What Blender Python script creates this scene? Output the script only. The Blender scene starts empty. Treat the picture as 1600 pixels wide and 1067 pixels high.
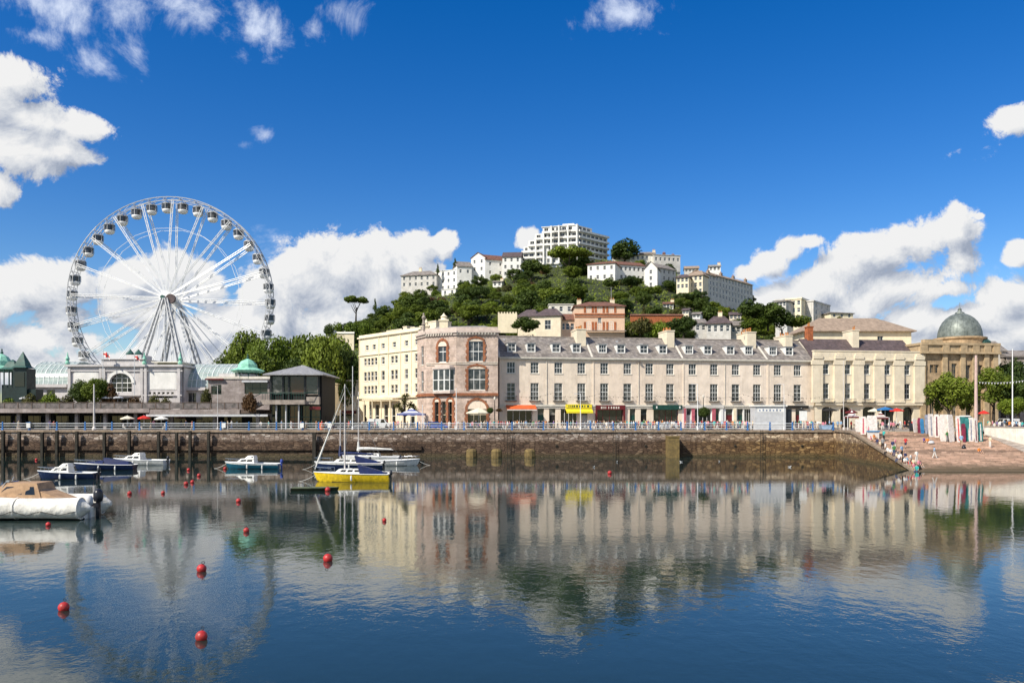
import bpy, bmesh, math, random
from math import sin, cos, pi, radians, atan2, sqrt, hypot
from mathutils import Vector, Matrix, noise
random.seed(7)
scene = bpy.context.scene
COL = scene.collection
# ------------------------------------------------------------------ camera
FP, CH, HY = 1250.0, 7.2, 650.0          # focal length in photo pixels, eye height, horizon row
cam_d = bpy.data.cameras.new('camera')
cam = bpy.data.objects.new('camera', cam_d); COL.objects.link(cam)
cam.location = (0, 0, CH); cam.rotation_euler = (radians(90), 0, 0)
cam_d.sensor_width = 36; cam_d.lens = 36 * FP / 1600
cam_d.shift_y = (HY - 533.5) / 1600
cam_d.clip_end = 20000; cam_d.clip_start = 0.5
scene.camera = cam
# ------------------------------------------------------------------ light
SUN_AZ, SUN_EL = radians(229), radians(43)
sd = Vector((sin(SUN_AZ) * cos(SUN_EL), cos(SUN_AZ) * cos(SUN_EL), sin(SUN_EL)))
sun_d = bpy.data.lights.new('sun', 'SUN'); sun_d.energy = 4.8; sun_d.angle = radians(0.5); sun_d.color = (1, .93, .80)
sun = bpy.data.objects.new('sun', sun_d); COL.objects.link(sun)
sun.rotation_euler = sd.to_track_quat('Z', 'Y').to_euler()
scene.view_settings.view_transform = 'Standard'; scene.view_settings.look = 'None'
scene.view_settings.exposure = 0.36; scene.view_settings.gamma = 1
world = bpy.data.worlds.new('World'); scene.world = world; world.use_nodes = True
wt = world.node_tree; wt.nodes.clear()

def N(t, kind, **kw):
    n = t.nodes.new(kind)
    for k, v in kw.items():
        if k == 'inp':
            for i, x in v.items(): n.inputs[i].default_value = x
        else: setattr(n, k, v)
    return n

def L(t, a, b): t.links.new(a, b)

def math_n(t, op, a, b=None, c=None, clamp=False):
    n = t.nodes.new('ShaderNodeMath'); n.operation = op; n.use_clamp = clamp
    for i, x in enumerate((a, b, c)):
        if x is None: continue
        if isinstance(x, (int, float)): n.inputs[i].default_value = x
        else: t.links.new(x, n.inputs[i])
    return n.outputs[0]

# clouds: (px, py, rx, ry) ellipses on the celestial sphere, seen from the harbour; last field lowers the body
CUM = [(-30,470,90,72),(40,452,75,56),(100,440,48,44),(10,530,120,50),(90,500,52,40),(205,440,55,42),(262,430,62,52),(318,448,52,46),(350,500,75,45),(215,482,60,38),
 (300,520,95,40),(430,500,70,60),(480,452,80,62),(540,420,72,62),(600,400,62,50),(650,388,46,40),(692,382,30,26),(610,450,90,56),(540,500,100,60),(460,545,130,45),(330,560,140,40),(200,575,120,35),(60,575,140,42),(400,455,40,40),(640,420,50,45),(130,530,50,22),
 (1165,425,34,20),(1195,408,42,27),(1232,386,32,26),(1258,378,22,12),(1290,450,58,42),(1330,420,60,44),(1380,398,66,44),(1440,380,62,48),(1488,362,42,46),(1494,332,19,22),(1500,408,34,44),(1400,450,120,46),(1340,480,110,40),(1470,452,60,18),
 (1590,396,26,20),(1530,338,8,6),(1575,466,56,36),(1530,490,90,26),(1450,500,130,32),(1600,520,120,44),(1500,545,150,40),(1680,420,60,50),(1640,490,80,60),
 (20,128,70,38),(-20,160,70,60),(40,180,60,28),(135,200,58,26),(85,232,70,30),(25,238,70,50),(-10,290,40,40),
 (1580,184,46,26),(822,372,24,20),(1210,470,60,26)]
WSP = [(90,10,100,34),(210,20,75,42),(212,78,34,42),(285,8,90,38),(400,40,58,44),(382,92,28,20),(525,14,62,30),(492,48,26,26),(415,212,30,16),(380,228,20,12),(972,22,48,18),(60,60,50,16),(150,95,40,30),(20,250,70,50),(110,250,50,24),(440,470,60,60),(1500,420,60,40),(1200,430,70,40)]
BACK = [(-60,1,12,22,12),(-95,1,25,26,14),(-130,1,35,24,16),(-170,1,22,30,14),(150,1,30,28,14),(110,1,18,30,12),(75,1,30,22,14),(50,1,14,14,8),(-45,1,40,14,8)]   # azimuth, -, elevation, sizes in degrees

def cloud_group(name, blobs, back, wob, fine):
    g = bpy.data.node_groups.new(name, 'ShaderNodeTree')
    g.interface.new_socket('Vector', in_out='INPUT', socket_type='NodeSocketVector')
    g.interface.new_socket('Value', in_out='OUTPUT', socket_type='NodeSocketFloat')
    gi = g.nodes.new('NodeGroupInput'); go = g.nodes.new('NodeGroupOutput')
    v = gi.outputs[0]; cur = None
    items = []
    for px, py, rx, ry in blobs:
        c = Vector(((px - 800) / FP, 1, (HY - py) / FP)); ln = c.length; c.normalize()
        items.append((c, rx / FP / ln, ry / FP / ln))
    for az, _, el, sx, sz in back:
        a, e = radians(az), radians(el)
        items.append((Vector((sin(a) * cos(e), cos(a) * cos(e), sin(e))), radians(sx), radians(sz)))
    for c, rx, rz in items:
        s = N(g, 'ShaderNodeVectorMath', operation='SUBTRACT'); L(g, v, s.inputs[0]); s.inputs[1].default_value = c
        m = N(g, 'ShaderNodeVectorMath', operation='MULTIPLY'); L(g, s.outputs[0], m.inputs[0]); m.inputs[1].default_value = (1 / rx, 1 / rx, 1 / rz)
        l = N(g, 'ShaderNodeVectorMath', operation='LENGTH'); L(g, m.outputs[0], l.inputs[0])
        cur = l.outputs['Value'] if cur is None else math_n(g, 'SMOOTH_MIN', cur, l.outputs['Value'], 0.25)
    d = math_n(g, 'SUBTRACT', 1.0, cur)
    b = d
    L(g, b, go.inputs[0])
    return g

tc = N(wt, 'ShaderNodeTexCoord'); vec = tc.outputs['Generated']
off = N(wt, 'ShaderNodeVectorMath', operation='ADD'); L(wt, vec, off.inputs[0]); off.inputs[1].default_value = (-0.013, 0, 0.020)
def use(g, v):
    n = wt.nodes.new('ShaderNodeGroup'); n.node_tree = g; L(wt, v, n.inputs[0]); return n.outputs[0]
gc = cloud_group('cumulus', CUM, BACK, 1.5, 0.56); gw = cloud_group('wisps', WSP, [], 2.6, 0.62)
def fbm(v, sc, det, ro, dist=0.0):
    n = N(wt, 'ShaderNodeTexNoise', inp={'Scale': sc, 'Detail': det, 'Roughness': ro, 'Distortion': dist}); L(wt, v, n.inputs['Vector']); return n.outputs[0]
nA = fbm(vec, 13.0, 12.0, .68, .4); nB = fbm(off.outputs[0], 13.0, 8.0, .68, .4); nC = fbm(vec, 5.0, 7.0, .62)
d0 = math_n(wt, 'MULTIPLY_ADD', math_n(wt, 'SUBTRACT', nA, 0.5), 3.0, use(gc, vec)); d1 = math_n(wt, 'MULTIPLY_ADD', math_n(wt, 'SUBTRACT', nB, 0.5), 3.0, use(gc, off.outputs[0])); w0 = math_n(wt, 'MULTIPLY_ADD', math_n(wt, 'ADD', math_n(wt, 'MULTIPLY', nA, .7), math_n(wt, 'SUBTRACT', math_n(wt, 'MULTIPLY', nC, .6), 0.66)), 10.0, use(gw, vec))
def mapr(t, v, a, b, c=0.0, d=1.0, smooth=True):
    m = N(t, 'ShaderNodeMapRange'); m.interpolation_type = 'SMOOTHSTEP' if smooth else 'LINEAR'
    L(t, v, m.inputs[0])
    for i, x in zip((1, 2, 3, 4), (a, b, c, d)): m.inputs[i].default_value = x
    return m.outputs[0]
alpha = mapr(wt, d0, -0.02, 0.30)
walpha = mapr(wt, w0, -0.1, 2.1, 0, 0.85)
lit = mapr(wt, math_n(wt, 'SUBTRACT', d0, d1), -0.62, 0.60, 0.0, 1.0, False)
thick = mapr(wt, d0, 0.25, 1.3, 1.0, 0.0)
sh3 = math_n(wt, 'ADD', math_n(wt, 'MULTIPLY', lit, 0.66), math_n(wt, 'ADD', math_n(wt, 'MULTIPLY', thick, 0.14), math_n(wt, 'MULTIPLY', nC, 0.34)), clamp=True)
ramp = N(wt, 'ShaderNodeValToRGB'); L(wt, sh3, ramp.inputs[0])
e = ramp.color_ramp.elements
e[0].position = 0.26; e[0].color = (.34, .40, .52, 1); e[1].position = 0.80; e[1].color = (.97, .97, .97, 1)
m = e.new(0.44); m.color = (.52, .57, .67, 1); m = e.new(0.62); m.color = (.76, .79, .84, 1)
sky = N(wt, 'ShaderNodeTexSky', sky_type='NISHITA', sun_disc=False)
sky.sun_elevation = SUN_EL; sky.sun_rotation = SUN_AZ; sky.air_density = 1.0; sky.dust_density = 0.25; sky.ozone_density = 3.0
hs = N(wt, 'ShaderNodeHueSaturation', inp={'Saturation': 1.44, 'Value': 1.05, 'Hue': 0.513}); L(wt, sky.outputs[0], hs.inputs['Color'])
# clouds are given in final brightness; the background strength is 0.1
SKY_S = 0.1
def scale_col(c, s):
    n = N(wt, 'ShaderNodeVectorMath', operation='SCALE'); L(wt, c, n.inputs[0]); n.inputs['Scale'].default_value = s; return n.outputs[0]
mixw = N(wt, 'ShaderNodeMix', data_type='RGBA'); L(wt, walpha, mixw.inputs[0]); L(wt, hs.outputs[0], mixw.inputs[6]); mixw.inputs[7].default_value = (6.6, 7.2, 8.4, 1)
mixc = N(wt, 'ShaderNodeMix', data_type='RGBA'); L(wt, alpha, mixc.inputs[0]); L(wt, mixw.outputs[2], mixc.inputs[6]); L(wt, scale_col(ramp.outputs[0], 7.1), mixc.inputs[7])
bg = N(wt, 'ShaderNodeBackground', inp={'Strength': SKY_S}); L(wt, mixc.outputs[2], bg.inputs[0])
world.cycles.sampling_method = 'NONE'
wo = N(wt, 'ShaderNodeOutputWorld'); L(wt, bg.outputs[0], wo.inputs[0])

# ------------------------------------------------------------------ materials
MATS = {}
def new_mat(name):
    m = bpy.data.materials.new(name); m.use_nodes = True
    t = m.node_tree; b = t.nodes['Principled BSDF']
    return m, t, b

def rgb(c): return (c[0], c[1], c[2], 1)

def paint(name, c, rough=.6, var=.12, scale=1.5, bump=0.0, bscale=30, metal=0.0, c2=None, streak=0.0, spec=.4, coat=0):
    if name in MATS: return MATS[name]
    m, t, b = new_mat(name)
    g = N(t, 'ShaderNodeNewGeometry')
    n = N(t, 'ShaderNodeTexNoise', inp={'Scale': scale, 'Detail': 6.0, 'Roughness': .65}); L(t, g.outputs['Position'], n.inputs['Vector'])
    mx = N(t, 'ShaderNodeMix', data_type='RGBA')
    c2 = c2 or tuple(x * (1 - var * 2.2) for x in c)
    mx.inputs[6].default_value = rgb(c2); mx.inputs[7].default_value = rgb(tuple(min(1, x * (1 + var * .5)) for x in c))
    L(t, mapr(t, n.outputs[0], .3, .7), mx.inputs[0]); out = mx.outputs[2]
    if streak:
        mp = N(t, 'ShaderNodeMapping'); mp.inputs['Scale'].default_value = (2.2, 2.2, .14); L(t, g.outputs['Position'], mp.inputs[0])
        n2 = N(t, 'ShaderNodeTexNoise', inp={'Scale': 1.6, 'Detail': 5.0, 'Roughness': .7}); L(t, mp.outputs[0], n2.inputs['Vector'])
        m2 = N(t, 'ShaderNodeMix', data_type='RGBA', blend_type='MULTIPLY'); L(t, mapr(t, n2.outputs[0], .52, .74, 0, streak), m2.inputs[0])
        L(t, out, m2.inputs[6]); m2.inputs[7].default_value = (.52, .48, .42, 1); out = m2.outputs[2]
    L(t, out, b.inputs['Base Color'])
    b.inputs['Roughness'].default_value = rough; b.inputs['Metallic'].default_value = metal
    b.inputs['Specular IOR Level'].default_value = spec; b.inputs['Coat Weight'].default_value = coat
    if bump:
        n3 = N(t, 'ShaderNodeTexNoise', inp={'Scale': bscale, 'Detail': 5.0}); L(t, g.outputs['Position'], n3.inputs['Vector'])
        bp = N(t, 'ShaderNodeBump', inp={'Strength': .6, 'Distance': bump}); L(t, n3.outputs[0], bp.inputs['Height']); L(t, bp.outputs[0], b.inputs['Normal'])
    MATS[name] = m; return m

def planks(name, c, cm, bw, bh, rough=.85, bump=.02, axis='wall', tint=None, mort=.012, off=.5):
    """blocks, bricks, slates or slabs; 'wall' runs them up a vertical face, 'flat' lays them on the ground"""
    if name in MATS: return MATS[name]
    m, t, b = new_mat(name)
    g = N(t, 'ShaderNodeNewGeometry')
    sp = N(t, 'ShaderNodeSeparateXYZ'); L(t, g.outputs['Position'], sp.inputs[0])
    cb = N(t, 'ShaderNodeCombineXYZ')
    if axis == 'wall':
        L(t, math_n(t, 'ADD', sp.outputs[0], math_n(t, 'MULTIPLY', sp.outputs[1], .83)), cb.inputs[0]); L(t, sp.outputs[2], cb.inputs[1])
    else:
        L(t, sp.outputs[0], cb.inputs[0]); L(t, sp.outputs[1], cb.inputs[1])
    nz = N(t, 'ShaderNodeTexNoise', inp={'Scale': .9, 'Detail': 3.0}); L(t, g.outputs['Position'], nz.inputs['Vector'])
    wob = N(t, 'ShaderNodeVectorMath', operation='SCALE'); L(t, nz.outputs['Color'], wob.inputs[0]); wob.inputs['Scale'].default_value = min(.12, bh * .4)
    ad = N(t, 'ShaderNodeVectorMath', operation='ADD'); L(t, cb.outputs[0], ad.inputs[0]); L(t, wob.outputs[0], ad.inputs[1])
    br = N(t, 'ShaderNodeTexBrick', offset=off, inp={'Scale': 1.0, 'Mortar Size': mort, 'Bias': 0.0, 'Brick Width': bw, 'Row Height': bh})
    L(t, ad.outputs[0], br.inputs['Vector'])
    br.inputs['Color1'].default_value = rgb(c); br.inputs['Color2'].default_value = rgb(tint or tuple(x * .55 for x in c)); br.inputs['Mortar'].default_value = rgb(cm)
    n = N(t, 'ShaderNodeTexNoise', inp={'Scale': .7, 'Detail': 8.0, 'Roughness': .7}); L(t, g.outputs['Position'], n.inputs['Vector'])
    mx = N(t, 'ShaderNodeMix', data_type='RGBA', blend_type='MULTIPLY'); L(t, mapr(t, n.outputs[0], .35, .7, .75, 0), mx.inputs[0])
    L(t, br.outputs[0], mx.inputs[6]); mx.inputs[7].default_value = (.45, .43, .40, 1)
    L(t, mx.outputs[2], b.inputs['Base Color']); b.inputs['Roughness'].default_value = rough
    n3 = N(t, 'ShaderNodeTexNoise', inp={'Scale': 9.0, 'Detail': 5.0}); L(t, g.outputs['Position'], n3.inputs['Vector'])
    hh = math_n(t, 'SUBTRACT', n3.outputs[0], br.outputs['Fac'])
    bp = N(t, 'ShaderNodeBump', inp={'Strength': .8, 'Distance': bump}); L(t, hh, bp.inputs['Height']); L(t, bp.outputs[0], b.inputs['Normal'])
    MATS[name] = m; return m

def leaf_mat(name, c, c2, tr=.25):
    if name in MATS: return MATS[name]
    m, t, b = new_mat(name)
    oi = N(t, 'ShaderNodeObjectInfo'); g = N(t, 'ShaderNodeNewGeometry')
    n = N(t, 'ShaderNodeTexNoise', inp={'Scale': .45, 'Detail': 3.0}); L(t, g.outputs['Position'], n.inputs['Vector'])
    n2 = N(t, 'ShaderNodeTexWhiteNoise'); L(t, g.outputs['Random Per Island'], n2.inputs['Vector']) if 'Vector' in n2.inputs else None
    s = math_n(t, 'ADD', math_n(t, 'MULTIPLY', n.outputs[0], .55), math_n(t, 'ADD', math_n(t, 'MULTIPLY', oi.outputs['Random'], .45), math_n(t, 'MULTIPLY', g.outputs['Random Per Island'], .35)))
    mx = N(t, 'ShaderNodeMix', data_type='RGBA'); L(t, mapr(t, s, .3, 1.0, 0, 1, False), mx.inputs[0])
    mx.inputs[6].default_value = rgb(c); mx.inputs[7].default_value = rgb(c2)
    L(t, mx.outputs[2], b.inputs['Base Color']); b.inputs['Roughness'].default_value = .6; b.inputs['Specular IOR Level'].default_value = .25
    tb = N(t, 'ShaderNodeBsdfTranslucent'); L(t, mx.outputs[2], tb.inputs[0])
    ms = N(t, 'ShaderNodeMixShader', inp={0: tr}); L(t, b.outputs[0], ms.inputs[1]); L(t, tb.outputs[0], ms.inputs[2])
    L(t, ms.outputs[0], t.nodes['Material Output'].inputs[0])
    MATS[name] = m; return m

def obj_color_mat(name, rough=.8):
    if name in MATS: return MATS[name]
    m, t, b = new_mat(name); oi = N(t, 'ShaderNodeObjectInfo')
    g = N(t, 'ShaderNodeNewGeometry'); n = N(t, 'ShaderNodeTexNoise', inp={'Scale': 5.0, 'Detail': 4.0}); L(t, g.outputs['Position'], n.inputs['Vector'])
    mx = N(t, 'ShaderNodeMix', data_type='RGBA', blend_type='MULTIPLY'); L(t, mapr(t, n.outputs[0], .4, .7, 0, .35), mx.inputs[0])
    L(t, oi.outputs['Color'], mx.inputs[6]); mx.inputs[7].default_value = (.6, .6, .6, 1)
    L(t, mx.outputs[2], b.inputs['Base Color']); b.inputs['Roughness'].default_value = rough
    MATS[name] = m; return m

def glass_mat(name, c=(.03, .035, .04), rough=.06, var=.9):
    if name in MATS: return MATS[name]
    m, t, b = new_mat(name); oi = N(t, 'ShaderNodeObjectInfo'); g = N(t, 'ShaderNodeNewGeometry')
    n = N(t, 'ShaderNodeTexNoise', inp={'Scale': 1.1, 'Detail': 2.0}); L(t, g.outputs['Position'], n.inputs['Vector'])
    mx = N(t, 'ShaderNodeMix', data_type='RGBA')
    L(t, math_n(t, 'MULTIPLY', mapr(t, n.outputs[0], .42, .66), math_n(t, 'POWER', oi.outputs['Random'], 1.6)), mx.inputs[0])
    mx.inputs[6].default_value = rgb(c); mx.inputs[7].default_value = rgb((c[0] + .22 * var, c[1] + .2 * var, c[2] + .18 * var))
    L(t, mx.outputs[2], b.inputs['Base Color']); b.inputs['Roughness'].default_value = rough; b.inputs['Specular IOR Level'].default_value = .5
    bp = N(t, 'ShaderNodeBump', inp={'Strength': .15, 'Distance': .02}); L(t, n.outputs[0], bp.inputs['Height']); L(t, bp.outputs[0], b.inputs['Normal'])
    MATS[name] = m; return m

# ------------------------------------------------------------------ mesh building
class MB:
    def __init__(s): s.v = []; s.f = []; s.mi = []; s.m = 0; s.smooth = []; s.sm = False
    def add(s, vs, fs):
        o = len(s.v); s.v += [tuple(p) for p in vs]
        for f in fs: s.f.append(tuple(o + i for i in f)); s.mi.append(s.m); s.smooth.append(s.sm)
        return s
    def quad(s, a, b, c, d): return s.add([a, b, c, d], [(0, 1, 2, 3)])
    def box(s, x0, x1, y0, y1, z0, z1):
        return s.add([(x0,y0,z0),(x1,y0,z0),(x1,y1,z0),(x0,y1,z0),(x0,y0,z1),(x1,y0,z1),(x1,y1,z1),(x0,y1,z1)],
                     [(0,3,2,1),(4,5,6,7),(0,1,5,4),(1,2,6,5),(2,3,7,6),(3,0,4,7)])
    def cbox(s, c, sx, sy, sz, rz=0):
        r = Matrix.Rotation(rz, 3, 'Z'); c = Vector(c)
        pts = [c + r @ Vector((a * sx / 2, b * sy / 2, d * sz / 2)) for d in (-1, 1) for a, b in ((-1,-1),(1,-1),(1,1),(-1,1))]
        return s.add(pts, [(0,3,2,1),(4,5,6,7),(0,1,5,4),(1,2,6,5),(2,3,7,6),(3,0,4,7)])
    def tube(s, p0, p1, r0, r1=None, n=6, cap=True):
        r1 = r0 if r1 is None else r1; p0 = Vector(p0); p1 = Vector(p1); d = (p1 - p0)
        if d.length < 1e-6: return s
        d.normalize(); a = d.orthogonal().normalized(); b = d.cross(a)
        vs = [p0 + (a * cos(2*pi*i/n) + b * sin(2*pi*i/n)) * r0 for i in range(n)] + [p1 + (a * cos(2*pi*i/n) + b * sin(2*pi*i/n)) * r1 for i in range(n)]
        sm = s.sm; s.sm = n > 6
        s.add(vs, [(i, (i+1) % n, n + (i+1) % n, n + i) for i in range(n)])
        s.sm = sm
        if cap: s.add(vs[:n][::-1], [tuple(range(n))]); s.add(vs[n:], [tuple(range(n))])
        return s
    def path(s, pts, r, n=6):
        for a, b in zip(pts, pts[1:]): s.tube(a, b, r, r, n)
        return s
    def lathe(s, c, prof, n=16, a0=0, a1=2*pi, phase=0.0):
        full = abs(a1 - a0 - 2*pi) < 1e-6; k = n if full else n + 1; vs = []
        for r, z in prof:
            for i in range(k):
                a = a0 + (a1 - a0) * i / n + phase; vs.append((c[0] + r * cos(a), c[1] + r * sin(a), c[2] + z))
        fs = []
        for j in range(len(prof) - 1):
            for i in range(n):
                i2 = (i + 1) % k; fs.append((j*k+i, j*k+i2, (j+1)*k+i2, (j+1)*k+i))
        return s.add(vs, fs)
    def poly(s, pts): return s.add(pts, [tuple(range(len(pts)))])
    def prism(s, pts, d):
        """flat polygon pts (3D) extruded by vector d"""
        n = len(pts); d = Vector(d); q = [Vector(p) + d for p in pts]
        s.add(pts, [tuple(range(n))[::-1]]); s.add(q, [tuple(range(n))])
        return s.add([*pts, *q], [(i, (i+1) % n, n + (i+1) % n, n + i) for i in range(n)])
    def fbox(s, F, u0, u1, n0, n1, z0, z1):
        P = [F.pt(u, n, z) for z in (z0, z1) for u, n in ((u0, n1), (u1, n1), (u1, n0), (u0, n0))]
        return s.add(P, [(0,3,2,1),(4,5,6,7),(0,1,5,4),(1,2,6,5),(2,3,7,6),(3,0,4,7)])
    def wall(s, F, u0, u1, z0, z1, holes=(), depth=.3, n=0.0, back=True):
        us = sorted({u0, u1, *[h[0] for h in holes], *[h[1] for h in holes]}); zs = sorted({z0, z1, *[h[2] for h in holes], *[h[3] for h in holes]})
        us = [u for u in us if u0 <= u <= u1]; zs = [z for z in zs if z0 <= z <= z1]
        for a, b in zip(us, us[1:]):
            for c, d in zip(zs, zs[1:]):
                um, zm = (a+b)/2, (c+d)/2
                if any(h[0] < um < h[1] and h[2] < zm < h[3] for h in holes): continue
                s.quad(F.pt(a, n, c), F.pt(b, n, c), F.pt(b, n, d), F.pt(a, n, d))
        for h in holes:
            a, b, c, d = h[:4]
            for (p, q) in (((a, c), (a, d)), ((a, d), (b, d)), ((b, d), (b, c)), ((b, c), (a, c))):
                s.quad(F.pt(p[0], n, p[1]), F.pt(q[0], n, q[1]), F.pt(q[0], n - depth, q[1]), F.pt(p[0], n - depth, p[1]))
        return s
    def build(s, name, mat, parent=None, loc=None, mesh=None):
        me = bpy.data.meshes.new(name); o = Vector((0, 0, 0))
        if parent is not None and loc is None: o = parent_origin(parent)
        elif loc is not None and parent is None: o = Vector(loc)
        me.from_pydata([(Vector(p) - o)[:] for p in s.v], [], s.f)
        for m in (mat if isinstance(mat, (list, tuple)) else [mat]): me.materials.append(m)
        me.polygons.foreach_set('material_index', s.mi); me.polygons.foreach_set('use_smooth', s.smooth)
        me.validate(); me.update()
        ob = bpy.data.objects.new(name, me); COL.objects.link(ob)
        if parent is not None: ob.parent = parent
        elif loc is not None: ob.location = o
        return ob

def parent_origin(p):
    o = Vector((0, 0, 0))
    while p is not None: o += p.location; p = p.parent
    return o

LABELS = {}
def tag(o, label, cat, group=None, kind=None):
    if label: o['label'] = label; LABELS.setdefault(label, []).append(o)
    if cat: o['category'] = cat
    if group: o['group'] = group
    if kind: o['kind'] = kind
    return o

def thing(name, label, cat, loc, group=None, rz=0):
    o = bpy.data.objects.new(name, None); COL.objects.link(o); o.location = loc; o.rotation_euler.z = rz; o.empty_display_size = .3
    return tag(o, label, cat, group)

def inst(name, me, parent, loc, rz=0, sc=None, color=None):
    ob = bpy.data.objects.new(name, me); COL.objects.link(ob); ob.parent = parent; ob.location = loc; ob.rotation_euler.z = rz
    if sc: ob.scale = sc
    if color: ob.color = rgb(color)
    return ob

def copy_tree(o, parent=None):
    c = o.copy(); COL.objects.link(c); c.parent = parent
    for ch in list(o.children): copy_tree(ch, c)
    return c

class Facade:
    """a vertical plane seen by the camera between two photo columns"""
    def __init__(s, pa, ya, pb, yb):
        s.A = Vector(((pa - 800) / FP * ya, ya)); s.B = Vector(((pb - 800) / FP * yb, yb)); d = s.B - s.A
        s.len = d.length; s.d = d / s.len; s.nrm = Vector((s.d.y, -s.d.x)); s.ang = atan2(d.y, d.x)
    def u(s, px):
        k = (px - 800) / FP; t = (k * s.A.y - s.A.x) / (s.d.x - k * s.d.y); return t
    def Y(s, px): return s.A.y + s.d.y * s.u(px)
    def z(s, py, px=None):
        y = s.Y(px) if px is not None else (s.A.y + s.B.y) / 2
        return CH + (HY - py) / FP * y
    def pt(s, u, n, z): p = s.A + s.d * u + s.nrm * n; return (p.x, p.y, z)
class Line(Facade):
    def __init__(s, a, b):
        s.A = Vector(a[:2]); s.B = Vector(b[:2]); d = s.B - s.A; s.len = d.length; s.d = d / s.len; s.nrm = Vector((s.d.y, -s.d.x)); s.ang = atan2(d.y, d.x)

def X(px, Y): return (px - 800) / FP * Y
def Z(py, Y): return CH + (HY - py) / FP * Y

# --- windows share their meshes by size
WC = {}
def window(parent, F, u0, u1, z0, z1, cols=2, rows=2, frame='white', n=-.16, fw=.07, sill=True, pane='glass', name='window', arch=False, label=None):
    w, h = round(u1 - u0, 2), round(z1 - z0, 2); key = (w, h, cols, rows, frame, fw, sill, pane, arch)
    if key not in WC:
        mb = MB(); t = .07
        if arch:
            k = 10; R = w / 2; zc = h - R
            arc = [(R * cos(pi * i / k), R * sin(pi * i / k)) for i in range(k + 1)]
            for (a, b), (c, d) in zip(arc, arc[1:]):
                f = (R - fw) / R
                mb.prism([(R + a, 0, zc + b), (R + c, 0, zc + d), (R + c * f, 0, zc + d * f), (R + a * f, 0, zc + b * f)], (0, t, 0))
            mb.box(0, fw, 0, t, 0, zc); mb.box(w - fw, w, 0, t, 0, zc); mb.box(fw, w - fw, 0, t, 0, fw)
        else:
            mb.box(0, fw, 0, t, 0, h); mb.box(w - fw, w, 0, t, 0, h); mb.box(fw, w - fw, 0, t, 0, fw); mb.box(fw, w - fw, 0, t, h - fw, h)
        hb = h if not arch else h - w * .1
        for i in range(1, cols): x = w * i / cols; mb.box(x - fw * .35, x + fw * .35, .012, t - .01, fw, hb - fw)
        for j in range(1, rows): z = h * j / rows; q = fw * (.6 if j * 2 == rows else .3); mb.box(fw, w - fw, .006, t - .006, z - q, z + q)
        fr = mb.build(name, MATS[frame]); 
        pb = MB()
        if arch: pb.poly([(.02 + (w - .04) * .0, t * .8, .02), (w - .02, t * .8, .02)] + [(w/2 + (w/2 - .02) * cos(pi*i/10), t * .8, h - w/2 + (w/2 - .02) * sin(pi*i/10)) for i in range(11)])
        else: pb.quad((.02, t * .8, .02), (w - .02, t * .8, .02), (w - .02, t * .8, h - .02), (.02, t * .8, h - .02))
        po = pb.build('pane', MATS[pane]); sm = None
        if sill:
            sb = MB(); sb.box(-.12, w + .12, -.22 , .03, -.16, -.003); so = sb.build('sill', MATS['sill']); sm = so.data; bpy.data.objects.remove(so)
        WC[key] = (fr.data, po.data, sm); bpy.data.objects.remove(fr); bpy.data.objects.remove(po)
    a, b, c = WC[key]; o = parent_origin(parent); p = Vector(F.pt(u0, n, z0)) - o
    wn = inst(name, a, parent, p, F.ang); inst('pane', b, wn, (0, 0, 0))
    if c: inst('sill', c, wn, (0, 0, 0))
    if label: wn['label'] = label
    return wn

# ------------------------------------------------------------------ material set
paint('white', (.78, .78, .76), .45, .06); paint('white_metal', (.82, .83, .84), .35, .05, spec=.5)
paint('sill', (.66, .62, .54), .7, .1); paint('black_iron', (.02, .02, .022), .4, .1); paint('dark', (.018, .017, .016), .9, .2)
paint('cream_pink', (.77, .66, .54), .8, .08, .5, .004, 40, streak=.5, c2=(.70, .585, .47)); paint('kiosk_dark', (.012, .028, .026), .5, .2); paint('bay_stone', (.56, .47, .42), .8, .1, 1, streak=.3); paint('wall_cap', (.33, .25, .18), .9, .2, 1.5, .02, 8, streak=.5); paint('cream', (.82, .72, .53), .8, .07, .6, .004, 40, streak=.28)
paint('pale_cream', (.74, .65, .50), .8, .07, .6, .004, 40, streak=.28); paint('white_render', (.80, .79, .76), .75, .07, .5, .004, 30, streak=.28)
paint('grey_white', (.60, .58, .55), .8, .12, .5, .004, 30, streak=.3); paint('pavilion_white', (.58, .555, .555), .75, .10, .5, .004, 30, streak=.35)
paint('villa_pink', (.72, .50, .36), .8, .06, .5, streak=.2); paint('terracotta', (.42, .13, .05), .8, .2, 2.0); paint('tan_stone', (.44, .315, .19), .85, .2, .8, .01, 10, streak=.5)
paint('tan_trim', (.48, .36, .22), .8, .15, 1, streak=.4); paint('red_orange', (.65, .12, .03), .6, .1); paint('yellow', (.80, .66, .03), .5, .08); paint('dark_red', (.14, .012, .015), .5, .15)
paint('dark_green', (.012, .06, .045), .4, .15); paint('copper', (.22, .52, .40), .6, .25, 1.6, c2=(.10, .30, .22)); paint('copper_dark', (.03, .10, .085), .6, .2, 1.4)
paint('lead_green', (.19, .215, .20), .5, .3, 1.1, metal=.25, c2=(.10, .12, .11), streak=.6); paint('concrete', (.36, .31, .27), .9, .2, .8, .01, 14, streak=.5)
paint('brown_fascia', (.15, .11, .09), .8, .2, 1, streak=.5); paint('blue_paint', (.04, .17, .45), .45, .15, 2); paint('rail_white', (.75, .78, .80), .4, .08)
paint('pale_pole', (.62, .58, .56), .4, .1); paint('wood_wet', (.035, .03, .022), .8, .3, 2, .02, 12, streak=.5); paint('pot', (.50, .20, .06), .8, .2, 3)
paint('navy', (.012, .022, .09), .45, .15, 2); paint('teal_hull', (.012, .10, .16), .25, .1, coat=.5); paint('yellow_hull', (.82, .57, .02), .3, .14, 2.5, coat=.4, streak=.6)
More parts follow.
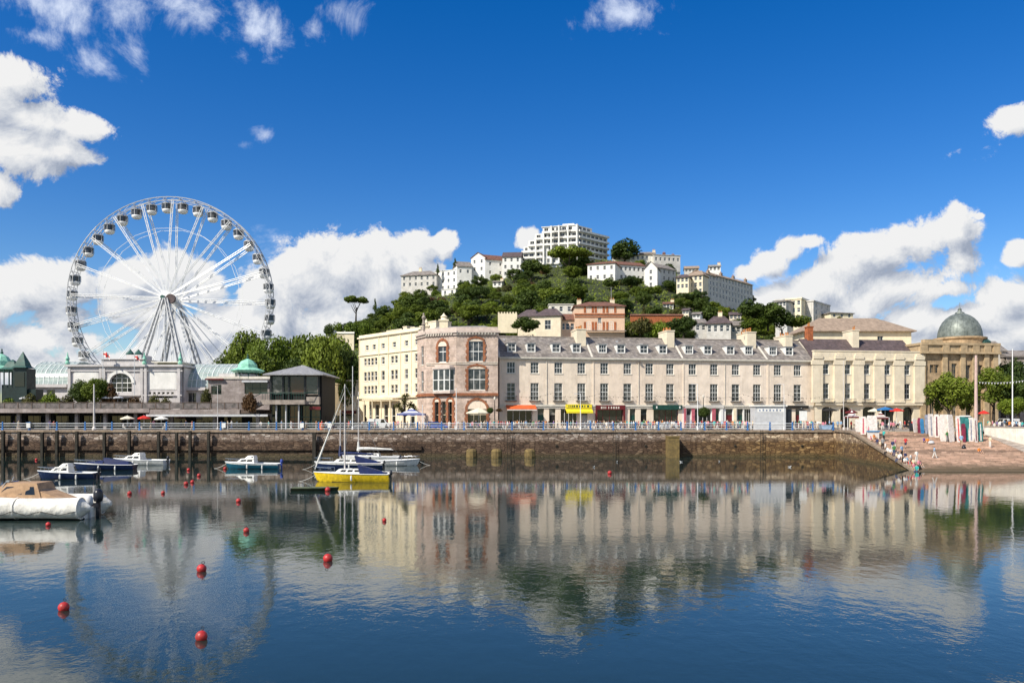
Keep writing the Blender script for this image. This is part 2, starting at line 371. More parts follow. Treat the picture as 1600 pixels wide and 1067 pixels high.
paint('navy_hull', (.010, .022, .07), .22, .1, coat=.5); paint('white_hull', (.78, .78, .75), .3, .12, 2.2, coat=.4, streak=.5); paint('black_rubber', (.02, .02, .02), .6, .1); paint('antifoul', (.02, .02, .025), .7, .1)
paint('canvas_tan', (.42, .27, .16), .85, .15, 2, .02, 3); paint('buoy_red', (.46, .022, .025), .45, .3, 3.5, .02, 9, c2=(.30, .035, .03), streak=.8); paint('awning_white', (.74, .72, .66), .8, .06); paint('umb_red', (.62, .03, .02), .7, .1)
paint('umb_blue', (.02, .16, .42), .7, .1); paint('umb_cream', (.72, .66, .52), .75, .08); paint('tent_blue', (.03, .06, .30), .6, .15); paint('pink_paint', (.50, .12, .16), .6, .15); paint('door_grey', (.42, .41, .42), .7, .1)
paint('bark', (.05, .038, .028), .9, .3, 4, .03, 14); paint('weathered_wood', (.20, .14, .05), .85, .2, 2, .02, 10, streak=.6, c2=(.11, .08, .035)); paint('roof_brown', (.33, .25, .19), .85, .15, 1.2, .02, 10); paint('flat_roof', (.28, .27, .26), .9, .2)
paint('stone_white', (.75, .72, .64), .8, .1, 1, streak=.4); paint('rib_white', (.70, .74, .74), .4, .08); paint('sail_white', (.75, .74, .70), .8, .08); paint('engine_dark', (.02, .022, .03), .3, .1)
paint('greenhouse', (.34, .40, .38), .22, .25, .8, spec=.5, c2=(.24, .31, .30), streak=.4); paint('wet_green', (.03, .04, .015), .7, .3); paint('orange', (.75, .12, .01), .6, .1)
paint('light_grey', (.52, .53, .55), .6, .08); paint('copper_green2', (.30, .58, .45), .6, .25, 2, c2=(.16, .42, .32)); paint('tyre', (.015, .015, .015), .8, .1); paint('chrome', (.5, .5, .52), .25, .1, metal=.8)
planks('slate', (.37, .33, .30), (.14, .13, .12), .55, .30, .92, .02, tint=(.20, .18, .175)); planks('slate_brown', (.17, .12, .12), (.06, .05, .05), .42, .24, .7, .02, tint=(.10, .075, .08))
planks('tile_red', (.30, .13, .08), (.12, .06, .05), .35, .28, .85, .03, tint=(.18, .09, .07)); planks('pink_stone', (.70, .54, .46), (.68, .58, .48), .62, .30, .85, .03, tint=(.56, .43, .38), mort=.022)
planks('red_brick', (.45, .16, .065), (.36, .18, .10), .24, .085, .85, .01, tint=(.28, .07, .03)); planks('block_grey', (.40, .35, .335), (.26, .23, .22), .9, .45, .85, .01, tint=(.34, .29, .28))
planks('paving', (.40, .345, .29), (.22, .19, .16), .9, .6, .85, .01, 'flat', tint=(.33, .28, .24)); planks('slip_stone', (.68, .46, .35), (.28, .19, .14), 3.4, .70, .85, .06, 'flat', tint=(.46, .32, .24), mort=.05)
paint('wheel_grey', (.50, .51, .53), .4, .08); glass_mat('glass'); glass_mat('glass_dark', (.012, .014, .014), .05, .15); glass_mat('glass_red', (.05, .015, .012), .06, .3)
leaf_mat('leaf_mid', (.05, .085, .010), (.19, .24, .025)); leaf_mat('leaf_dark', (.022, .046, .010), (.09, .13, .02)); leaf_mat('leaf_bright', (.065, .11, .010), (.18, .24, .02)); leaf_mat('leaf_olive', (.05, .055, .014), (.12, .115, .03))
leaf_mat('leaf_rust', (.06, .035, .014), (.13, .07, .03))
obj_color_mat('cloth'); obj_color_mat('skin', .6); obj_color_mat('hair', .7); obj_color_mat('carpaint', .25); obj_color_mat('plain_color', .6)

# harbour wall stone: courses of rubble, algae and tide stain below the high-water line
def quay_stone():
    m, t, b = new_mat('quay_stone'); g = N(t, 'ShaderNodeNewGeometry'); sp = N(t, 'ShaderNodeSeparateXYZ'); L(t, g.outputs['Position'], sp.inputs[0])
    cb = N(t, 'ShaderNodeCombineXYZ'); L(t, math_n(t, 'ADD', sp.outputs[0], sp.outputs[1]), cb.inputs[0]); L(t, sp.outputs[2], cb.inputs[1])
    nz = N(t, 'ShaderNodeTexNoise', inp={'Scale': 1.3, 'Detail': 4.0}); L(t, g.outputs['Position'], nz.inputs['Vector'])
    sc = N(t, 'ShaderNodeVectorMath', operation='SCALE'); L(t, nz.outputs['Color'], sc.inputs[0]); sc.inputs['Scale'].default_value = .35
    ad = N(t, 'ShaderNodeVectorMath', operation='ADD'); L(t, cb.outputs[0], ad.inputs[0]); L(t, sc.outputs[0], ad.inputs[1])
    mpv = N(t, 'ShaderNodeMapping'); mpv.inputs['Scale'].default_value = (1.15, 2.5, 1); L(t, ad.outputs[0], mpv.inputs[0])
    vo = N(t, 'ShaderNodeTexVoronoi', inp={'Scale': 1.0, 'Randomness': .8}); vo.voronoi_dimensions = '2D'; L(t, mpv.outputs[0], vo.inputs['Vector'])
    ve = N(t, 'ShaderNodeTexVoronoi', feature='DISTANCE_TO_EDGE', inp={'Scale': 1.0, 'Randomness': .8}); ve.voronoi_dimensions = '2D'; L(t, mpv.outputs[0], ve.inputs['Vector'])
    cr = N(t, 'ShaderNodeValToRGB'); sv = N(t, 'ShaderNodeSeparateXYZ'); L(t, vo.outputs['Color'], sv.inputs[0]); L(t, sv.outputs[0], cr.inputs[0]); ce = cr.color_ramp.elements
    ce[0].color = (.12, .09, .075, 1); ce[1].color = (.56, .49, .43, 1); q_ = ce.new(.35); q_.color = (.25, .19, .155, 1); q_ = ce.new(.75); q_.color = (.37, .295, .25, 1)
    jm = N(t, 'ShaderNodeMix', data_type='RGBA'); L(t, mapr(t, ve.outputs['Distance'], .02, .10, 1, 0), jm.inputs[0]); L(t, cr.outputs[0], jm.inputs[6]); jm.inputs[7].default_value = (.13, .09, .065, 1)
    n = N(t, 'ShaderNodeTexNoise', inp={'Scale': .55, 'Detail': 9.0, 'Roughness': .75}); L(t, g.outputs['Position'], n.inputs['Vector'])
    v = N(t, 'ShaderNodeTexNoise', inp={'Scale': 3.2, 'Detail': 6.0, 'Roughness': .8}); L(t, g.outputs['Position'], v.inputs['Vector'])
    mx = N(t, 'ShaderNodeMix', data_type='RGBA'); L(t, mapr(t, n.outputs[0], .42, .62, 0, .6), mx.inputs[0]); L(t, jm.outputs[2], mx.inputs[6]); mx.inputs[7].default_value = (.13, .085, .06, 1)
    m3 = N(t, 'ShaderNodeMix', data_type='RGBA'); L(t, mapr(t, v.outputs[0], .52, .70, 0, .7), m3.inputs[0]); L(t, mx.outputs[2], m3.inputs[6]); m3.inputs[7].default_value = (.42, .33, .26, 1)
    hgt = math_n(t, 'ADD', sp.outputs[2], math_n(t, 'MULTIPLY', math_n(t, 'SUBTRACT', n.outputs[0], .5), 1.6))
    tide = mapr(t, hgt, 2.5, 3.3, 1, 0)
    xr = mapr(t, sp.outputs[0], 20, 48, 0, 1)
    stain = N(t, 'ShaderNodeMix', data_type='RGBA'); L(t, xr, stain.inputs[0]); stain.inputs[6].default_value = (.30, .22, .15, 1); stain.inputs[7].default_value = (.42, .32, .16, 1)
    m2 = N(t, 'ShaderNodeMix', data_type='RGBA', blend_type='MULTIPLY'); L(t, math_n(t, 'MULTIPLY', tide, .95), m2.inputs[0]); L(t, m3.outputs[2], m2.inputs[6]); L(t, stain.outputs[2], m2.inputs[7])
    mpr = N(t, 'ShaderNodeMapping'); mpr.inputs['Scale'].default_value = (1.1, 1.1, .10); L(t, g.outputs['Position'], mpr.inputs[0])
    rn2 = N(t, 'ShaderNodeTexNoise', inp={'Scale': 1.5, 'Detail': 6.0, 'Roughness': .75}); L(t, mpr.outputs[0], rn2.inputs['Vector'])
    rm = N(t, 'ShaderNodeMix', data_type='RGBA', blend_type='MULTIPLY'); L(t, mapr(t, rn2.outputs[0], .54, .66, 0, .8), rm.inputs[0]); L(t, m2.outputs[2], rm.inputs[6]); rm.inputs[7].default_value = (.34, .27, .19, 1); m2 = rm
    low = mapr(t, hgt, .1, .9, .85, 0)
    m4 = N(t, 'ShaderNodeMix', data_type='RGBA'); L(t, low, m4.inputs[0]); L(t, m2.outputs[2], m4.inputs[6]); m4.inputs[7].default_value = (.07, .055, .025, 1)
    br2 = N(t, 'ShaderNodeMix', data_type='RGBA', blend_type='MULTIPLY'); L(t, math_n(t, 'MULTIPLY', xr, 1.0), br2.inputs[0]); L(t, m4.outputs[2], br2.inputs[6]); br2.inputs[7].default_value = (1.35, 1.25, 1.0, 1)
    L(t, br2.outputs[2], b.inputs['Base Color']); b.inputs['Roughness'].default_value = .85
    bp = N(t, 'ShaderNodeBump', inp={'Strength': 1.0, 'Distance': .14}); L(t, math_n(t, 'SUBTRACT', v.outputs[0], mapr(t, ve.outputs['Distance'], .0, .12, .6, 0)), bp.inputs['Height']); L(t, bp.outputs[0], b.inputs['Normal'])
    MATS['quay_stone'] = m
quay_stone()

def water_mat():
    m, t, b = new_mat('water'); g = N(t, 'ShaderNodeNewGeometry')
    def layer(sx, sy, detail, rough=.5, dist=0.0):
        mp = N(t, 'ShaderNodeMapping'); mp.inputs['Scale'].default_value = (sx, sy, 1); L(t, g.outputs['Position'], mp.inputs[0])
        n = N(t, 'ShaderNodeTexNoise', inp={'Scale': 1.0, 'Detail': detail, 'Roughness': rough, 'Distortion': dist}); L(t, mp.outputs[0], n.inputs['Vector']); return n.outputs[0]
    big = layer(.022, .05, 3.0)
    sp = N(t, 'ShaderNodeSeparateXYZ'); L(t, g.outputs['Position'], sp.inputs[0])
    calm = mapr(t, big, .34, .62, .45, 1.0)
    far = mapr(t, sp.outputs[1], 30, 112, .95, .30)
    h = math_n(t, 'ADD', math_n(t, 'MULTIPLY', layer(1.5, 1.0, 4.0, .55, .2), .0135), math_n(t, 'MULTIPLY', layer(3.4, 5.6, 2.0, .5), .0022))
    h = math_n(t, 'ADD', h, math_n(t, 'MULTIPLY', layer(.16, .35, 2.0), .012))
    h = math_n(t, 'MULTIPLY', h, math_n(t, 'MULTIPLY', calm, far))
    bp = N(t, 'ShaderNodeBump', inp={'Strength': 1.0, 'Distance': 1.0}); L(t, h, bp.inputs['Height']); L(t, bp.outputs[0], b.inputs['Normal'])
    b.inputs['Base Color'].default_value = (.012, .026, .024, 1); b.inputs['Roughness'].default_value = .025; b.inputs['IOR'].default_value = 1.44
    MATS['water'] = m
water_mat()

# ------------------------------------------------------------------ setting
QZ = 4.7
def structure(name, mb, mat, label=None):
    o = mb.build(name, mat); o['kind'] = 'structure'
    if label: o['label'] = label
    return o
mb = MB(); mb.quad((-900, -300, 0), (900, -300, 0), (900, 160, 0), (-900, 160, 0)); structure('water', mb, MATS['water'])
mb = MB(); mb.quad((-900, -300, -3), (900, -300, -3), (900, 170, -3), (-900, 170, -3)); structure('sea_bed', mb, MATS['wet_green'])

WALL = [(-420, 142), (57.4, 142), (56.9, 137), (55.6, 131), (54.9, 124), (54.1, 117), (53.2, 109), (52.7, 105), (52.3, 102.5)]
def ramp_z(y): return min(QZ, QZ * (y - 104.4) / (131 - 104.4))
SY = [97, 101, 104.4, 108, 111.5, 115, 118.5, 122, 125.5, 128.5, 131]
def ex(y):
    for (xa, ya), (xb, yb) in zip(WALL[1:], WALL[2:]):
        if yb <= y <= ya: return xa + (xb - xa) * (ya - y) / (ya - yb)
    return WALL[-1][0]
mb = MB()
a = 97.0; pz = ramp_z(97.0) - .1
while a < 130.9:                                  # broad shallow steps, worn unevenly
    b = min(131.0, a + .66 + .10 * noise.noise(Vector((a, 0, 0)))); z_ = ramp_z((a + b) / 2) + .004; e = ex(a)
    k = 24
    for i in range(k):
        x0, x1 = e + (140 - e) * (i / k) ** 1.5, e + (140 - e) * ((i + 1) / k) ** 1.5; w0_ = .018 * noise.noise(Vector((x0 * .4, a, 3))); w1_ = .018 * noise.noise(Vector((x1 * .4, a, 3)))
        mb.quad((x0, a, pz), (x1, a, pz), (x1, a, z_ + w1_), (x0, a, z_ + w0_)); mb.quad((x0, a, z_ + w0_), (x1, a, z_ + w1_), (x1, b, z_ + w1_), (x0, b, z_ + w0_))
    pz = z_ - .05; a = b
st_ = MATS['slip_stone'].node_tree; sb_ = st_.nodes['Principled BSDF']; src = sb_.inputs['Base Color'].links[0].from_socket   # weed and wet stone at the water's edge
g_ = N(st_, 'ShaderNodeNewGeometry'); sp_ = N(st_, 'ShaderNodeSeparateXYZ'); L(st_, g_.outputs['Position'], sp_.inputs[0]); nn_ = N(st_, 'ShaderNodeTexNoise', inp={'Scale': .6, 'Detail': 7.0, 'Roughness': .7}); L(st_, g_.outputs['Position'], nn_.inputs['Vector'])
wz_ = math_n(st_, 'ADD', sp_.outputs[2], math_n(st_, 'MULTIPLY', math_n(st_, 'SUBTRACT', nn_.outputs[0], .5), 2.2)); mw_ = N(st_, 'ShaderNodeMix', data_type='RGBA'); L(st_, mapr(st_, wz_, .2, 1.1, .8, 0), mw_.inputs[0]); L(st_, src, mw_.inputs[6]); mw_.inputs[7].default_value = (.11, .085, .05, 1); L(st_, mw_.outputs[2], sb_.inputs['Base Color'])
structure('slipway', mb, MATS['slip_stone'])
mb = MB()
mb.poly([(-420, 142.3, QZ), (57.2, 142.3, QZ), (56.7, 137, QZ), (55.7, 131, QZ), (900, 131, QZ), (900, 210, QZ), (-420, 210, QZ)])
structure('quay', mb, MATS['paving'])
m_road = paint('asphalt', (.07, .068, .066), .9, .2, .8, .006, 60)
mb = MB(); mb.quad((-400, 147.5, QZ + .006), (62, 147.5, QZ + .006), (62, 153.2, QZ + .006), (-400, 153.2, QZ + .006)); structure('road', mb, m_road)
mb = MB()
for i in range(60): mb.quad((-120 + i * 3, 150.3, QZ + .011), (-118.4 + i * 3, 150.3, QZ + .011), (-118.4 + i * 3, 150.42, QZ + .011), (-120 + i * 3, 150.42, QZ + .011))
structure('road_marking', mb, MATS['white'])
mb = MB(); mb.box(-50, 140, 153.2, 175, QZ - .3, QZ + .13); structure('pavement', mb, MATS['paving'])

# harbour wall: battered stone face, coping, footing ledge and rubbing timbers
hw = thing('harbour_wall', 'long brown rubble stone harbour wall stained dark at the tide line below the railings', 'wall', (0, 142, 0))
mb = MB(); random.seed(3)
for (xa, ya), (xb, yb) in zip(WALL, WALL[1:]):
    ln = hypot(xb - xa, yb - ya); k = max(1, int(ln / 1.1)); F = Line((xa, ya), (xb, yb))
    if F.nrm.y > 0: F.nrm = -F.nrm
    if yb < ya - .1: F.nrm = Vector((-abs(F.nrm.x), F.nrm.y)) if F.nrm.x > 0 else F.nrm
    rows = 10
    def P(i, j):
        u = F.len * i / k; p = F.A + F.d * u; top = ramp_z(p.y) if p.y < 131 else QZ
        z = -1.5 + (top + .0 + 1.5) * j / rows; bat = (top - z) * .05
        nz = noise.noise(Vector((p.x * .9 + p.y, z * 1.3, 0))) * .10 if 0 < i < k and 0 < j < rows else 0
        q = F.nrm * (bat + nz); return (p.x + q.x, p.y + q.y, z)
    for i in range(k):
        for j in range(rows): mb.quad(P(i, j), P(i + 1, j), P(i + 1, j + 1), P(i, j + 1))
mb.build('stone_face', MATS['quay_stone'], hw)
mb = MB()
x = -200.0
while x < 56.6:
    w = random.uniform(1.1, 1.9); x1 = min(x + w, 56.9); mb.box(x + .012, x1 - .012, 141.72, 142.32, QZ - .34, QZ + .012 + random.uniform(-.008, .012)); x = x1
mb.build('coping', MATS['wall_cap'], hw)
mb = MB(); mb.box(-200, -16, 141.42, 141.9, 1.2, 1.9); mb.build('ledge', MATS['quay_stone'], hw)
mb = MB()
pts = WALL[1:]
for (xa, ya), (xb, yb) in zip(pts, pts[1:]):
    za = ramp_z(ya) if ya < 131 else QZ; zb = ramp_z(yb) if yb < 131 else QZ
    mb.add([(xa - .22, ya, za - .25), (xa + .5, ya, za - .25), (xa + .5, ya, za + .10), (xa - .22, ya, za + .10), (xb - .22, yb, zb - .25), (xb + .5, yb, zb - .25), (xb + .5, yb, zb + .10), (xb - .22, yb, zb + .10)],
           [(0, 1, 2, 3), (4, 7, 6, 5), (3, 2, 6, 7), (0, 3, 7, 4), (1, 5, 6, 2), (0, 4, 5, 1)])
mb.build('kerb', MATS['wall_cap'], hw)
for i, px in enumerate([5, 30, 66, 89, 120, 163, 202, 248, 276, 297, 326, 491, -25, -60]):
    mb = MB(); x = X(px, 141.2); w = .42 if px != 491 else .6; y0 = 140.95 if px >= 0 else 140.95
    mb.box(x - w / 2, x + w / 2, y0, y0 + .5, -1, QZ - .1 - (i % 3) * .12); mb.build('fender_timber', MATS['wood_wet'], hw)
mb = MB()
for px in (795,): 
    x = X(px, 141.3)
    for s in (-.25, .25): mb.tube((x + s, 141.2, -.3), (x + s, 141.2, QZ + .1), .04)
    for j in range(15): mb.tube((x - .25, 141.2, .1 + j * .32), (x + .25, 141.2, .1 + j * .32), .025)
mb.build('ladder', MATS['wood_wet'], hw)
for px in (560, 870, 1010, 1150, 1255):
    mb = MB(); x = X(px, 141.4); mb.tube((x, 141.72, 1.6 + (px % 7) * .12), (x, 142.0, 1.7 + (px % 7) * .12), .24, n=12); mb.build('drain_outlet', MATS['wood_wet'], hw)
for px in (960, 1190):
    mb = MB(); x = X(px, 141.3)
    for s in (-.22, .22): mb.tube((x + s, 141.25, -.3), (x + s, 141.3, QZ + .1), .035)
    for j in range(15): mb.tube((x - .22, 141.25, .1 + j * .32), (x + .22, 141.25, .1 + j * .32), .022)
    mb.build('ladder', MATS['wood_wet'], hw)
for px, lab in ((737, 'weathered stone mooring stub at the foot of the wall, leftmost of the three'), (776, 'weathered stone mooring stub at the foot of the wall, middle of the three'), (828, 'weathered stone mooring stub at the foot of the wall, rightmost of the three')):
    x = X(px, 139.6); mb = MB(); c = (x, 139.4, 0)
    mb.lathe(c, [(.95, -1.2), (.95, 1.1), (.82, 1.35), (.55, 1.5), (0, 1.52)], 10)
    mb.lathe(c, [(.97, .15), (1.0, .2), (1.0, .34), (.97, .4)], 10)
    tag(mb.build('mooring_stub', MATS['weathered_wood'], loc=(x, 139.4, 0)), lab, 'mooring post', 'stubs along the wall foot')
x = X(1052, 139.8)
t_ = thing('wall_pier', 'tall square ochre stone pier standing against the harbour wall', 'pier', (x, 139.8, 0))
mb = MB(); mb.box(x - .95, x + .95, 139.2, 141.9, -1.5, 3.5); mb.build('shaft', MATS['weathered_wood'], t_)
mb = MB(); mb.box(x - 1.02, x + 1.02, 139.1, 141.9, 3.5, 3.72); mb.build('cap', MATS['weathered_wood'], t_)

# railings: white rails on blue posts
rl = thing('quay_railing', 'white railing with blue posts running along the harbour wall', 'railing', (0, 142.05, QZ))
mb = MB(); x0, x1 = -110, 54.4
for z in (.32, .78, 1.2): mb.tube((x0, 142.05, QZ + z), (x1, 142.05, QZ + z), .055 if z > 1 else .042, n=6)
mb.build('rail', MATS['rail_white'], rl)
pm = None; posts = [4, 46, 89, 133, 175, 218, 260, 303, 345, 389, 432, 473, 498, 515, 577, 615, 652, 690, 725, 762, 800, 849, 886, 923, 958, 993, 1029, 1064, 1101, 1135, 1168, 1203, 1238, 1270, 1302]
for i, px in enumerate(posts + [-40, -84]):
    x = X(px, 142.05)
    if pm is None:
        mb = MB(); mb.box(x - .10, x + .10, 141.95, 142.15, QZ, QZ + 1.28); mb.box(x - .17, x + .17, 141.88, 142.22, QZ, QZ + .28); mb.lathe((x, 142.05, QZ + 1.28), [(.11, 0), (.15, .05), (.13, .14), (0, .24)], 8)
        pm = mb.build('post', MATS['blue_paint'], rl, loc=(x, 142.05, QZ)); me = pm.data
        me.transform(Matrix.Translation((-x, -142.05, -QZ))); bpy.data.objects.remove(pm)
    inst('post', me, rl, (x, 0, 0))

# parapet on the right of the slipway
sw = thing('slipway_wall', 'low white painted wall beside the slipway at the right edge', 'wall', (X(1540, 127), 127, QZ))
mb = MB(); pa, pb = (X(1538, 128), 128), (X(1660, 112), 112)
F = Line(pa, pb); mb.fbox(F, 0, F.len, -.45, 0, .2, QZ + .75); mb.build('wall_body', MATS['stone_white'], sw)
mb = MB(); mb.fbox(F, -.05, F.len, -.52, .07, QZ + .75, QZ + .93); mb.build('coping', MATS['concrete'], sw)
mb = MB(); mb.poly([(pa[0] - .3, pa[1] - 2.2, ramp_z(125.8) + .02), (pb[0] - 4, pb[1] - 4, ramp_z(108) + .02), (pb[0], pb[1], ramp_z(112) + .5), (pa[0], pa[1], ramp_z(128) + .15)])
mb.build('footing', MATS['concrete'], sw)
mb = MB(); mb.poly([(pa[0], pa[1], QZ + .02), (pb[0], pb[1], QZ + .02), (400, 112, QZ + .02), (400, 131, QZ + .02), (pa[0] + .2, 131, QZ + .02)]); structure('upper_quay', mb, MATS['paving'])

# hill
GL = [(-400, 640), (250, 640), (330, 618), (420, 590), (480, 560), (515, 535), (560, 512), (600, 490), (640, 468), (700, 452), (760, 436), (820, 422), (900, 408), (960, 410), (1010, 418), (1060, 432), (1120, 455), (1180, 478), (1260, 505), (1340, 515), (1450, 565), (1560, 620), (1650, 640), (2600, 645)]
YR = 400.0
def gpy(px):
    for (a, ya), (b, yb) in zip(GL, GL[1:]):
        if a <= px <= b: t = (px - a) / (b - a); return ya + (yb - ya) * t
    return 640
def terr(x, y):
    if y <= 0: return QZ
    px = 800 + FP * x / y; R = max(QZ, CH + (HY - gpy(px)) / FP * YR)
    y0 = 205.0
    if y < y0: return QZ - .01
    if y <= YR: t = (y - y0) / (YR - y0); g = t * (1.12 - .12 * t)
    else: g = max(0, 1 - (y - YR) / 330)
    return QZ + (R - QZ) * g + noise.noise(Vector((x * .03, y * .03, 1))) * 1.6 * min(1, (y - y0) / 30)
def hit(px, py, y0=206, y1=470):
    y = y0
    while y < y1:
        z = CH + (HY - py) / FP * y
        if terr((px - 800) / FP * y, y) >= z: return y
        y += .7
    return None
mb = MB(); mb.sm = True
ys = [205 + 6 * i for i in range(0, 34)] + [415 + 25 * i for i in range(0, 16)]; xs = [-330 + 7 * i for i in range(0, 95)]
vs = [(x, y, terr(x, y)) for y in ys for x in xs]; nx = len(xs)
mb.add(vs, [(j*nx+i, j*nx+i+1, (j+1)*nx+i+1, (j+1)*nx+i) for j in range(len(ys)-1) for i in range(nx-1)])
structure('hill', mb, paint('hill_ground', (.045, .06, .018), .95, .35, .12, .2, 1.5, c2=(.022, .03, .010)))
mb = MB(); mb.quad((-6000, 204, QZ - .3), (6000, 204, QZ - .3), (6000, 9000, QZ - .3), (-6000, 9000, QZ - .3)); structure('far_ground', mb, MATS['hill_ground'])

# ------------------------------------------------------------------ buildings on the quay
def depth_of(o):
    k = 0
    while o.parent is not None: k += 1; o = o.parent
    return k
_window = window
def window(parent, F, *a, **kw):
    w = _window(parent, F, *a, **kw)
    if depth_of(w) > 1:                      # keep thing > part > sub-part
        for ch in list(w.children): ch.parent = w.parent; ch.location = w.location; ch.rotation_euler = w.rotation_euler
    return w

def flush_pots(parent):
    for b_ in POTS: b_.build('chimney_pot', MATS['pot'], parent)
    POTS.clear()

def cross(F, u0, u1, pts, mb):
    """extrude a cross-section of (n, z) points along the facade"""
    mb.prism([F.pt(u0, n, z) for n, z in pts], tuple(Vector(F.pt(u1, 0, 0)) - Vector(F.pt(u0, 0, 0)))); return mb

def dormer(root, F, uc, w, zb, zt, roof_n, frame='white', roof='slate', cols=3):
    d = MB(); nf = roof_n(zb) + .02
    nb = roof_n(zt) - .9
    for s in (-1, 1): a = uc + s * w / 2; d.fbox(F, min(a, a - s * .12), max(a, a - s * .12), nb, nf, zb, zt)
    d.fbox(F, uc - w/2 + .12, uc + w/2 - .12, nf - .4, nf, zb, zb + .1); d.fbox(F, uc - w/2 + .12, uc + w/2 - .12, nb, nf - .002, zt - .1, zt)
    o = d.build('dormer', MATS['white'], root)
    window(o, F, uc - w/2 + .12, uc + w/2 - .12, zb + .1, zt - .1, cols, 2, n=nf - .06, fw=.09, sill=False)
    r = MB(); r.fbox(F, uc - w/2 - .12, uc + w/2 + .12, nb - .3, nf + .15, zt, zt + .12); r.build('dormer_roof', MATS['lead_roof'], o)
    return o
paint('lead_roof', (.30, .30, .31), .6, .15)

POTS = []
def pots(mb, F, us, n, z, h=.75, r=.15):
    for u in us:
        b_ = MB(); POTS.append(b_); p = F.pt(u, n, z); b_.lathe(p, [(r * 1.1, 0), (r * .85, h * .2), (r * .8, h * .85), (r * 1.1, h * .9), (r * 1.05, h), (r * .6, h)], 8)

F = Facade(780, 158, 1272, 168.5); B = [780, 925, 1066, 1198, 1272]
SECT = [798.5, 835.4, 872.5, 908.5, 944.2, 980.4, 1014.6, 1047, 1082, 1115.6, 1149.4, 1182.7, 1215, 1246]
DORM = [[801, 831.6, 871, 903], [944, 973, 1009, 1039], [1080, 1109.6, 1145, 1174], [1212, 1237.5]]
zE = F.z(557.5, 780); zR = 23.6; z2a, z2b = F.z(583, 800), F.z(565.5, 800); z1a, z1b = F.z(625.5, 800), F.z(598, 800); zB = F.z(632, 800); z0 = QZ + .13
HL = ['cream four window terraced house with a red awning next to the red brick corner building', 'cream terraced house over the dark red shop front and the long green shop sign', 'cream terraced house over the pink columned shop front, third of the terrace', 'narrow two window cream terraced house joining the building with pilasters']
CH_PX = [(908, 922, 514), (1051, 1063, 514), (1179, 1193, 513), (1240, 1251, 517)]
random.seed(11)
for i in range(4):
    u0, u1 = F.u(B[i]), F.u(B[i + 1]); root = thing('terraced_house', HL[i], 'house', F.pt(u0, 0, z0), 'cream terraced houses facing the harbour')
    wins = [F.u(p) for p in SECT if B[i] < p < B[i + 1]]; WM = paint('terrace_render_' + 'abcd'[i], [(.78, .67, .55), (.76, .64, .525), (.80, .69, .58), (.755, .65, .54)][i], .8, .08, .5, .004, 40, streak=.55)
    H2 = [(u - .82, u + .82, z2a, z2b) for u in wins]; H1 = [(u - .85, u + .85, z1a, z1b) for u in wins]
    mb = MB(); mb.wall(F, u0, u1, zB, zE, H2 + H1, .24)
    mb.fbox(F, u0, u1, -12, -.9, z0, zE - .05); w = mb.build('wall', WM, root)
    for k, u in enumerate(wins):
        window(root, F, u - .82, u + .82, z2a, z2b, 3, 2 + (k + i) % 2 * 1, n=-.14, fw=.085); window(root, F, u - .85, u + .85, z1a, z1b, 2 + (k * 3 + i) % 2, 4, n=-.14, fw=.085)
        g = MB(); zz = z1a
        g.fbox(F, u - 1.15, u + 1.15, .04, .55, zz - .14, zz - .02)
        for q in range(12): uu = u - 1.1 + 2.2 * q / 11; p = F.pt(uu, .5, zz); g.tube(p, (p[0], p[1], zz + .75), .018, n=4)
        a, b = F.pt(u - 1.12, .5, zz + .75), F.pt(u + 1.12, .5, zz + .75); g.tube(a, b, .03, n=4); g.tube(F.pt(u - 1.12, .5, zz + .75), F.pt(u - 1.12, .02, zz + .75), .03, n=4); g.tube(F.pt(u + 1.12, .5, zz + .75), F.pt(u + 1.12, .02, zz + .75), .03, n=4)
        g.build('balcony', MATS['black_iron'], root)
    # eaves cornice, string course, downpipe
    mb = MB(); mb.fbox(F, u0, u1, .002, .50, zE - .28, zE); mb.fbox(F, u0, u1, .002, .32, zE - .5, zE - .282); mb.build('cornice', MATS['sill'], root)
    mb = MB(); mb.fbox(F, u0, u1, .002, .28, zB - .35, zB + .02); mb.fbox(F, u0, u1, .002, .12, zB - .75, zB - .352); mb.build('string_course', MATS['sill'], root)
    mb = MB()
    for uu in ((u0 + .12), ): mb.fbox(F, uu - .05, uu + .30, .003, .09, zB + .03, zE - .51)
    mb.build('pilaster_strip', MATS['cream_pink'], root)
    if i < 3 :
        mb = MB(); uu = (wins[1] + wins[2]) / 2; p = F.pt(uu, .12, zB); mb.tube(p, (p[0], p[1], zE - .3), .055, n=6); mb.build('downpipe', MATS['sill'], root)
    # roof
    mb = MB(); cross(F, u0, u1, [(.45, zE + .02), (-6.4, zR), (-6.4, zR - .3), (.30, zE - .2 + .02)], mb); cross(F, u0, u1, [(-6.42, zR), (-12.6, zE), (-12.6, zE - .2), (-6.42, zR - .3)], mb)
    rf = mb.build('roof', MATS['slate'], root)
    mb = MB(); cross(F, u0, u1, [(-6.2, zR + .02), (-6.4, zR + .14), (-6.6, zR + .02)], mb); mb.build('ridge_tiles', MATS['concrete'], rf)
    for uu in ([u0, u1] if i == 0 else [u1]):
        mb = MB(); cross(F, uu - .2, uu + .2, [(.42, zE + .03), (-6.4, zR + .36), (-12.4, zE + .1), (-12.4, zE - .5), (.42, zE - .24)], mb)
        mb.build('party_wall', MATS['sill'], root)
    slope = (zR - zE) / 6.85; rn = lambda z: .45 - (z - zE) / slope
    for p in DORM[i]: dormer(root, F, F.u(p), 1.75, F.z(549, 800) , F.z(535, 800), rn, cols=2 if p % 2 else 3)
    a, b, pt = CH_PX[i]; ua, ub = F.u(a), F.u(b); zt = 24.9 if i < 3 else 24.3
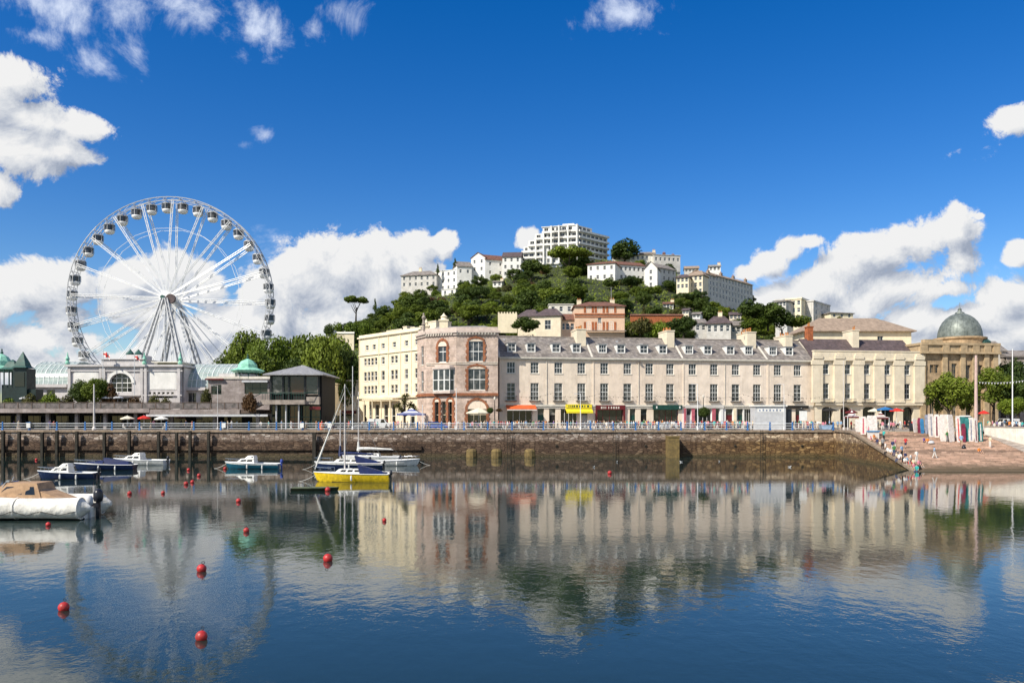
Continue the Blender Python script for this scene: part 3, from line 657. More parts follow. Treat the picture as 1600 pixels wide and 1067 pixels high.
    mb = MB(); mb.fbox(F, ua, ub, -8.6, -3.4, zE, zt); mb.fbox(F, ua - .1, ub + .1, -8.7, -3.3, zt, zt + .22)
    ck = mb.build('chimney', MATS['pale_cream'], root)
    mb = MB()
    for q in range(5 if i != 1 else 6): pots(mb, F, [(ua + ub) / 2 + random.uniform(-.12, .12)], -3.9 - q * .85, zt + .22, random.uniform(.45, .9), random.uniform(.14, .2))
    if i == 2: pots(mb, F, [ua - .9], -4.2, zt - .3, .6)
    flush_pots(ck)
    # small things on the slates: vents, rooflights
    for q in range(3): mb = MB(); uu = random.uniform(u0 + 1, u1 - 1); zz = random.uniform(zE + .8, zR - .8); n = rn(zz); mb.fbox(F, uu - .25, uu + .25, n - .2, n + .10, zz - .1, zz + .16); mb.build('roof_vent', MATS['light_grey'], root)
    # ground floor
    spec = [
        [('shop', 792, 832), ('door', 840, 850), ('door', 858, 868), ('shop', 876, 902), ('door', 909, 918)],
        [('shop', 932, 974), ('door', 984, 993), ('door', 1001, 1011), ('shop', 1021, 1060)],
        [('door', 1073, 1080), ('shop', 1086, 1112), ('door', 1118, 1124), ('door', 1134, 1145), ('door', 1152, 1161), ('shop', 1163, 1179), ('door', 1185, 1193)],
        [('shop', 1204, 1236), ('door', 1243, 1252)]][i]
    holes = []; zt1 = F.z(638, 800)
    for kd, a, b in spec: holes.append((F.u(a), F.u(b), z0 + (.35 if kd == 'shop' else 0.0), zt1, kd))
    mb = MB(); mb.wall(F, u0, u1, z0, zB - .3, [h[:4] for h in holes], .5); mb.build('ground_floor_wall', MATS['cream_pink'] if i != 2 else MATS['white_render'], root)
    for h in holes:
        if h[4] == 'shop': window(root, F, h[0], h[1], h[2], h[3], 4, 1, n=-.32, fw=.1, sill=False, frame=['white', 'dark_red', 'white', 'black_iron'][i], name='shop_window', pane='glass_dark')
        else:
            mb = MB(); ua, ub, za, zb = h[:4]; zm = za + 2.5
            mb.fbox(F, ua, ub, -.42, -.36, za, zm); mb.fbox(F, ua, ub, -.45, -.30, zm, zm + .1)
            for s in (.0, .5):
                for v in (.06, .54): mb.fbox(F, ua + (ub - ua) * (.1 + s * .88), ua + (ub - ua) * (.46 + s * .88), -.36, -.335, za + .2 + v * 1.9, za + .2 + (v + .36) * 1.9)
            dr = mb.build('door', [MATS['door_grey'], MATS['dark_red'], MATS['dark'], MATS['dark_green']][(i + int(ua)) % 4], root)
            mb = MB(); q = F.pt(ua + .25, -.33, za + 1.2); mb.lathe((q[0], q[1], q[2] - .04), [(0, 0), (.04, .02), (.04, .06), (0, .08)], 6); mb.build('handle', MATS['chrome'], dr)
            if zb > zm + .15: mb = MB(); mb.fbox(F, ua, ub, -.41, -.37, zm + .1, zb); mb.build('fanlight', MATS['glass'], root)
    if i == 0:
        mb = MB(); ua, ub = F.u(790), F.u(836)
        cross(F, ua, ub, [(.1, F.z(632, 800)), (1.9, F.z(638.5, 800)), (1.9, F.z(641, 800)), (1.8, F.z(641, 800)), (1.8, F.z(639.4, 800)), (.1, F.z(633, 800))], mb); aw = mb.build('awning', MATS['red_orange'], root)
        mb = MB(); mb.fbox(F, ua, ub, 1.902, 1.93, F.z(641.2, 800), F.z(639.6, 800)); mb.build('valance', MATS['awning_white'], aw)
        mb = MB(); ua, ub = F.u(883), F.u(925) - .1; mb.fbox(F, ua, ub, .30, .42, F.z(637.5, 900), F.z(631.5, 900)); mb.build('shop_sign', MATS['yellow'], root)
        mb = MB(); mb.m = 0
        cross(F, ua, ub, [(.1, F.z(638, 900)), (1.4, F.z(643, 900)), (1.4, F.z(645.5, 900)), (1.3, F.z(645.5, 900)), (1.3, F.z(643.6, 900)), (.1, F.z(638.8, 900))], mb); mb.build('awning', MATS['yellow'], root)
        # worn dark strokes of the lettering
        mb = MB(); uu = ua + .6
        while uu < ub - .6: wd = random.uniform(.15, .4); mb.fbox(F, uu, uu + wd, .421, .43, F.z(636.3, 900), F.z(633, 900)); uu += wd + random.uniform(.12, .35)
        mb.build('sign_lettering', MATS['dark_green'], root)
    if i == 1:
        mb = MB(); mb.fbox(F, F.u(930), F.u(976), .29, .44, F.z(640, 950), F.z(633, 950)); mb.build('shop_sign', MATS['dark_red'], root)
        for a, b in ((930, 932.5), (973.5, 976)): mb = MB(); mb.fbox(F, F.u(a), F.u(b), .02, .4, z0, F.z(640, 950)); mb.build('shop_pilaster', MATS['dark_red'], root)
        mb = MB(); mb.fbox(F, F.u(1019), F.u(1066) - .2, .29, .45, F.z(640, 1040), F.z(632.5, 1040)); mb.build('shop_sign', MATS['dark_green'], root)
        mb = MB(); uu = F.u(1028)
        mb.fbox(F, F.u(1024), F.u(1026), .451, .46, F.z(638, 1040), F.z(634.5, 1040)); mb.fbox(F, F.u(1060), F.u(1062), .451, .46, F.z(638, 1040), F.z(634.5, 1040)); mb.build('sign_lettering', MATS['white'], root)
        mb = MB(); uu = F.u(938)
        while uu < F.u(968): wd = random.uniform(.15, .4); mb.fbox(F, uu, uu + wd, .441, .45, F.z(638.5, 950), F.z(635, 950)); uu += wd + random.uniform(.15, .5)
        mb.build('sign_lettering', MATS['sill'], root)
    if i == 2:
        for a, b, mt in ((1080.5, 1085, 'pink_paint'), (1112.5, 1117.5, 'pink_paint'), (1125, 1129, 'white'), (1068.5, 1071.5, 'pink_paint'), (1146, 1150, 'cream')):
            mb = MB(); mb.fbox(F, F.u(a), F.u(b), .02, .25, z0, F.z(638, 1090)); mb.build('shop_pilaster', MATS[mt], root)
        mb = MB(); mb.fbox(F, F.u(1070), F.u(1130), .285, .36, F.z(637.5, 1090), F.z(632.5, 1090)); mb.build('shop_sign', MATS['grey_white'], root)
    if i == 3:
        mb = MB(); mb.fbox(F, F.u(1200), F.u(1262), .29, .40, F.z(638, 1230), F.z(633.5, 1230)); mb.build('shop_sign', MATS['dark'], root)
# television dish on one front
o = thing('satellite_dish', 'small grey satellite dish on the cream terrace between two upper windows', 'satellite dish', F.pt(F.u(998), .05, F.z(565, 998)))
mb = MB(); p = F.pt(F.u(998), .4, F.z(565, 998)); mb.lathe((p[0], p[1], p[2] - .25), [(0, 0), (.2, .05), (.33, .2), (.31, .2), (.18, .08), (0, .03)], 12); mb.build('dish', MATS['concrete'], o)
mb = MB(); mb.tube(F.pt(F.u(998), .02, F.z(565, 998) - .2), p, .03); mb.build('bracket', MATS['black_iron'], o)

# pilastered building
F = Facade(1272.6, 167.6, 1440, 171); u0, u1 = 0.0, F.len
root = thing('pilastered_building', 'cream building with six tall pilasters and a plain parapet right of the terrace', 'building', F.pt(0, 0, z0))
zP, zC = F.z(548, 1350), F.z(564, 1350); zg = F.z(629, 1350)
wx = [1290, 1324, 1354, 1386, 1417]; px_ = [1276, 1310, 1340, 1372, 1403, 1435]
h2 = [(F.u(p) - .75, F.u(p) + .75, F.z(585, 1350), F.z(569, 1350)) for p in wx]; h1 = [(F.u(p) - .75, F.u(p) + .75, F.z(623, 1350), F.z(599, 1350)) for p in wx]
mb = MB(); mb.wall(F, u0, u1, zg, zC, h2 + h1, .25); mb.fbox(F, u0, u1, -14, -1, z0, zC - .1); mb.build('wall', MATS['pale_cream'], root)
for h in h2: window(root, F, *h, 2, 2, fw=.09)
for k, h in enumerate(h1):
    w = window(root, F, *h, 2, 3, fw=.09, pane='glass')
mb = MB(); mb.fbox(F, -.3, u1 + .3, -.5, .55, zC, zC + .35); mb.fbox(F, -.2, u1 + .2, -.5, .35, zC + .35, zP - .25); mb.fbox(F, -.3, u1 + .3, -.6, .45, zP - .25, zP); mb.build('parapet', MATS['pale_cream'], root)
for p in px_:
    mb = MB(); u = F.u(p); mb.fbox(F, u - 1.15, u + 1.15, .003, .5, zg + .4, zC - .9); mb.fbox(F, u - 1.3, u + 1.3, .003, .6, zC - .9, zC - .003); mb.fbox(F, u - 1.3, u + 1.3, .004, .62, zg + .003, zg + .4)
    mb.fbox(F, u - 1.05, u + 1.05, .351, .7, zC + .36, zC + 1.1); mb.fbox(F, u - .8, u + .8, .351, .6, zC + 1.1, zC + 1.5)
    mb.build('pilaster', MATS['pale_cream'], root)
mb = MB(); mb.fbox(F, 0, u1, .002, .5, zg - .55, zg); mb.build('string_course', MATS['pale_cream'], root)
for p in wx[:3]:
    mb = MB(); u = F.u(p); mb.fbox(F, u - 1.5, u + 1.5, .51, 1.0, zg + .0, zg + .12)
    for q in range(14): r = F.pt(u - 1.45 + 2.9 * q / 13, .95, zg + .12); mb.tube(r, (r[0], r[1], zg + .8), .02, n=4)
    mb.tube(F.pt(u - 1.45, .95, zg + .8), F.pt(u + 1.45, .95, zg + .8), .03, n=4); mb.build('balcony', MATS['black_iron'], root)
zt1 = zg - .9; hs_ = [(F.u(a), F.u(b), z0, zt1) for a, b in ((1284, 1302), (1313, 1330), (1348, 1369), (1377, 1399), (1411, 1428))]
mb = MB(); mb.wall(F, 0, u1, z0, zg - .5, hs_, .9); mb.build('ground_floor_wall', MATS['pale_cream'], root)
for h in hs_:
    # rounded heads: spandrels fill the corners of each opening
    mb = MB(); R = .9
    for s in (0, 1):
        pts = [(h[0] if s == 0 else h[1], zt1)]
        for q in range(7):
            a = pi / 2 * q / 6; cx = h[0] + R if s == 0 else h[1] - R; pts.append((cx + (-1 if s == 0 else 1) * R * sin(a), zt1 - R + R * cos(a)))
        mb.prism([F.pt(u, -.02, z) for u, z in pts], tuple(-F.nrm * .8) + (0,))
    mb.build('arch_spandrel', MATS['pale_cream'], root)
    window(root, F, h[0], h[1], h[2], h[3], 4, 2, n=-.8, fw=.1, sill=False, frame='black_iron', pane='glass_dark', name='shop_window')
mb = MB(); cross(F, 0, u1, [(-.65, zC + .5), (-6.5, F.z(531, 1350) + .7), (-6.5, F.z(531, 1350) + .4), (-.65, zC + .2)], mb); cross(F, 0, u1, [(-6.52, F.z(531, 1350) + .7), (-14, zC), (-14, zC - .3), (-6.52, F.z(531, 1350) + .4)], mb)
mb.build('roof', MATS['slate_brown'], root)
for a, b, n0, n1, zt, mt in ((1285, 1293.5, -7.4, -6.0, F.z(513, 1290) + .9, 'terracotta'), (1349, 1359, -8, -4.0, F.z(516, 1355) + .3, 'pale_cream')):
    mb = MB(); mb.fbox(F, F.u(a), F.u(b), n0, n1, zC, zt); mb.fbox(F, F.u(a) - .12, F.u(b) + .12, n0 - .1, n1 + .1, zt, zt + .2); ck = mb.build('chimney', MATS[mt], root)
    mb = MB(); pots(mb, F, [F.u((a + b) / 2)], n1 - .6, zt + .2, .9); pots(mb, F, [F.u((a + b) / 2)], n1 - 1.1, zt + .2, .7); flush_pots(ck)

# hipped building behind it
def hip_roof(mb, F, u0, u1, n0, n1, ze, zr, inset, th=.25):
    nm = (n0 + n1) / 2; a, b, c, d = (u0, n0), (u1, n0), (u1, n1), (u0, n1); e_, f_ = (u0 + inset, nm), (u1 - inset, nm)
    P = lambda q, z: F.pt(q[0], q[1], z)
    V = [P(a, ze), P(b, ze), P(c, ze), P(d, ze), P(e_, zr), P(f_, zr), P(a, ze - th), P(b, ze - th), P(c, ze - th), P(d, ze - th)]
    return mb.add(V, [(0,1,5,4), (1,2,5), (2,3,4,5), (3,0,4), (0,6,7,1), (1,7,8,2), (2,8,9,3), (3,9,6,0), (6,9,8,7)])
F2 = Facade(1258, 190, 1424, 190); root = thing('hipped_building', 'long cream building with a pale brown hipped roof behind the pilastered building', 'building', F2.pt(0, 0, QZ))
ze = F2.z(517.5); mb = MB()
hh = [(F2.u(a), F2.u(b), F2.z(534), F2.z(525)) for a, b in ((1371, 1380),)]
mb.wall(F2, 0, F2.len, QZ, ze, hh, .3); mb.fbox(F2, 0, F2.len, -12, -.8, QZ, ze - .1); mb.build('wall', MATS['cream'], root)
window(root, F2, *hh[0], 2, 1)
mb = MB(); hip_roof(mb, F2, -1.0, F2.len + .9, .8, -12.8, ze + .1, F2.z(503) + 1.6, 6.5); mb.build('roof', MATS['roof_brown'], root)

# domed building
F = Facade(1439, 171, 1556, 173); root = thing('domed_building', 'tan stone building with a round grey green dome behind the harbour trees', 'building', F.pt(0, 0, z0))
zP, zC = F.z(536, 1490), F.z(553, 1490)
holes = [(F.u(p) - .6, F.u(p) + .6, F.z(b, 1490), F.z(a, 1490)) for p, a, b in ((1457, 570, 583), (1463, 570, 583), (1491, 568, 592), (1513, 570, 592), (1531, 570, 592), (1457, 610, 650), (1491, 606, 650), (1513, 606, 650), (1531, 606, 650))]
mb = MB(); mb.wall(F, 0, F.len, z0, zC, holes, .5); mb.fbox(F, 0, F.len, -20, -1.2, z0, zC - .05); mb.build('wall', MATS['tan_stone'], root)
for h in holes: window(root, F, *h, 2, 3, n=-.35, fw=.08, frame='tan_trim')
mb = MB(); mb.fbox(F, -.5, F.len + .6, -20, .9, zC, zC + .45); mb.fbox(F, -.2, F.len + .3, -20, .45, zC + .45, zP - .5); mb.fbox(F, -.45, F.len + .55, -20, .8, zP - .5, zP); mb.build('cornice', MATS['tan_trim'], root)
for p in (1441, 1475, 1503, 1522, 1540, 1554):
    mb = MB(); u = F.u(p); mb.fbox(F, u - .55, u + .55, .003, .45, z0, zC - .003); mb.fbox(F, u - .75, u + .75, .46, .75, zC + .45, zP - .5); mb.build('pilaster', MATS['tan_trim'], root)
mb = MB(); mb.fbox(F, .6, 4.6, -.9, .5, zP + .003, zP + .7); mb.build('parapet_block', MATS['tan_trim'], root)
mb = MB(); yd = 181.0; c = (X(1499.5, yd), yd, 0); zd0, zd1 = Z(527, yd), Z(489, yd); R = 31.5 / FP * yd
mb.lathe(c, [(R * 1.12, zP), (R * 1.12, zd0 - .9), (R * 1.2, zd0 - .6), (R * 1.2, zd0 - .25), (R * 1.02, zd0 - .1)], 32); mb.build('dome_drum', MATS['tan_stone'], root)
mb = MB(); mb.sm = True; prof = [(R * cos(a), zd0 - .1 + (zd1 - zd0) * sin(a)) for a in [pi / 2 * q / 14 for q in range(15)]]; prof[-1] = (.02, prof[-1][1]); mb.lathe(c, prof, 40); dm = mb.build('dome', MATS['lead_green'], root)
mb = MB()
for q in range(20):
    a = 2 * pi * q / 20; mb.path([(c[0] + (r + .02) * cos(a), c[1] + (r + .02) * sin(a), z) for r, z in prof[::2]], .035, 4)
mb.build('dome_rib', MATS['lead_green'], dm)
mb = MB(); mb.lathe((c[0], c[1], zd1 - .2), [(1.0, 0), (.9, .3), (.5, .45), (.35, .8), (.45, 1.0), (.2, 1.25), (.05, 1.6), (.03, 2.6), (0, 2.6)], 12); mb.build('dome_finial', MATS['lead_green'], root)
mb = MB(); cx = X(1528, 179); mb.lathe((cx, 179, 0), [(2.6, zP), (2.6, zP + .9), (.5, zP + 2.6), (0, zP + 2.8)], 8); mb.build('side_cupola', MATS['copper_dark'], root)

# buildings leaving the frame on the right
for (pa, pb, y, ze, zt, mt, nm, lb) in ((1558, 1572, 186, 548, 530, 'slate', 'townhouse', 'grey roofed house behind the right side of the domed building'), (1572, 1660, 184, 556, 545, 'white_render', 'townhouse', 'grey house leaving the frame right of the slim white mast')):
    G = Facade(pa, y, pb, y); r2 = thing(nm, lb, 'house', G.pt(0, 0, QZ)); mb = MB(); hh = [(u, u + 1.1, G.z(b), G.z(a)) for u in [1.0 + 2.6 * q for q in range(int((G.len - 1.6) / 2.6))] for a, b in ((565, 580), (600, 622))]
    mb.wall(G, 0, G.len, QZ, G.z(ze), hh, .3); mb.fbox(G, 0, G.len, -9, -.8, QZ, G.z(ze) - .1); mb.build('wall', MATS['grey_white' if mt == 'slate' else 'concrete'], r2)
    for h in hh: window(r2, G, *h, 2, 2)
    mb = MB(); cross(G, -.2, G.len + .2, [(.4, G.z(ze)), (-4.5, G.z(zt)), (-9.4, G.z(ze)), (-9.4, G.z(ze) - .3), (.4, G.z(ze) - .3)], mb); mb.build('roof', MATS['slate'], r2)

# red brick and pink stone corner building
P = [(X(652, 163), 163), (X(666.5, 158.5), 158.5), (X(713, 155), 155), (X(778, 155), 155)]
root = thing('corner_building', 'pink stone corner building with red brick window arches and a bay window', 'building', (P[2][0], P[2][1], z0))
FA, FB, FC = Line(P[0], P[1]), Line(P[1], P[2]), Line(P[2], P[3])
zT, zM, zL = FC.z(520, 740), FC.z(567, 740), FC.z(614, 740)
def corner_windows(F, px, py0, py1, half): u = F.u(px); return (u - half, u + half, F.z(py1, px), F.z(py0, px))
wA = [corner_windows(FA, 660, 541, 570, .65), corner_windows(FA, 660, 580, 612, .65)]
wB = [corner_windows(FB, 691.5, 533, 566, 1.05)]
wC = [corner_windows(FC, 743.5, 533, 565, 1.5), corner_windows(FC, 745, 576, 609.5, 1.75)]
gB = [(FB.u(679), FB.u(686.5), z0, FB.z(627, 690)), (FB.u(690), FB.u(697), z0, FB.z(627, 690)), (FB.u(700), FB.u(707.5), z0, FB.z(627, 690))]
gC = [(FC.u(730), FC.u(760.5), z0, FC.z(626, 745))]
bayH = (FB.u(679), FB.u(709), FB.z(610, 690), FB.z(578, 690))
mb = MB(); mb.wall(FA, 0, FA.len, z0, zT, wA, .3); mb.wall(FB, 0, FB.len, z0, zT, wB + gB + [bayH], .5); mb.wall(FC, 0, FC.len, z0, zT, wC + gC, .3)
mb.poly([(P[0][0], P[0][1], zT), (P[1][0], P[1][1], zT), (P[2][0], P[2][1], zT), (P[3][0], P[3][1], zT), (P[3][0], 172, zT), (P[0][0], 172, zT)])
mb.quad((P[3][0], P[3][1], z0), (P[3][0], 172, z0), (P[3][0], 172, zT), (P[3][0], P[3][1], zT)); mb.quad((P[0][0], P[0][1], z0), (P[0][0], 172, z0), (P[0][0], 172, zT), (P[0][0], P[0][1], zT)); mb.quad((P[0][0], 172, z0), (P[3][0], 172, z0), (P[3][0], 172, zT), (P[0][0], 172, zT))
mb.build('wall', MATS['pink_stone'], root)
for h in wA: window(root, FA, *h, 1, 2, fw=.1)
for h in wB: window(root, FB, *h, 2, 2, fw=.13, arch=True)
for h in wC: window(root, FC, *h, 3, 2, fw=.13, sill=False)
def brick_surround(F, h, t=.38, n1=.14, arch_extra=0, toothed=True):
    mb = MB(); a, b, c, d = h; k = int((d - c) / .5)
    for s in (0, 1):
        for j in range(k):
            w = t + (.18 if (j % 2 and toothed) else 0); u = a if s == 0 else b
            ua, ub = (u - w, u + .12) if s == 0 else (u - .12, u + w)
            mb.fbox(F, ua, ub, .003, n1, c + (d - c) * j / k, c + (d - c) * (j + 1) / k - .01)
    w = (b - a) / 2; um = (a + b) / 2; q = 9; ri, ro, rise = w, w + t, .5 if arch_extra == 0 else arch_extra
    ang0 = math.asin(min(1, w / ((w * w + rise * rise) / (2 * rise)))) if rise < w else pi / 2
    Rr = (w * w + rise * rise) / (2 * rise) if rise < w else w; cz = d + (rise - Rr if rise < w else 0)
    for j in range(q):
        a0 = -ang0 + 2 * ang0 * j / q; a1 = -ang0 + 2 * ang0 * (j + 1) / q - .012
        e1 = .12 if j == q // 2 else 0
        pts = [(um + Rr * sin(a0), cz + Rr * cos(a0)), (um + Rr * sin(a1), cz + Rr * cos(a1)), (um + (Rr + t + .1 + e1) * sin(a1), cz + (Rr + t + .1 + e1) * cos(a1)), (um + (Rr + t + .1 + e1) * sin(a0), cz + (Rr + t + .1 + e1) * cos(a0))]
        mb.prism([F.pt(u, .004, z) for u, z in pts], tuple(F.nrm * (n1 + (.06 if e1 else 0))) + (0,))
    if rise < w or arch_extra:
        pts = [(um + (Rr - .01) * sin(-ang0 + 2 * ang0 * j / 10), cz + (Rr - .01) * cos(-ang0 + 2 * ang0 * j / 10)) for j in range(11)]
        s = MB(); s.prism([F.pt(u, .002, z) for u, z in pts], tuple(F.nrm * .05) + (0,)); s.build('tympanum', MATS['cream_pink'], root)
    return mb
brick_surround(FB, (wB[0][0], wB[0][1], wB[0][2], wB[0][3] - 1.0), .34, arch_extra=1.05).build('brick_surround', MATS['red_brick'], root)
for h in wC: brick_surround(FC, h, .30).build('brick_surround', MATS['red_brick'], root)
for h in gB[:1] + gB[2:]: brick_surround(FB, (h[0], h[1], z0, h[3] - .1), .30, arch_extra=.6).build('brick_surround', MATS['red_brick'], root)
for h in gB: window(root, FB, *h, 1, 2, n=-.4, sill=False, frame='cream', name='door', pane='glass_dark')
h = gC[0]; brick_surround(FC, (h[0], h[1], z0, h[3] - 1.6), .36, arch_extra=1.7).build('brick_surround', MATS['red_brick'], root)
window(root, FC, *h, 3, 2, n=-.26, sill=False, frame='cream', name='shop_window', pane='glass_dark')
mb = MB()
for G in (FA, FB, FC):
    mb.fbox(G, -.1, G.len + .1, .003, .34, zL - .55, zL - .2)
    mb.fbox(G, -.02, G.len + .02, .003, .12, zL - .2, zL + .02)
mb.build('brick_band', MATS['red_brick'], root)
mb = MB()
for G in (FB, FC): mb.fbox(G, 0, G.len, .004, .16, zM - .02, zM + .14); mb.fbox(G, 0, G.len, .003, .13, zM - .32, zM - .18)
mb.build('string_course', MATS['sill'], root)
mb = MB()
for G in (FB, FC): mb.fbox(G, 0, G.len, .002, .10, zM - .17, zM - .03)
mb.build('brick_string', MATS['red_brick'], root)
mb = MB()
for k_, G in enumerate((FA, FB, FC)):
    mb.fbox(G, -.02 * k_, G.len + .45, -.6, .55, zT + .002 * k_, zT + .40 + .002 * k_); mb.fbox(G, -.01 * k_, G.len + .15, -.6, .28, zT - .45 - .002 * k_, zT)
mb.build('cornice', MATS['bay_stone'], root)
mb = MB()
for k_, G in enumerate((FA, FB, FC)): mb.fbox(G, -.0, G.len, -.9, -.15, zT + .405, zT + 1.15 + .003 * k_)
mb.build('parapet', MATS['bay_stone'], root)
mb = MB()
for G in (FB, FC):
    k = int(G.len / .6)
    for j in range(k): mb.fbox(G, j * .6 + .1, j * .6 + .36, .281, .5, zT - .30, zT - .003)
mb.build('bracket', MATS['sill'], root)
mb = MB(); mb.poly([(P[0][0] + .6, 164, zT + 1.0), (P[2][0], 156.2, zT + 1.0), (P[3][0] - .5, 156.2, zT + 1.0), (P[3][0] - 3, 164, zT + 2.4), (P[0][0] + 4, 166, zT + 2.4)]); mb.poly([(P[0][0] + .6, 164, zT + 1.0), (P[0][0] + 4, 166, zT + 2.4), (P[3][0] - 3, 164, zT + 2.4), (P[3][0] - .5, 171, zT + 1)]); mb.build('roof', MATS['flat_roof'], root)
for px, yy, w, zt in ((693.5, 160, 1.7, 496), (666, 163, 1.1, 505)):
    mb = MB(); x = X(px, yy); mb.box(x - w / 2, x + w / 2, yy - .6, yy + .8, zT + .3, Z(zt + 6, yy)); mb.box(x - w / 2 - .15, x + w / 2 + .15, yy - .75, yy + .95, Z(zt + 6, yy), Z(zt + 5, yy) + .2)
    mb.lathe((x, yy, Z(zt + 5, yy) + .2), [(w * .45, 0), (w * .3, .3), (w * .42, .6), (w * .2, .9), (.05, 1.3), (0, 1.35)], 10); mb.build('roof_finial', MATS['cream'], root)
mb = MB(); x = X(662, 160); mb.lathe((x, 160, zT + 1.1), [(.35, 0), (.3, 1.0), (.5, 1.1), (.28, 1.3), (.22, 2.0), (.4, 2.4), (.34, 2.7), (.12, 2.9), (.2, 3.1), (.14, 3.35), (0, 3.4)], 10); mb.build('roof_statue', MATS['concrete'], root)
# bay window
a, b = bayH[0] - .25, bayH[1] + .25; za, zb = bayH[2] - .1, bayH[3] + .1
mb = MB(); mb.prism([FB.pt(u, n, za - .5) for u, n in ((a, .01), (a + .5, 1.0), (b - .5, 1.0), (b, .01))], (0, 0, .5)); mb.prism([FB.pt(u, n, zb) for u, n in ((a - .1, .01), (a + .4, 1.15), (b - .4, 1.15), (b + .1, .01))], (0, 0, .35))
mb.prism([FB.pt(u, n, zb + .35) for u, n in ((a + .2, .012), (a + .8, .7), (b - .8, .7), (b - .2, .012))], (0, 0, .4)); bay = mb.build('bay_window', MATS['bay_stone'], root)
bl = Line(FB.pt(a, 0, 0), FB.pt(a + .5, 1.0, 0)); bm = Line(FB.pt(a + .5, 1.0, 0), FB.pt(b - .5, 1.0, 0)); br_ = Line(FB.pt(b - .5, 1.0, 0), FB.pt(b, 0, 0))
for G in (bl, br_): window(bay, G, .02, G.len - .02, za, zb, 1, 2, n=-.08, fw=.12, sill=False)
q = bm.len / 3
for j in range(3): window(bay, bm, j * q + .03, (j + 1) * q - .03, za, zb, 1, 2, n=-.06, fw=.12, sill=False)

# hotel: cream, five floors, receding to the left
F = Facade(561, 184, 656, 166); root = thing('hotel', 'tall cream hotel with rows of small windows left of the red brick corner building', 'building', F.pt(0, 0, QZ))
zt = F.z(517, 656); rows = [(542, 534), (567.5, 557), (592, 577.5), (614.5, 600), ]
cols = [(573.5, 1), (584.5, 1), (598.5, 1), (616, 1), (635, 1), (651, 1)]
def rowz(py656): return CH + (HY - py656) / FP * F.Y(635)
hs2 = []
for r, (pb_, pt_) in enumerate([(540, 532), (565.5, 554), (591.5, 576.5), (613, 600)]):
    for ci, (p, _) in enumerate(cols):
        u = F.u(p); zb_, zt_ = rowz(pb_), rowz(pt_)
        if r in (1, 2, 3) and ci in (0, 1, 3):
            for s in (-.75, .75): hs2.append((u + s - .58, u + s + .58, zb_, zt_))
        else: hs2.append((u - .66, u + .66, zb_, zt_))
gh = [(F.u(a), F.u(b), QZ, rowz(631)) for a, b in ((567, 572), (577, 582), (586, 592), (600, 606), (612, 618), (629, 634), (641, 648))]
mb = MB(); mb.wall(F, 0, F.len, QZ, zt, hs2 + gh, .28); mb.fbox(F, 0, F.len, -14, -.9, QZ, zt - .1); mb.build('wall', MATS['cream'], root)
for h in hs2: window(root, F, *h, 1, 2, fw=.09)
for h in gh: window(root, F, *h, 1, 2, fw=.09, sill=False, name='door', pane='glass_dark')
mb = MB(); mb.fbox(F, -.2, F.len + .1, -.4, .4, zt, zt + .3); mb.fbox(F, -.2, F.len + .1, -.4, -.1, zt + .3, zt + .8); mb.fbox(F, 0, F.len, .003, .25, rowz(549), rowz(547.5)); mb.build('cornice', MATS['cream'], root)
mb = MB(); mb.fbox(F, 0, F.len, .003, .5, rowz(621), rowz(617)); mb.fbox(F, F.u(577), F.u(625), .5, 1.9, rowz(624), rowz(622)); mb.build('string_course', MATS['cream'], root)
for p in (562, 592, 607, 626, 643): mb = MB(); u = F.u(p); mb.fbox(F, u - .12, u + .12, .004, .14, rowz(615), zt - .01); mb.build('pilaster_strip', MATS['cream'], root)
for p in (579, 592, 606, 620): mb = MB(); q = F.pt(F.u(p), 1.7, QZ); mb.tube(q, (q[0], q[1], rowz(624)), .13, n=8); mb.build('porch_column', MATS['cream'], root)
for a, b, top in ((581, 604, 514), (606, 612, 511), (618, 624, 514), (632, 636, 514), (644, 657, 509)):
    mb = MB(); mb.fbox(F, F.u(a), F.u(b), -8, -4, zt - .5, rowz(top) + .8); mb.fbox(F, F.u(a) - .1, F.u(b) + .1, -8.1, -3.9, rowz(top) + .8, rowz(top) + 1.0); mb.build('roof_block', MATS['pale_cream'], root)
mb = MB(); mb.fbox(F, .4, F.len, -12, -1, zt, zt + .25); mb.build('roof', MATS['flat_roof'], root)

# low shops behind the trees, left of the hotel
for (pa, pb, y, ptop, lb, mt, ws) in ((505, 520, 176, 600, 'small cream building behind the glass pavilion, under the trees', 'cream', [(509, 514, 610, 622), (509, 514, 628, 640)]),
                                 (524, 560, 186, 596, 'two storey cream shop between the trees and the tall hotel', 'cream', [(528, 533, 608, 620), (537, 542, 604, 618), (549, 555, 604, 618), (528, 533, 628, 640)])):
    G = Facade(pa, y, pb, y); r2 = thing('shop_building', lb, 'building', G.pt(0, 0, QZ)); hh = [(G.u(a), G.u(b), G.z(d), G.z(c)) for a, b, c, d in ws]; gg = [(1, G.len - 1, QZ, QZ + 3.0)]
    mb = MB(); mb.wall(G, 0, G.len, QZ, G.z(ptop), hh + gg, .5); mb.fbox(G, 0, G.len, -9, -1, QZ, G.z(ptop) - .1); mb.build('wall', MATS[mt], r2)
    for h in hh: window(r2, G, *h, 1, 2)
    window(r2, G, *gg[0], 3, 1, n=-.4, sill=False, frame='dark_red', pane='glass_dark', name='shop_window')
    mb = MB(); mb.fbox(G, -.1, G.len + .1, -9, .3, G.z(ptop), G.z(ptop) + .35); mb.build('cornice', MATS['cream'], r2)
    mb = MB(); mb.fbox(G, .5, G.len - .5, .05, .2, QZ + 3.1, QZ + 3.8); mb.build('shop_sign', MATS['dark_red'], r2)

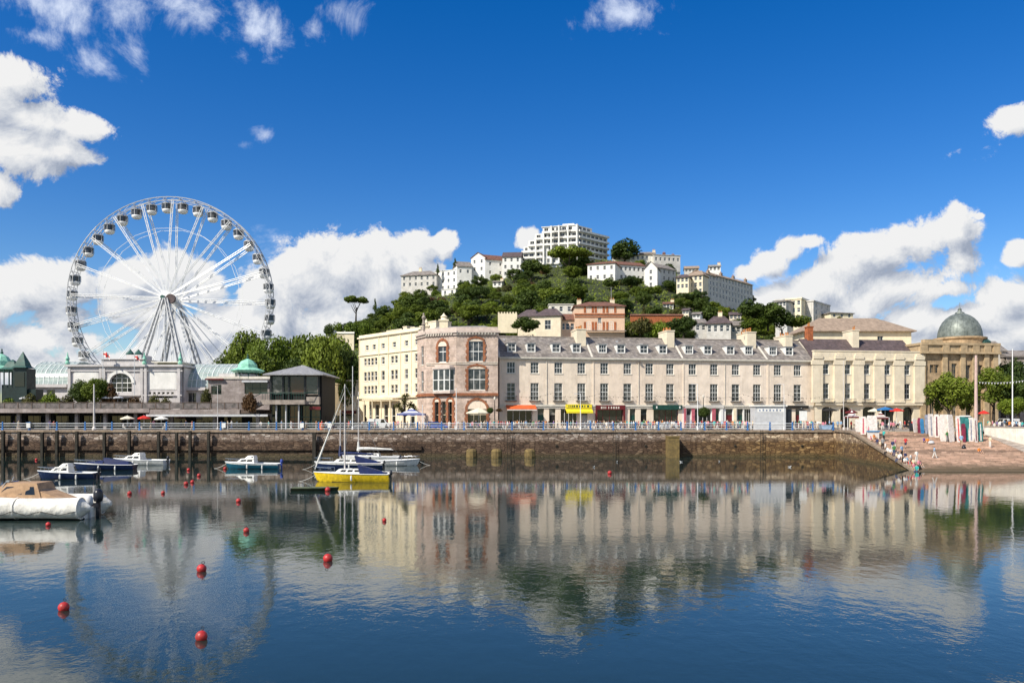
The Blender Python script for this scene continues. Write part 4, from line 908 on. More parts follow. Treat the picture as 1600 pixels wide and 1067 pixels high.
# ------------------------------------------------------------------ promenade deck, pavilion and wheel on the left
DZ = 8.45
root = thing('promenade_deck', 'dark brown raised promenade deck over shaded shop fronts at the left', 'raised walkway', (X(-60, 152), 152, QZ), None)
D = Line((-130, 151), (X(396, 151), 151)); L0 = D.len
uu = lambda px: X(px, 151) + 130
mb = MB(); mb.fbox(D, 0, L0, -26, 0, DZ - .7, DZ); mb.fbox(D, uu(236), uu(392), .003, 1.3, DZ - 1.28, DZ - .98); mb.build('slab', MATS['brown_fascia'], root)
mb = MB(); mb.fbox(D, 0, uu(234), .004, .25, DZ - .62, DZ + .18); mb.fbox(D, uu(234), uu(375), .004, .18, DZ - .9, DZ + .02); mb.build('fascia', MATS['block_grey'], root)
mb = MB(); mb.fbox(D, uu(234), uu(422), 1.301, 1.55, DZ - 1.32, DZ - .92); mb.build('canopy_edge', MATS['light_grey'], root)
mb = MB()
for q in range(30): u = 2 + q * 4.3
for q in range(int(L0 / 2.6)):
    u = .3 + q * 2.6; mb.fbox(D, u - .08, u + .08, -.2, -.05, DZ, DZ + 1.25)
mb.fbox(D, 0, L0, -.22, -.04, DZ + 1.25, DZ + 1.36); mb.fbox(D, 0, L0, -.18, -.08, DZ + .12, DZ + .2)
mb.build('railing', MATS['brown_fascia'], root)
mb = MB(); mb.fbox(D, 0, L0, -.14, -.11, DZ + .22, DZ + 1.2); mb.build('railing_panel', paint('rail_panel', (.17, .145, .14), .4, .5, 1.1, c2=(.07, .065, .06)), root)
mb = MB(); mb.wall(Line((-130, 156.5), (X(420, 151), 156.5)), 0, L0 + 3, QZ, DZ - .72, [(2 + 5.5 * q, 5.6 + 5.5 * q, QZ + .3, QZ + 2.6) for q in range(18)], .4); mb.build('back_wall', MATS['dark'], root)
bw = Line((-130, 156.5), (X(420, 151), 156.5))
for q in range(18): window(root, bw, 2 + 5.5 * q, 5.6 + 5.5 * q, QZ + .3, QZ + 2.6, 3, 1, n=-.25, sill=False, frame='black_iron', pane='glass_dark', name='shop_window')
for px in (20, 66, 112, 157, 205, 262, 330, 398, -30):
    mb = MB(); u = uu(px); mb.fbox(D, u - .3, u + .3, -2.2, -1.6, QZ, DZ - .7); mb.build('column', MATS['block_grey'], root)

def bldg(name, label, cat, G, zb, zt, holes, depth, wall, parapet=.4, pm='sill', cols=2, rows=2, roof='flat_roof', frame='white', pane='glass', group=None, proud=.2):
    r = thing(name, label, cat, G.pt(0, 0, zb), group); mb = MB(); mb.wall(G, 0, G.len, zb, zt, holes, .25); mb.fbox(G, 0, G.len, -depth, -.8, zb, zt - .1)
    for u in (0, G.len): mb.quad(G.pt(u, 0, zb), G.pt(u, -.9, zb), G.pt(u, -.9, zt), G.pt(u, 0, zt))
    mb.build('wall', MATS[wall], r)
    for h in holes: window(r, G, *h[:4], h[4] if len(h) > 4 else cols, rows, frame=frame, pane=pane, sill=frame == 'white')
    if parapet:
        mb = MB(); mb.fbox(G, -proud, G.len + proud, -depth - .1, proud, zt, zt + parapet); mb.build('cornice', MATS[pm], r)
    return r

# pavilion
G = Facade(106, 168, 284, 168); u = G.u; z = lambda p: G.z(p)
root = thing('pavilion', 'pale grey theatre pavilion with a large arched window and blank wall panels under the wheel', 'pavilion', G.pt(0, 0, DZ))
zt = z(573); archw = (u(172), u(206), z(613), z(583))
smallw = [(u(232) + q * .95, u(232) + q * .95 + .55, z(616), z(612.5)) for q in range(6)] + [(u(118) + q * .95, u(118) + q * .95 + .55, z(616), z(612.5)) for q in range(4)]
low = [(u(236), u(270), z(622), z(618)), (u(172), u(206), DZ, z(621))]
mb = MB(); ar = archw
mb.wall(G, 0, G.len, DZ, zt, [archw] + smallw + low, .5); mb.fbox(G, 0, G.len, -22, -1.2, DZ, zt - .1)
R = (ar[1] - ar[0]) / 2; um = (ar[0] + ar[1]) / 2
for s in (0, 1):
    pts = [((ar[0], ar[1])[s], ar[3])]
    for q in range(9): a = pi / 2 * q / 8; pts.append((um + (-1 if s == 0 else 1) * R * sin(pi/2 - a) * 1.0, ar[3] - R * .9 + R * .9 * sin(a))) if True else None
    mb.prism([G.pt(a_, -.01, b_) for a_, b_ in pts], tuple(-G.nrm * .48) + (0,))
for q in range(3): pass
mb.build('wall', MATS['pavilion_white'], root)
window(root, G, *archw, 4, 4, n=-.45, fw=.14, sill=False, arch=False, pane='glass_dark')
for h in smallw: window(root, G, *h, 1, 1, sill=False, pane='glass_dark', frame='sill')
for h in low: window(root, G, *h, 4, 1, n=-.4, sill=False, pane='glass_dark')
mb = MB(); mb.fbox(G, -.4, G.len + .4, -22, .6, zt, zt + .45); mb.fbox(G, -.2, G.len + .2, .003, .25, zt - 1.0, zt - .7); mb.fbox(G, -.1, G.len + .1, .003, .3, z(618.5), z(616.5)); mb.build('cornice', MATS['pavilion_white'], root)
mb = MB(); mb.fbox(G, u(160), u(226), -8, .35, zt + .451, z(562)); mb.fbox(G, u(159), u(227), -8.1, .6, z(562), z(560.8)); mb.build('attic', MATS['pavilion_white'], root)
for p in (109, 158, 163, 222, 228, 280):
    mb = MB(); mb.fbox(G, u(p) - .28, u(p) + .28, .004, .32, DZ, zt - .004); mb.build('pilaster', MATS['pavilion_white'], root)
for a, b in ((116, 154), (233, 276)):
    mb = MB(); mb.fbox(G, u(a), u(b), .005, .06, z(609), z(578.5)); mb.fbox(G, u(a) + .3, u(b) - .3, .06, .1, z(608), z(579.5)); mb.build('wall_panel', MATS['white_render'], root)
mb = MB(); k_ = 12
for q in range(k_):
    a0, a1 = pi * q / k_, pi * (q + 1) / k_
    mb.prism([G.pt(um + (R + .05) * cos(a0), .006, ar[3] - R * .9 + (R * .9) * sin(a0)), G.pt(um + (R + .05) * cos(a1), .006, ar[3] - R * .9 + (R * .9) * sin(a1)), G.pt(um + (R + .6) * cos(a1), .006, ar[3] - R * .9 + (R * .9 + .6) * sin(a1)), G.pt(um + (R + .6) * cos(a0), .006, ar[3] - R * .9 + (R * .9 + .6) * sin(a0))], tuple(G.nrm * .25) + (0,))
mb.build('arch_moulding', MATS['white_render'], root)
# roof ornaments
mb = MB(); mb.fbox(G, u(190), u(214), -7, -2, z(560), z(553)); mb.build('roof_block', MATS['pavilion_white'], root)
mb = MB()
for p, h in ((193, 545), (206, 548)): q = G.pt(u(p), -3, z(553)); mb.lathe(q, [(.9, 0), (.9, .3), (.3, .9), (.12, 1.2), (.0, Z(h, 171) - z(553))], 8)
mb.build('roof_finial', MATS['copper_dark'], root)
mb = MB(); mb.fbox(G, u(237), u(278), -9, -1, z(571.5), z(566)); mb.fbox(G, u(234), u(281), -9.5, -.6, z(566), z(564.5)); mb.build('roof_pavilion', MATS['stone_white'], root)
mb = MB(); mb.fbox(G, u(243), u(274), -.98, -.9, z(571), z(566.5)); mb.build('yellow_panel', MATS['leaf_olive'], root)
for p in (106, 282, 226):
    mb = MB(); q = G.pt(u(p), .1, z(606) if p != 226 else zt); 
    mb.lathe((q[0], q[1], zt + .46), [(.35, 0), (.5, .3), (.3, .8), (.45, 1.2), (.2, 1.7), (.05, 2.6), (0, 2.6)], 8); mb.build('corner_finial', MATS['copper_green2'], root)

def flagpole(name, label, px, Y, z0_, ztop, cols_, flag=1.6):
    r = thing(name, label, 'flagpole', (X(px, Y), Y, z0_)); mb = MB(); mb.tube((X(px, Y), Y, z0_), (X(px, Y), Y, ztop), .09, .05, 8); mb.lathe((X(px, Y), Y, ztop), [(.05, 0), (.12, .08), (.08, .18), (0, .22)], 8); mb.build('pole', MATS['rail_white'], r)
    mb = MB(); mb.sm = True; n = 8
    for i in range(n):
        for j in range(3):
            f = lambda a, b: (X(px, Y) + .06 + flag * a / n * .8, Y + .18 * sin(a * 1.1 + b * .3) * a / n, ztop - .15 - b * flag * .22 - a * a * .012)
            mb.quad(f(i, j), f(i + 1, j), f(i + 1, j + 1), f(i, j + 1)); mb.mi[-1] = (1 if (j == 1 or i in (3, 4)) else 0) if cols_ == 2 else (2 if j == 0 else 1 if j == 1 else 0)
    mb.build('flag', [MATS['white'], MATS['umb_red'], MATS['navy']], r)
flagpole('flagpole', 'white flagpole with a red and white flag on the left of the pale pavilion front', 161, 166, DZ, Z(548, 166), 2)
flagpole('flagpole', 'white flagpole with a red and white flag on the right of the pale pavilion arch', 210, 166, DZ, Z(553, 166), 2, 1.3)

# glass barrel roofs either side
def greenhouse(label, pa, pb, y, ptop, pbase, plow):
    G = Facade(pa, y, pb, y); r = thing('glass_vault', label, 'greenhouse', G.pt(0, 0, DZ)); zt, zb = G.z(ptop), G.z(pbase); h = zt - zb; d = 7.0; mb = MB(); k = 10
    sec = [(-d + d * cos(pi / 2 * j / k), zb + h * sin(pi / 2 * j / k)) for j in range(k + 1)]
    back = [(-2 * d + -n_, z_) for n_, z_ in sec[::-1]]
    for (n0, z0_), (n1, z1_) in zip(sec, sec[1:]): mb.quad(G.pt(0, n0, z0_), G.pt(G.len, n0, z0_), G.pt(G.len, n1, z1_), G.pt(0, n1, z1_))
    for (n0, z0_), (n1, z1_) in zip(back, back[1:]): mb.quad(G.pt(0, n0, z0_), G.pt(G.len, n0, z0_), G.pt(G.len, n1, z1_), G.pt(0, n1, z1_))
    for uu_ in (0, G.len): mb.poly([G.pt(uu_, n_, z_) for n_, z_ in sec + back])
    mb.build('glazing', MATS['greenhouse'], r); mb = MB(); nr = int(G.len / .95)
    for q in range(nr + 1):
        uu_ = G.len * q / nr
        mb.path([G.pt(uu_, n_ + .03, z_ + .03) for n_, z_ in sec[::2]], .075 if q % 3 else .12, 4)
    for j in (2, 4, 6, 8, 10): mb.tube(G.pt(0, sec[j][0] + .03, sec[j][1] + .03), G.pt(G.len, sec[j][0] + .03, sec[j][1] + .03), .05, n=4)
    mb.build('rib', MATS['rib_white'], r)
    mb = MB(); mb.wall(G, 0, G.len, DZ, zb, [(1.2 + 2.6 * q, 3.0 + 2.6 * q, DZ + .8, zb - 1.0) for q in range(int((G.len - 1.5) / 2.6))], .3); mb.fbox(G, -.2, G.len + .2, .003, .8, zb - .55, zb + .1); mb.build('base_wall', MATS['pavilion_white'], r)
    for q in range(int((G.len - 1.5) / 2.6)): window(r, G, 1.2 + 2.6 * q, 3.0 + 2.6 * q, DZ + .8, zb - 1.0, 2, 1, sill=False, pane='glass')
    return r, G
greenhouse('curved glass roofed hall on the left of the pale pavilion', 45, 105.5, 171, 562, 601, 615)
greenhouse('curved glass roofed hall on the right of the pale pavilion', 284.5, 374, 171, 566, 606, 615)

def cupola(label, px, y, zb, ze, zt, half, mat='copper_green2', posts=8, n=8):
    x = X(px, y); r = thing('bandstand_cupola', label, 'kiosk', (x, y, zb)); mb = MB()
    for q in range(posts): a = 2 * pi * (q + .5) / posts; mb.tube((x + half * .78 * cos(a), y + half * .78 * sin(a), zb), (x + half * .78 * cos(a), y + half * .78 * sin(a), ze), .13, n=6)
    mb.build('post', MATS['copper_dark'], r); mb = MB(); h = zt - ze
    mb.lathe((x, y, 0), [(half * .9, ze - .5), (half * 1.12, ze - .12), (half * 1.15, ze), (half * .78, ze + h * .18), (half * .66, ze + h * .22), (half * .62, ze + h * .5), (half * .42, ze + h * .78), (half * .16, ze + h * .92), (0, ze + h)], n, phase=pi / n)
    dm = mb.build('roof', MATS[mat], r); mb = MB(); mb.lathe((x, y, ze + h - .05), [(.22, 0), (.3, .2), (.1, .5), (.16, .7), (0, 1.1)], 8); mb.build('finial', MATS['copper_dark'], dm)
    mb = MB(); mb.lathe((x, y, zb), [(half * .7, 0), (half * .7, .9), (half * .66, .95)], n, phase=pi / n); mb.build('balustrade', MATS['pavilion_white'], r); return r
cupola('round green copper cupola on posts at the left edge of the photo', 3, 158, DZ, Z(577, 158), Z(552, 158), 2.7)
cupola('pale green copper dome on a small kiosk between the glass hall and the glass pavilion', 387, 162, Z(592, 162), Z(579, 162), Z(560, 162), 2.9)
# dark two-tier kiosk roof beside the left cupola
root = thing('dark_kiosk', 'dark green kiosk with steep pointed roofs beside the left copper cupola', 'kiosk', (X(36, 156), 156, DZ)); mb = MB(); x = X(36, 156)
mb.lathe((x, 156, 0), [(2.1, Z(575, 156)), (1.5, Z(572, 156)), (1.2, Z(566, 156)), (.15, Z(551, 156)), (0, Z(549, 156))], 4, phase=pi / 4); mb.lathe((x - 2.6, 157, 0), [(2.4, Z(577, 156)), (1.7, Z(574, 156)), (.9, Z(565, 156)), (0, Z(561, 156))], 4, phase=pi / 4); mb.build('roof', MATS['copper_dark'], root)
mb = MB(); mb.box(x - 1.4, x + 1.3, 155, 158, DZ, Z(576, 156)); mb.box(x - 4.2, x - 1.5, 156, 158, DZ, Z(601, 156)); mb.box(x + 1.35, x + 2.8, 155.5, 158, DZ, Z(608, 156)); mb.build('body', MATS['kiosk_dark'], root)
mb = MB()
for q in range(4): mb.tube((x - 4.4 + q * .95, 155.6, Z(601, 156)), (x - 4.4 + q * .95, 155.6, Z(577, 156)), .1, n=6)
mb.build('post', MATS['copper_dark'], root)
mb = MB(); mb.box(x - 1.0, x + .9, 154.93, 154.97, Z(604, 156), Z(582, 156)); mb.build('window', MATS['glass_dark'], root)

# stone block building with green windows, then glazed pavilion with balcony
G = Facade(325, 160, 421, 160)
r = bldg('restaurant', 'grey block restaurant with green framed windows below the copper dome', 'building', G, DZ, G.z(592), [(G.u(330), G.u(346), G.z(616), G.z(601)), (G.u(382), G.u(418), G.z(615), G.z(598), 3)], 14, 'block_grey', .5, 'sill', frame='dark_green', pane='glass_dark')
mb = MB(); mb.fbox(G, G.u(322), G.u(350), -.5, .6, G.z(593.5), G.z(591.5)); mb.build('lintel', MATS['dark_red'], r)
mb = MB(); mb.fbox(G, G.u(380), G.u(420), .01, .9, G.z(597.5), G.z(594.5)); mb.build('awning', MATS['light_grey'], r)
mb = MB(); mb.fbox(G, G.u(336), G.u(372), -7, -2, G.z(592) + .5, G.z(583)); mb.build('roof_block', MATS['pavilion_white'], r)
G = Facade(424, 153, 502, 153); root = thing('glass_pavilion', 'two storey dark glass pavilion with a flat grey hipped roof and green balcony rail', 'pavilion', G.pt(0, 0, QZ)); z = G.z; u = G.u
zf, ze = z(626), z(585)
mb = MB(); mb.fbox(G, 0, G.len, -12, -.5, QZ, ze - .2); mb.build('core', MATS['dark'], root)
for (a, b), pn in (((424, 441), 'glass'), ((443, 450), 'glass_dark'), ((452, 475), 'glass_red'), ((477, 496), 'glass')):
    window(root, G, u(a), u(b), zf + 1.2, ze - .3, 1, 1, n=-.3, fw=.1, sill=False, frame='dark_green' if a != 477 else 'concrete', pane=pn)
for a, b in ((424, 434), (436, 449), (451, 468), (470, 484), (486, 500)): window(root, G, u(a), u(b), QZ + .1, zf - .9, 2, 2, n=-.3, fw=.09, sill=False, frame='dark_green', pane='glass_red' if a == 451 else 'glass_dark', name='shop_window')
for p in (423, 442, 451, 476, 498): mb = MB(); mb.fbox(G, u(p) - .16, u(p) + .16, -.49, .0, zf, ze); mb.build('mullion', MATS['black_iron'], root)
for p in (434, 449, 469): mb = MB(); q = G.pt(u(p), .9, QZ); mb.tube(q, (q[0], q[1], zf - .5), .16, n=10); mb.build('column', MATS['light_grey'], root)
mb = MB(); mb.fbox(G, u(414), u(480), -.4, 1.9, z(632), z(625)); mb.fbox(G, u(480), u(500), -.4, .6, z(632), z(620)); mb.prism([G.pt(u(a), 1.9, z(b)) for a, b in ((414, 625), (414, 632), (388, 646), (384, 641))], tuple(-G.nrm * 1.6) + (0,)); mb.build('balcony_slab', MATS['concrete'], root)
mb = MB(); zr = z(614)
for p in range(415, 481, 4): q = G.pt(u(p), 1.8, z(625)); mb.tube(q, (q[0], q[1], zr), .035, n=4)
mb.tube(G.pt(u(414), 1.8, zr), G.pt(u(481), 1.8, zr), .07, n=5); mb.tube(G.pt(u(414), 1.8, zr), G.pt(u(384), 1.8, z(630)), .06, n=5); mb.tube(G.pt(u(481), 1.8, zr), G.pt(u(500), .5, zr), .06, n=5); mb.build('balcony_rail', MATS['dark_green'], root)
mb = MB(); hip_roof(mb, G, u(414.5), u(508), 1.6, -13, ze, z(572.5) + .6, 5.6, .2); mb.build('roof', MATS['lead_roof'], root)
mb = MB(); q = G.pt(u(461), -5, z(574)); mb.tube(q, (q[0], q[1], z(568)), .08); mb.build('roof_vent', MATS['white'], root)
mb = MB(); mb.fbox(G, u(484), u(501), .0, .35, z(640), z(635)); mb.build('shop_sign', MATS['dark_red'], root)

# ------------------------------------------------------------------ observation wheel
WY = 215.0; wx, wz = X(267, WY), Z(468, WY); WR = 158 / FP * WY
root = thing('observation_wheel', 'tall white observation wheel with glass gondolas behind the pale pavilion', 'ferris wheel', (wx, WY, QZ)); HW = 1.5
def ringpt(r, a, dy): return (wx + r * cos(a), WY + dy, wz + r * sin(a))
mt = MATS['white_metal']
for s in (-1, 1):
    mb = MB(); k = 80
    for q in range(k):
        a0, a1 = 2 * pi * q / k, 2 * pi * (q + 1) / k
        mb.tube(ringpt(WR, a0, s * HW), ringpt(WR, a1, s * HW), .13, n=5, cap=False); mb.tube(ringpt(WR - .95, a0, s * HW), ringpt(WR - .95, a1, s * HW), .09, n=4, cap=False)
        mb.tube(ringpt(WR, a0, s * HW), ringpt(WR - .95, a1, s * HW), .05, n=4, cap=False)
        if s == 1 and q % 2: mb.tube(ringpt(WR, a0, -HW), ringpt(WR, a0, HW), .07, n=4, cap=False)
    mb.build('rim', MATS['wheel_grey'], root)
mb = MB(); R2 = WR * .70
for s in (-.62, .62):
    for q in range(20): mb.tube(ringpt(R2, 2 * pi * (q + .5) / 20 + .02, s * HW * 1.6), ringpt(R2, 2 * pi * (q + 1.5) / 20 + .02, s * HW * 1.6), .055, n=4, cap=False)
mb.build('tie_ring', mt, root)
OFF = radians(87.6); GO = radians(2)
for q in range(20):
    a = OFF + 2 * pi * q / 20; mb = MB(); tx, tz = -sin(a), cos(a)
    for s in (-1, 1):
        hub0 = Vector((wx, WY + s * 3.0, wz)); ends = []
        for e in (-.26, .26):
            p0 = hub0 + Vector((cos(a), 0, sin(a))) * 1.1 + Vector((tx, 0, tz)) * e * .5; p1 = Vector(ringpt(WR - .9, a, s * HW)) + Vector((tx, 0, tz)) * e
            ends.append((p0, p1)); mb.tube(p0, p1, .105, .105, 5)
        k = 18
        for j in range(k):
            A, B_ = ends[j % 2], ends[(j + 1) % 2]; mb.tube(A[0].lerp(A[1], j / k), B_[0].lerp(B_[1], (j + 1) / k), .03, n=4, cap=False)
    mb.build('spoke', mt, root)
mb = MB(); mb.tube((wx, WY - 3.6, wz), (wx, WY + 3.6, wz), .75, n=16)
for s in (-1, 1): mb.tube((wx, WY + s * 3.0, wz), (wx, WY + s * 3.35, wz), 1.7, n=20)
hb = mb.build('hub', mt, root)
mb = MB(); mb.tube((wx - .5, WY - 4.2, wz), (wx - .5, WY - 3.62, wz), .6, n=10); mb.build('hub_motor', MATS['copper_dark'], hb); mb = MB(); mb.tube((wx + 1.5, WY - 4.0, wz - .3), (wx + 1.5, WY - 3.2, wz - .3), 1.25, n=12); mb.build('brake_disc', MATS['slate_brown'], hb)
for s in (-1, 1):
    for xf, w in ((X(236, WY) - 3.0, .9), (X(303, WY) + 2.4, .9)):
        mb = MB(); top = Vector((wx + (.5 if xf > wx else -.5), WY + s * 4.0, wz - .2)); bot = Vector((xf + (wx - xf) * -.10, WY + s * 8.5, QZ)); ch = []
        for e, d in ((-w, -.5), (w, -.5), (w, .5), (-w, .5)): p0 = top + Vector((e * .35, d * .4, 0)); p1 = bot + Vector((e, d, 0)); ch.append((p0, p1)); mb.tube(p0, p1, .20, .24, 5)
        for j in range(22):
            for c in range(4): A, B_ = ch[c], ch[(c + 1) % 4]; mb.tube(A[0].lerp(A[1], j / 22), B_[0].lerp(B_[1], (j + 1) / 22), .055, n=3, cap=False)
        mb.build('support_leg', MATS['light_grey'], root)
for s, xe in ((1, X(420, WY)), (-1, X(420, WY))):
    mb = MB(); mb.tube((wx, WY + s * 3.8, wz), (xe, WY + s * 6, QZ + 2), .11, n=5)
    if s == -1: mb.tube((wx - .6, WY - 4.4, wz - 1), (wx - 2.2, WY - 9, QZ), .08, n=4); mb.tube((wx + .4, WY - 4.4, wz - 1), (wx + .2, WY - 9, QZ), .06, n=4)
    mb.build('stay', mt, root)
mb = MB(); mb.box(X(215, WY), X(330, WY), WY - 10, WY + 10, QZ, QZ + 1.2); mb.build('platform', MATS['light_grey'], root)
gm = None
for q in range(40):
    a = OFF + radians(4.5) + 2 * pi * q / 40; p = ringpt(WR - .45, a, 0)
    if gm is None:
        body = MB(); body.sm = True; body.lathe((0, 0, -2.75), [(.0, 0), (.55, .05), (.85, .3), (.93, .62), (.93, .75), (.0, .75)], 12)
        g1 = body.build('gondola', mt); gl = MB(); gl.lathe((0, 0, -2.75), [(.90, .75), (.90, 1.85), (.0, 1.85)], 12); g2 = gl.build('cabin_glass', MATS['glass'])
        rf = MB(); rf.lathe((0, 0, -2.75), [(.98, 1.85), (1.0, 1.95), (.7, 2.2), (.2, 2.32), (0, 2.33)], 12)
        for s in (-1, 1): rf.tube((0, s * .55, -.45), (0, s * 1.45, 0), .05, n=4)
        rf.tube((0, -1.5, 0), (0, 1.5, 0), .07, n=5)
        for s in (-.88, .88):
            for v in (-.4, .4): rf.tube((s, v, -2.0), (s, v, -.9), .05, n=4)
        rf.tube((0, -.9, -2), (0, -.9, -.9), .06, n=4)
        g3 = rf.build('cabin_roof', MATS['wheel_grey']); gm = (g1.data, g2.data, g3.data)
        for g in (g1, g2, g3): bpy.data.objects.remove(g)
    dark = abs(a % (2 * pi) - pi) < radians(4.4) and a % (2*pi) > pi - radians(1) 
    g = inst('gondola', gm[0], root, Vector(p) - root.location, 0, (1.4, 1.4, 1.3)); inst('cabin_glass', gm[1], g, (0, 0, 0)); inst('cabin_roof', gm[2], g, (0, 0, 0))

# ------------------------------------------------------------------ houses on the hill
KEEP = []            # (px0, px1, py0, py1, Y): what trees must not cover
def hill_y(px, py): return hit(px, py) or 398.0
def hill_house(name, label, pa, pb, base, eave, ridge=None, roof='gable', wall='white_render', rmat='slate', depth=9, rows=2, cols=3, dya=0, dyb=0, ybase=None, cat='house', win=(1.15, 1.65), frame='white', chim=(), cmat='cream', pane='glass', parapet=.25, wpx=None, fcols=1, keep=True, group='houses on the hill', side=0):
    y = ybase or hill_y((pa + pb) / 2, base); G = Facade(pa, y + dya, pb, y + dyb); pm = (pa + pb) / 2
    ym = (G.A.y + G.B.y) / 2; zf = lambda p: CH + (HY - p) / FP * ym
    zb, ze = zf(base), zf(eave); r = thing(name, label, cat, G.pt(0, 0, zb), group); h = ze - zb; holes = []
    for j in range(rows):
        zc = zb + h * (j + .52) / rows; hh = min(win[1], h / rows * .62)
        cs = [G.u(p) for p in wpx] if wpx else [G.len * (q + .5) / cols for q in range(cols)]
        for c in cs: holes.append((c - win[0] / 2, c + win[0] / 2, zc - hh / 2, zc + hh / 2))
    mb = MB(); mb.wall(G, 0, G.len, zb - 4, ze, holes, .2); mb.fbox(G, 0, G.len, -depth, -.6, zb - 6, ze - .05)
    for u_ in (0, G.len): mb.quad(G.pt(u_, 0, zb - 6), G.pt(u_, -.7, zb - 6), G.pt(u_, -.7, ze), G.pt(u_, 0, ze))
    nm = -depth / 2; zr = zf(ridge) if ridge else ze
    if roof == 'front': mb.prism([G.pt(0, 0, ze), G.pt(G.len, 0, ze), G.pt(G.len / 2, 0, zr)], tuple(-G.nrm * depth) + (0,))
    mb.build('wall', MATS[wall], r)
    for q in holes: window(r, G, *q, fcols, 2, n=-.12, fw=.1, sill=False, frame=frame, pane=pane)
    if side:                                # windows on the flank that faces the harbour
        S = Line(G.pt(G.len, 0, 0), G.pt(G.len, -depth, 0)) if side > 0 else Line(G.pt(0, -depth, 0), G.pt(0, 0, 0))
        k = max(1, int(depth / 2.6))
        for j in range(rows):
            zc = zb + h * (j + .52) / rows; hh = min(win[1], h / rows * .62)
            for q in range(k): c = S.len * (q + .5) / k; window(r, S, c - win[0] / 2, c + win[0] / 2, zc - hh / 2, zc + hh / 2, 1, 2, n=.01, fw=.1, sill=False, frame=frame, pane=pane)
    mb = MB()
    if roof == 'gable': cross(G, -.35, G.len + .35, [(.45, ze - .1), (nm, zr), (-depth - .45, ze - .1), (-depth - .45, ze - .3), (nm, zr - .25), (.45, ze - .3)], mb)
    elif roof == 'hip': hip_roof(mb, G, -.5, G.len + .5, .5, -depth - .5, ze + .02, zr, min(G.len * .35, depth * .5))
    elif roof == 'front':
        for s in (0, 1):
            a = (-.35, ze - .18) if s == 0 else (G.len + .35, ze - .18); b_ = (G.len / 2, zr + .04)
            mb.prism([G.pt(a[0], .35, a[1]), G.pt(b_[0], .35, b_[1]), G.pt(b_[0], .35, b_[1] + .22), G.pt(a[0], .35, a[1] + .22)], tuple(-G.nrm * (depth + .5)) + (0,))
    else: mb.fbox(G, -.25, G.len + .25, -depth - .25, .25, ze, ze + parapet)
    mb.build('roof', MATS[rmat if roof != 'flat' else (rmat if rmat != 'slate' else wall)], r)
    for c in chim:
        mb = MB(); u_ = G.u(c[0]); zt_ = zf(c[1]); mb.fbox(G, u_ - .7, u_ + .7, nm - .5, nm + .5, ze - .3, zt_); mb.fbox(G, u_ - .8, u_ + .8, nm - .6, nm + .6, zt_, zt_ + .15); ck = mb.build('chimney', MATS[cmat], r)
        mb = MB(); pots(mb, G, [u_ - .35, u_ + .35], nm, zt_ + .15, .6, .16); flush_pots(ck)
    if keep: KEEP.append((pa, pb, min(ridge or eave, eave), base, ym))
    return r, G, zb, ze

# the white apartment block on the summit
YA = 392.0
root = thing('apartment_block', 'large stepped white apartment block with balconies on top of the hill', 'apartment block', (X(880, YA), YA, Z(410, YA)))
AL = Facade(816, YA + 8, 903, YA); AR = Facade(903, YA, 949, YA + 16)
def flat_vol(mb, G, a, b, zb, zt, d, holes): mb.wall(G, a, b, zb, zt, holes, .35); mb.fbox(G, a, b, -d, -.9, zb - 2, zt - .05); [mb.quad(G.pt(u_, 0, zb), G.pt(u_, -1, zb), G.pt(u_, -1, zt), G.pt(u_, 0, zt)) for u_ in (a, b)]
lv = [413, 402.5, 393, 383.5, 374, 364.5, 355]; steps = [(816, 903), (816, 903), (818, 903), (826, 903), (836, 903), (848, 903)]
mb = MB(); allw = []
for k, ((pa, pb), b0, t0) in enumerate(zip(steps, lv, lv[1:])):
    a, b = AL.u(pa), AL.u(pb) if k else AL.len; zb, zt = AL.z(b0), AL.z(t0); hs = []; c = a + .8
    while c + 2.4 < b: hs.append((c, c + (2.1 if (k + int(c)) % 3 else 1.3), zb + .7, zt - .5)); c += 3.0
    flat_vol(mb, AL, a, b, zb, zt, 15 - k * .6, hs); allw += [(AL, h) for h in hs]
    a, b = 0, AR.u(949 if k < 5 else 925); hs = []; c = .6
    while c + 2.6 < b: hs.append((c, c + 2.4, zb + .4, zt - .5)); c += 3.2
    flat_vol(mb, AR, a, b, zb, zt, 13, hs); allw += [(AR, h) for h in hs]
mb.build('wall', MATS['white_render'], root)
for G, h in allw: window(root, G, *h, 2, 1, n=-.25, fw=.09, sill=False)
for k in range(1, 6):
    zb = AL.z(lv[k])
    for G, a, b in ((AL, AL.u(816 if k < 3 else steps[k][0]), AL.u([0, 848, 850, 872, 880, 893][k])), (AR, .0, AR.len), (AL, AL.u(866), AL.len)):
        if b - a < 2: continue
        mb = MB(); o_ = .003 * k; mb.fbox(G, a - .1, b + .1, .002, 1.3, zb - .16 + o_, zb + .1); mb.fbox(G, a - .1, b + .1, 1.18, 1.3, zb + .1, zb + .85); mb.fbox(G, a - .1, a, .01, 1.18, zb + .1, zb + .85); mb.fbox(G, b, b + .1, .01, 1.18, zb + .1, zb + .85); mb.build('balcony', MATS['white_render'], root)
for p_, t_ in ((838, 374), (850, 364.5), (862, 355), (874, 355), (888, 355), (902, 355)): mb = MB(); u_ = AL.u(p_); mb.fbox(AL, u_ - .35, u_ + .35, .003, 1.42, AL.z(413), AL.z(t_) + .3); mb.build('pier', MATS['white_render'], root)
mb = MB(); zt = AL.z(355); mb.fbox(AL, AL.u(846), AL.len + .2, -14, .4, zt, zt + .3); mb.build('roof', MATS['white_render'], root)
mb = MB(); mb.fbox(AL, AL.u(878), AL.u(896), -8, -1.5, zt + .31, zt + 1.4); mb.build('roof_block', MATS['white_render'], root)
KEEP.append((814, 950, 352, 402, YA))

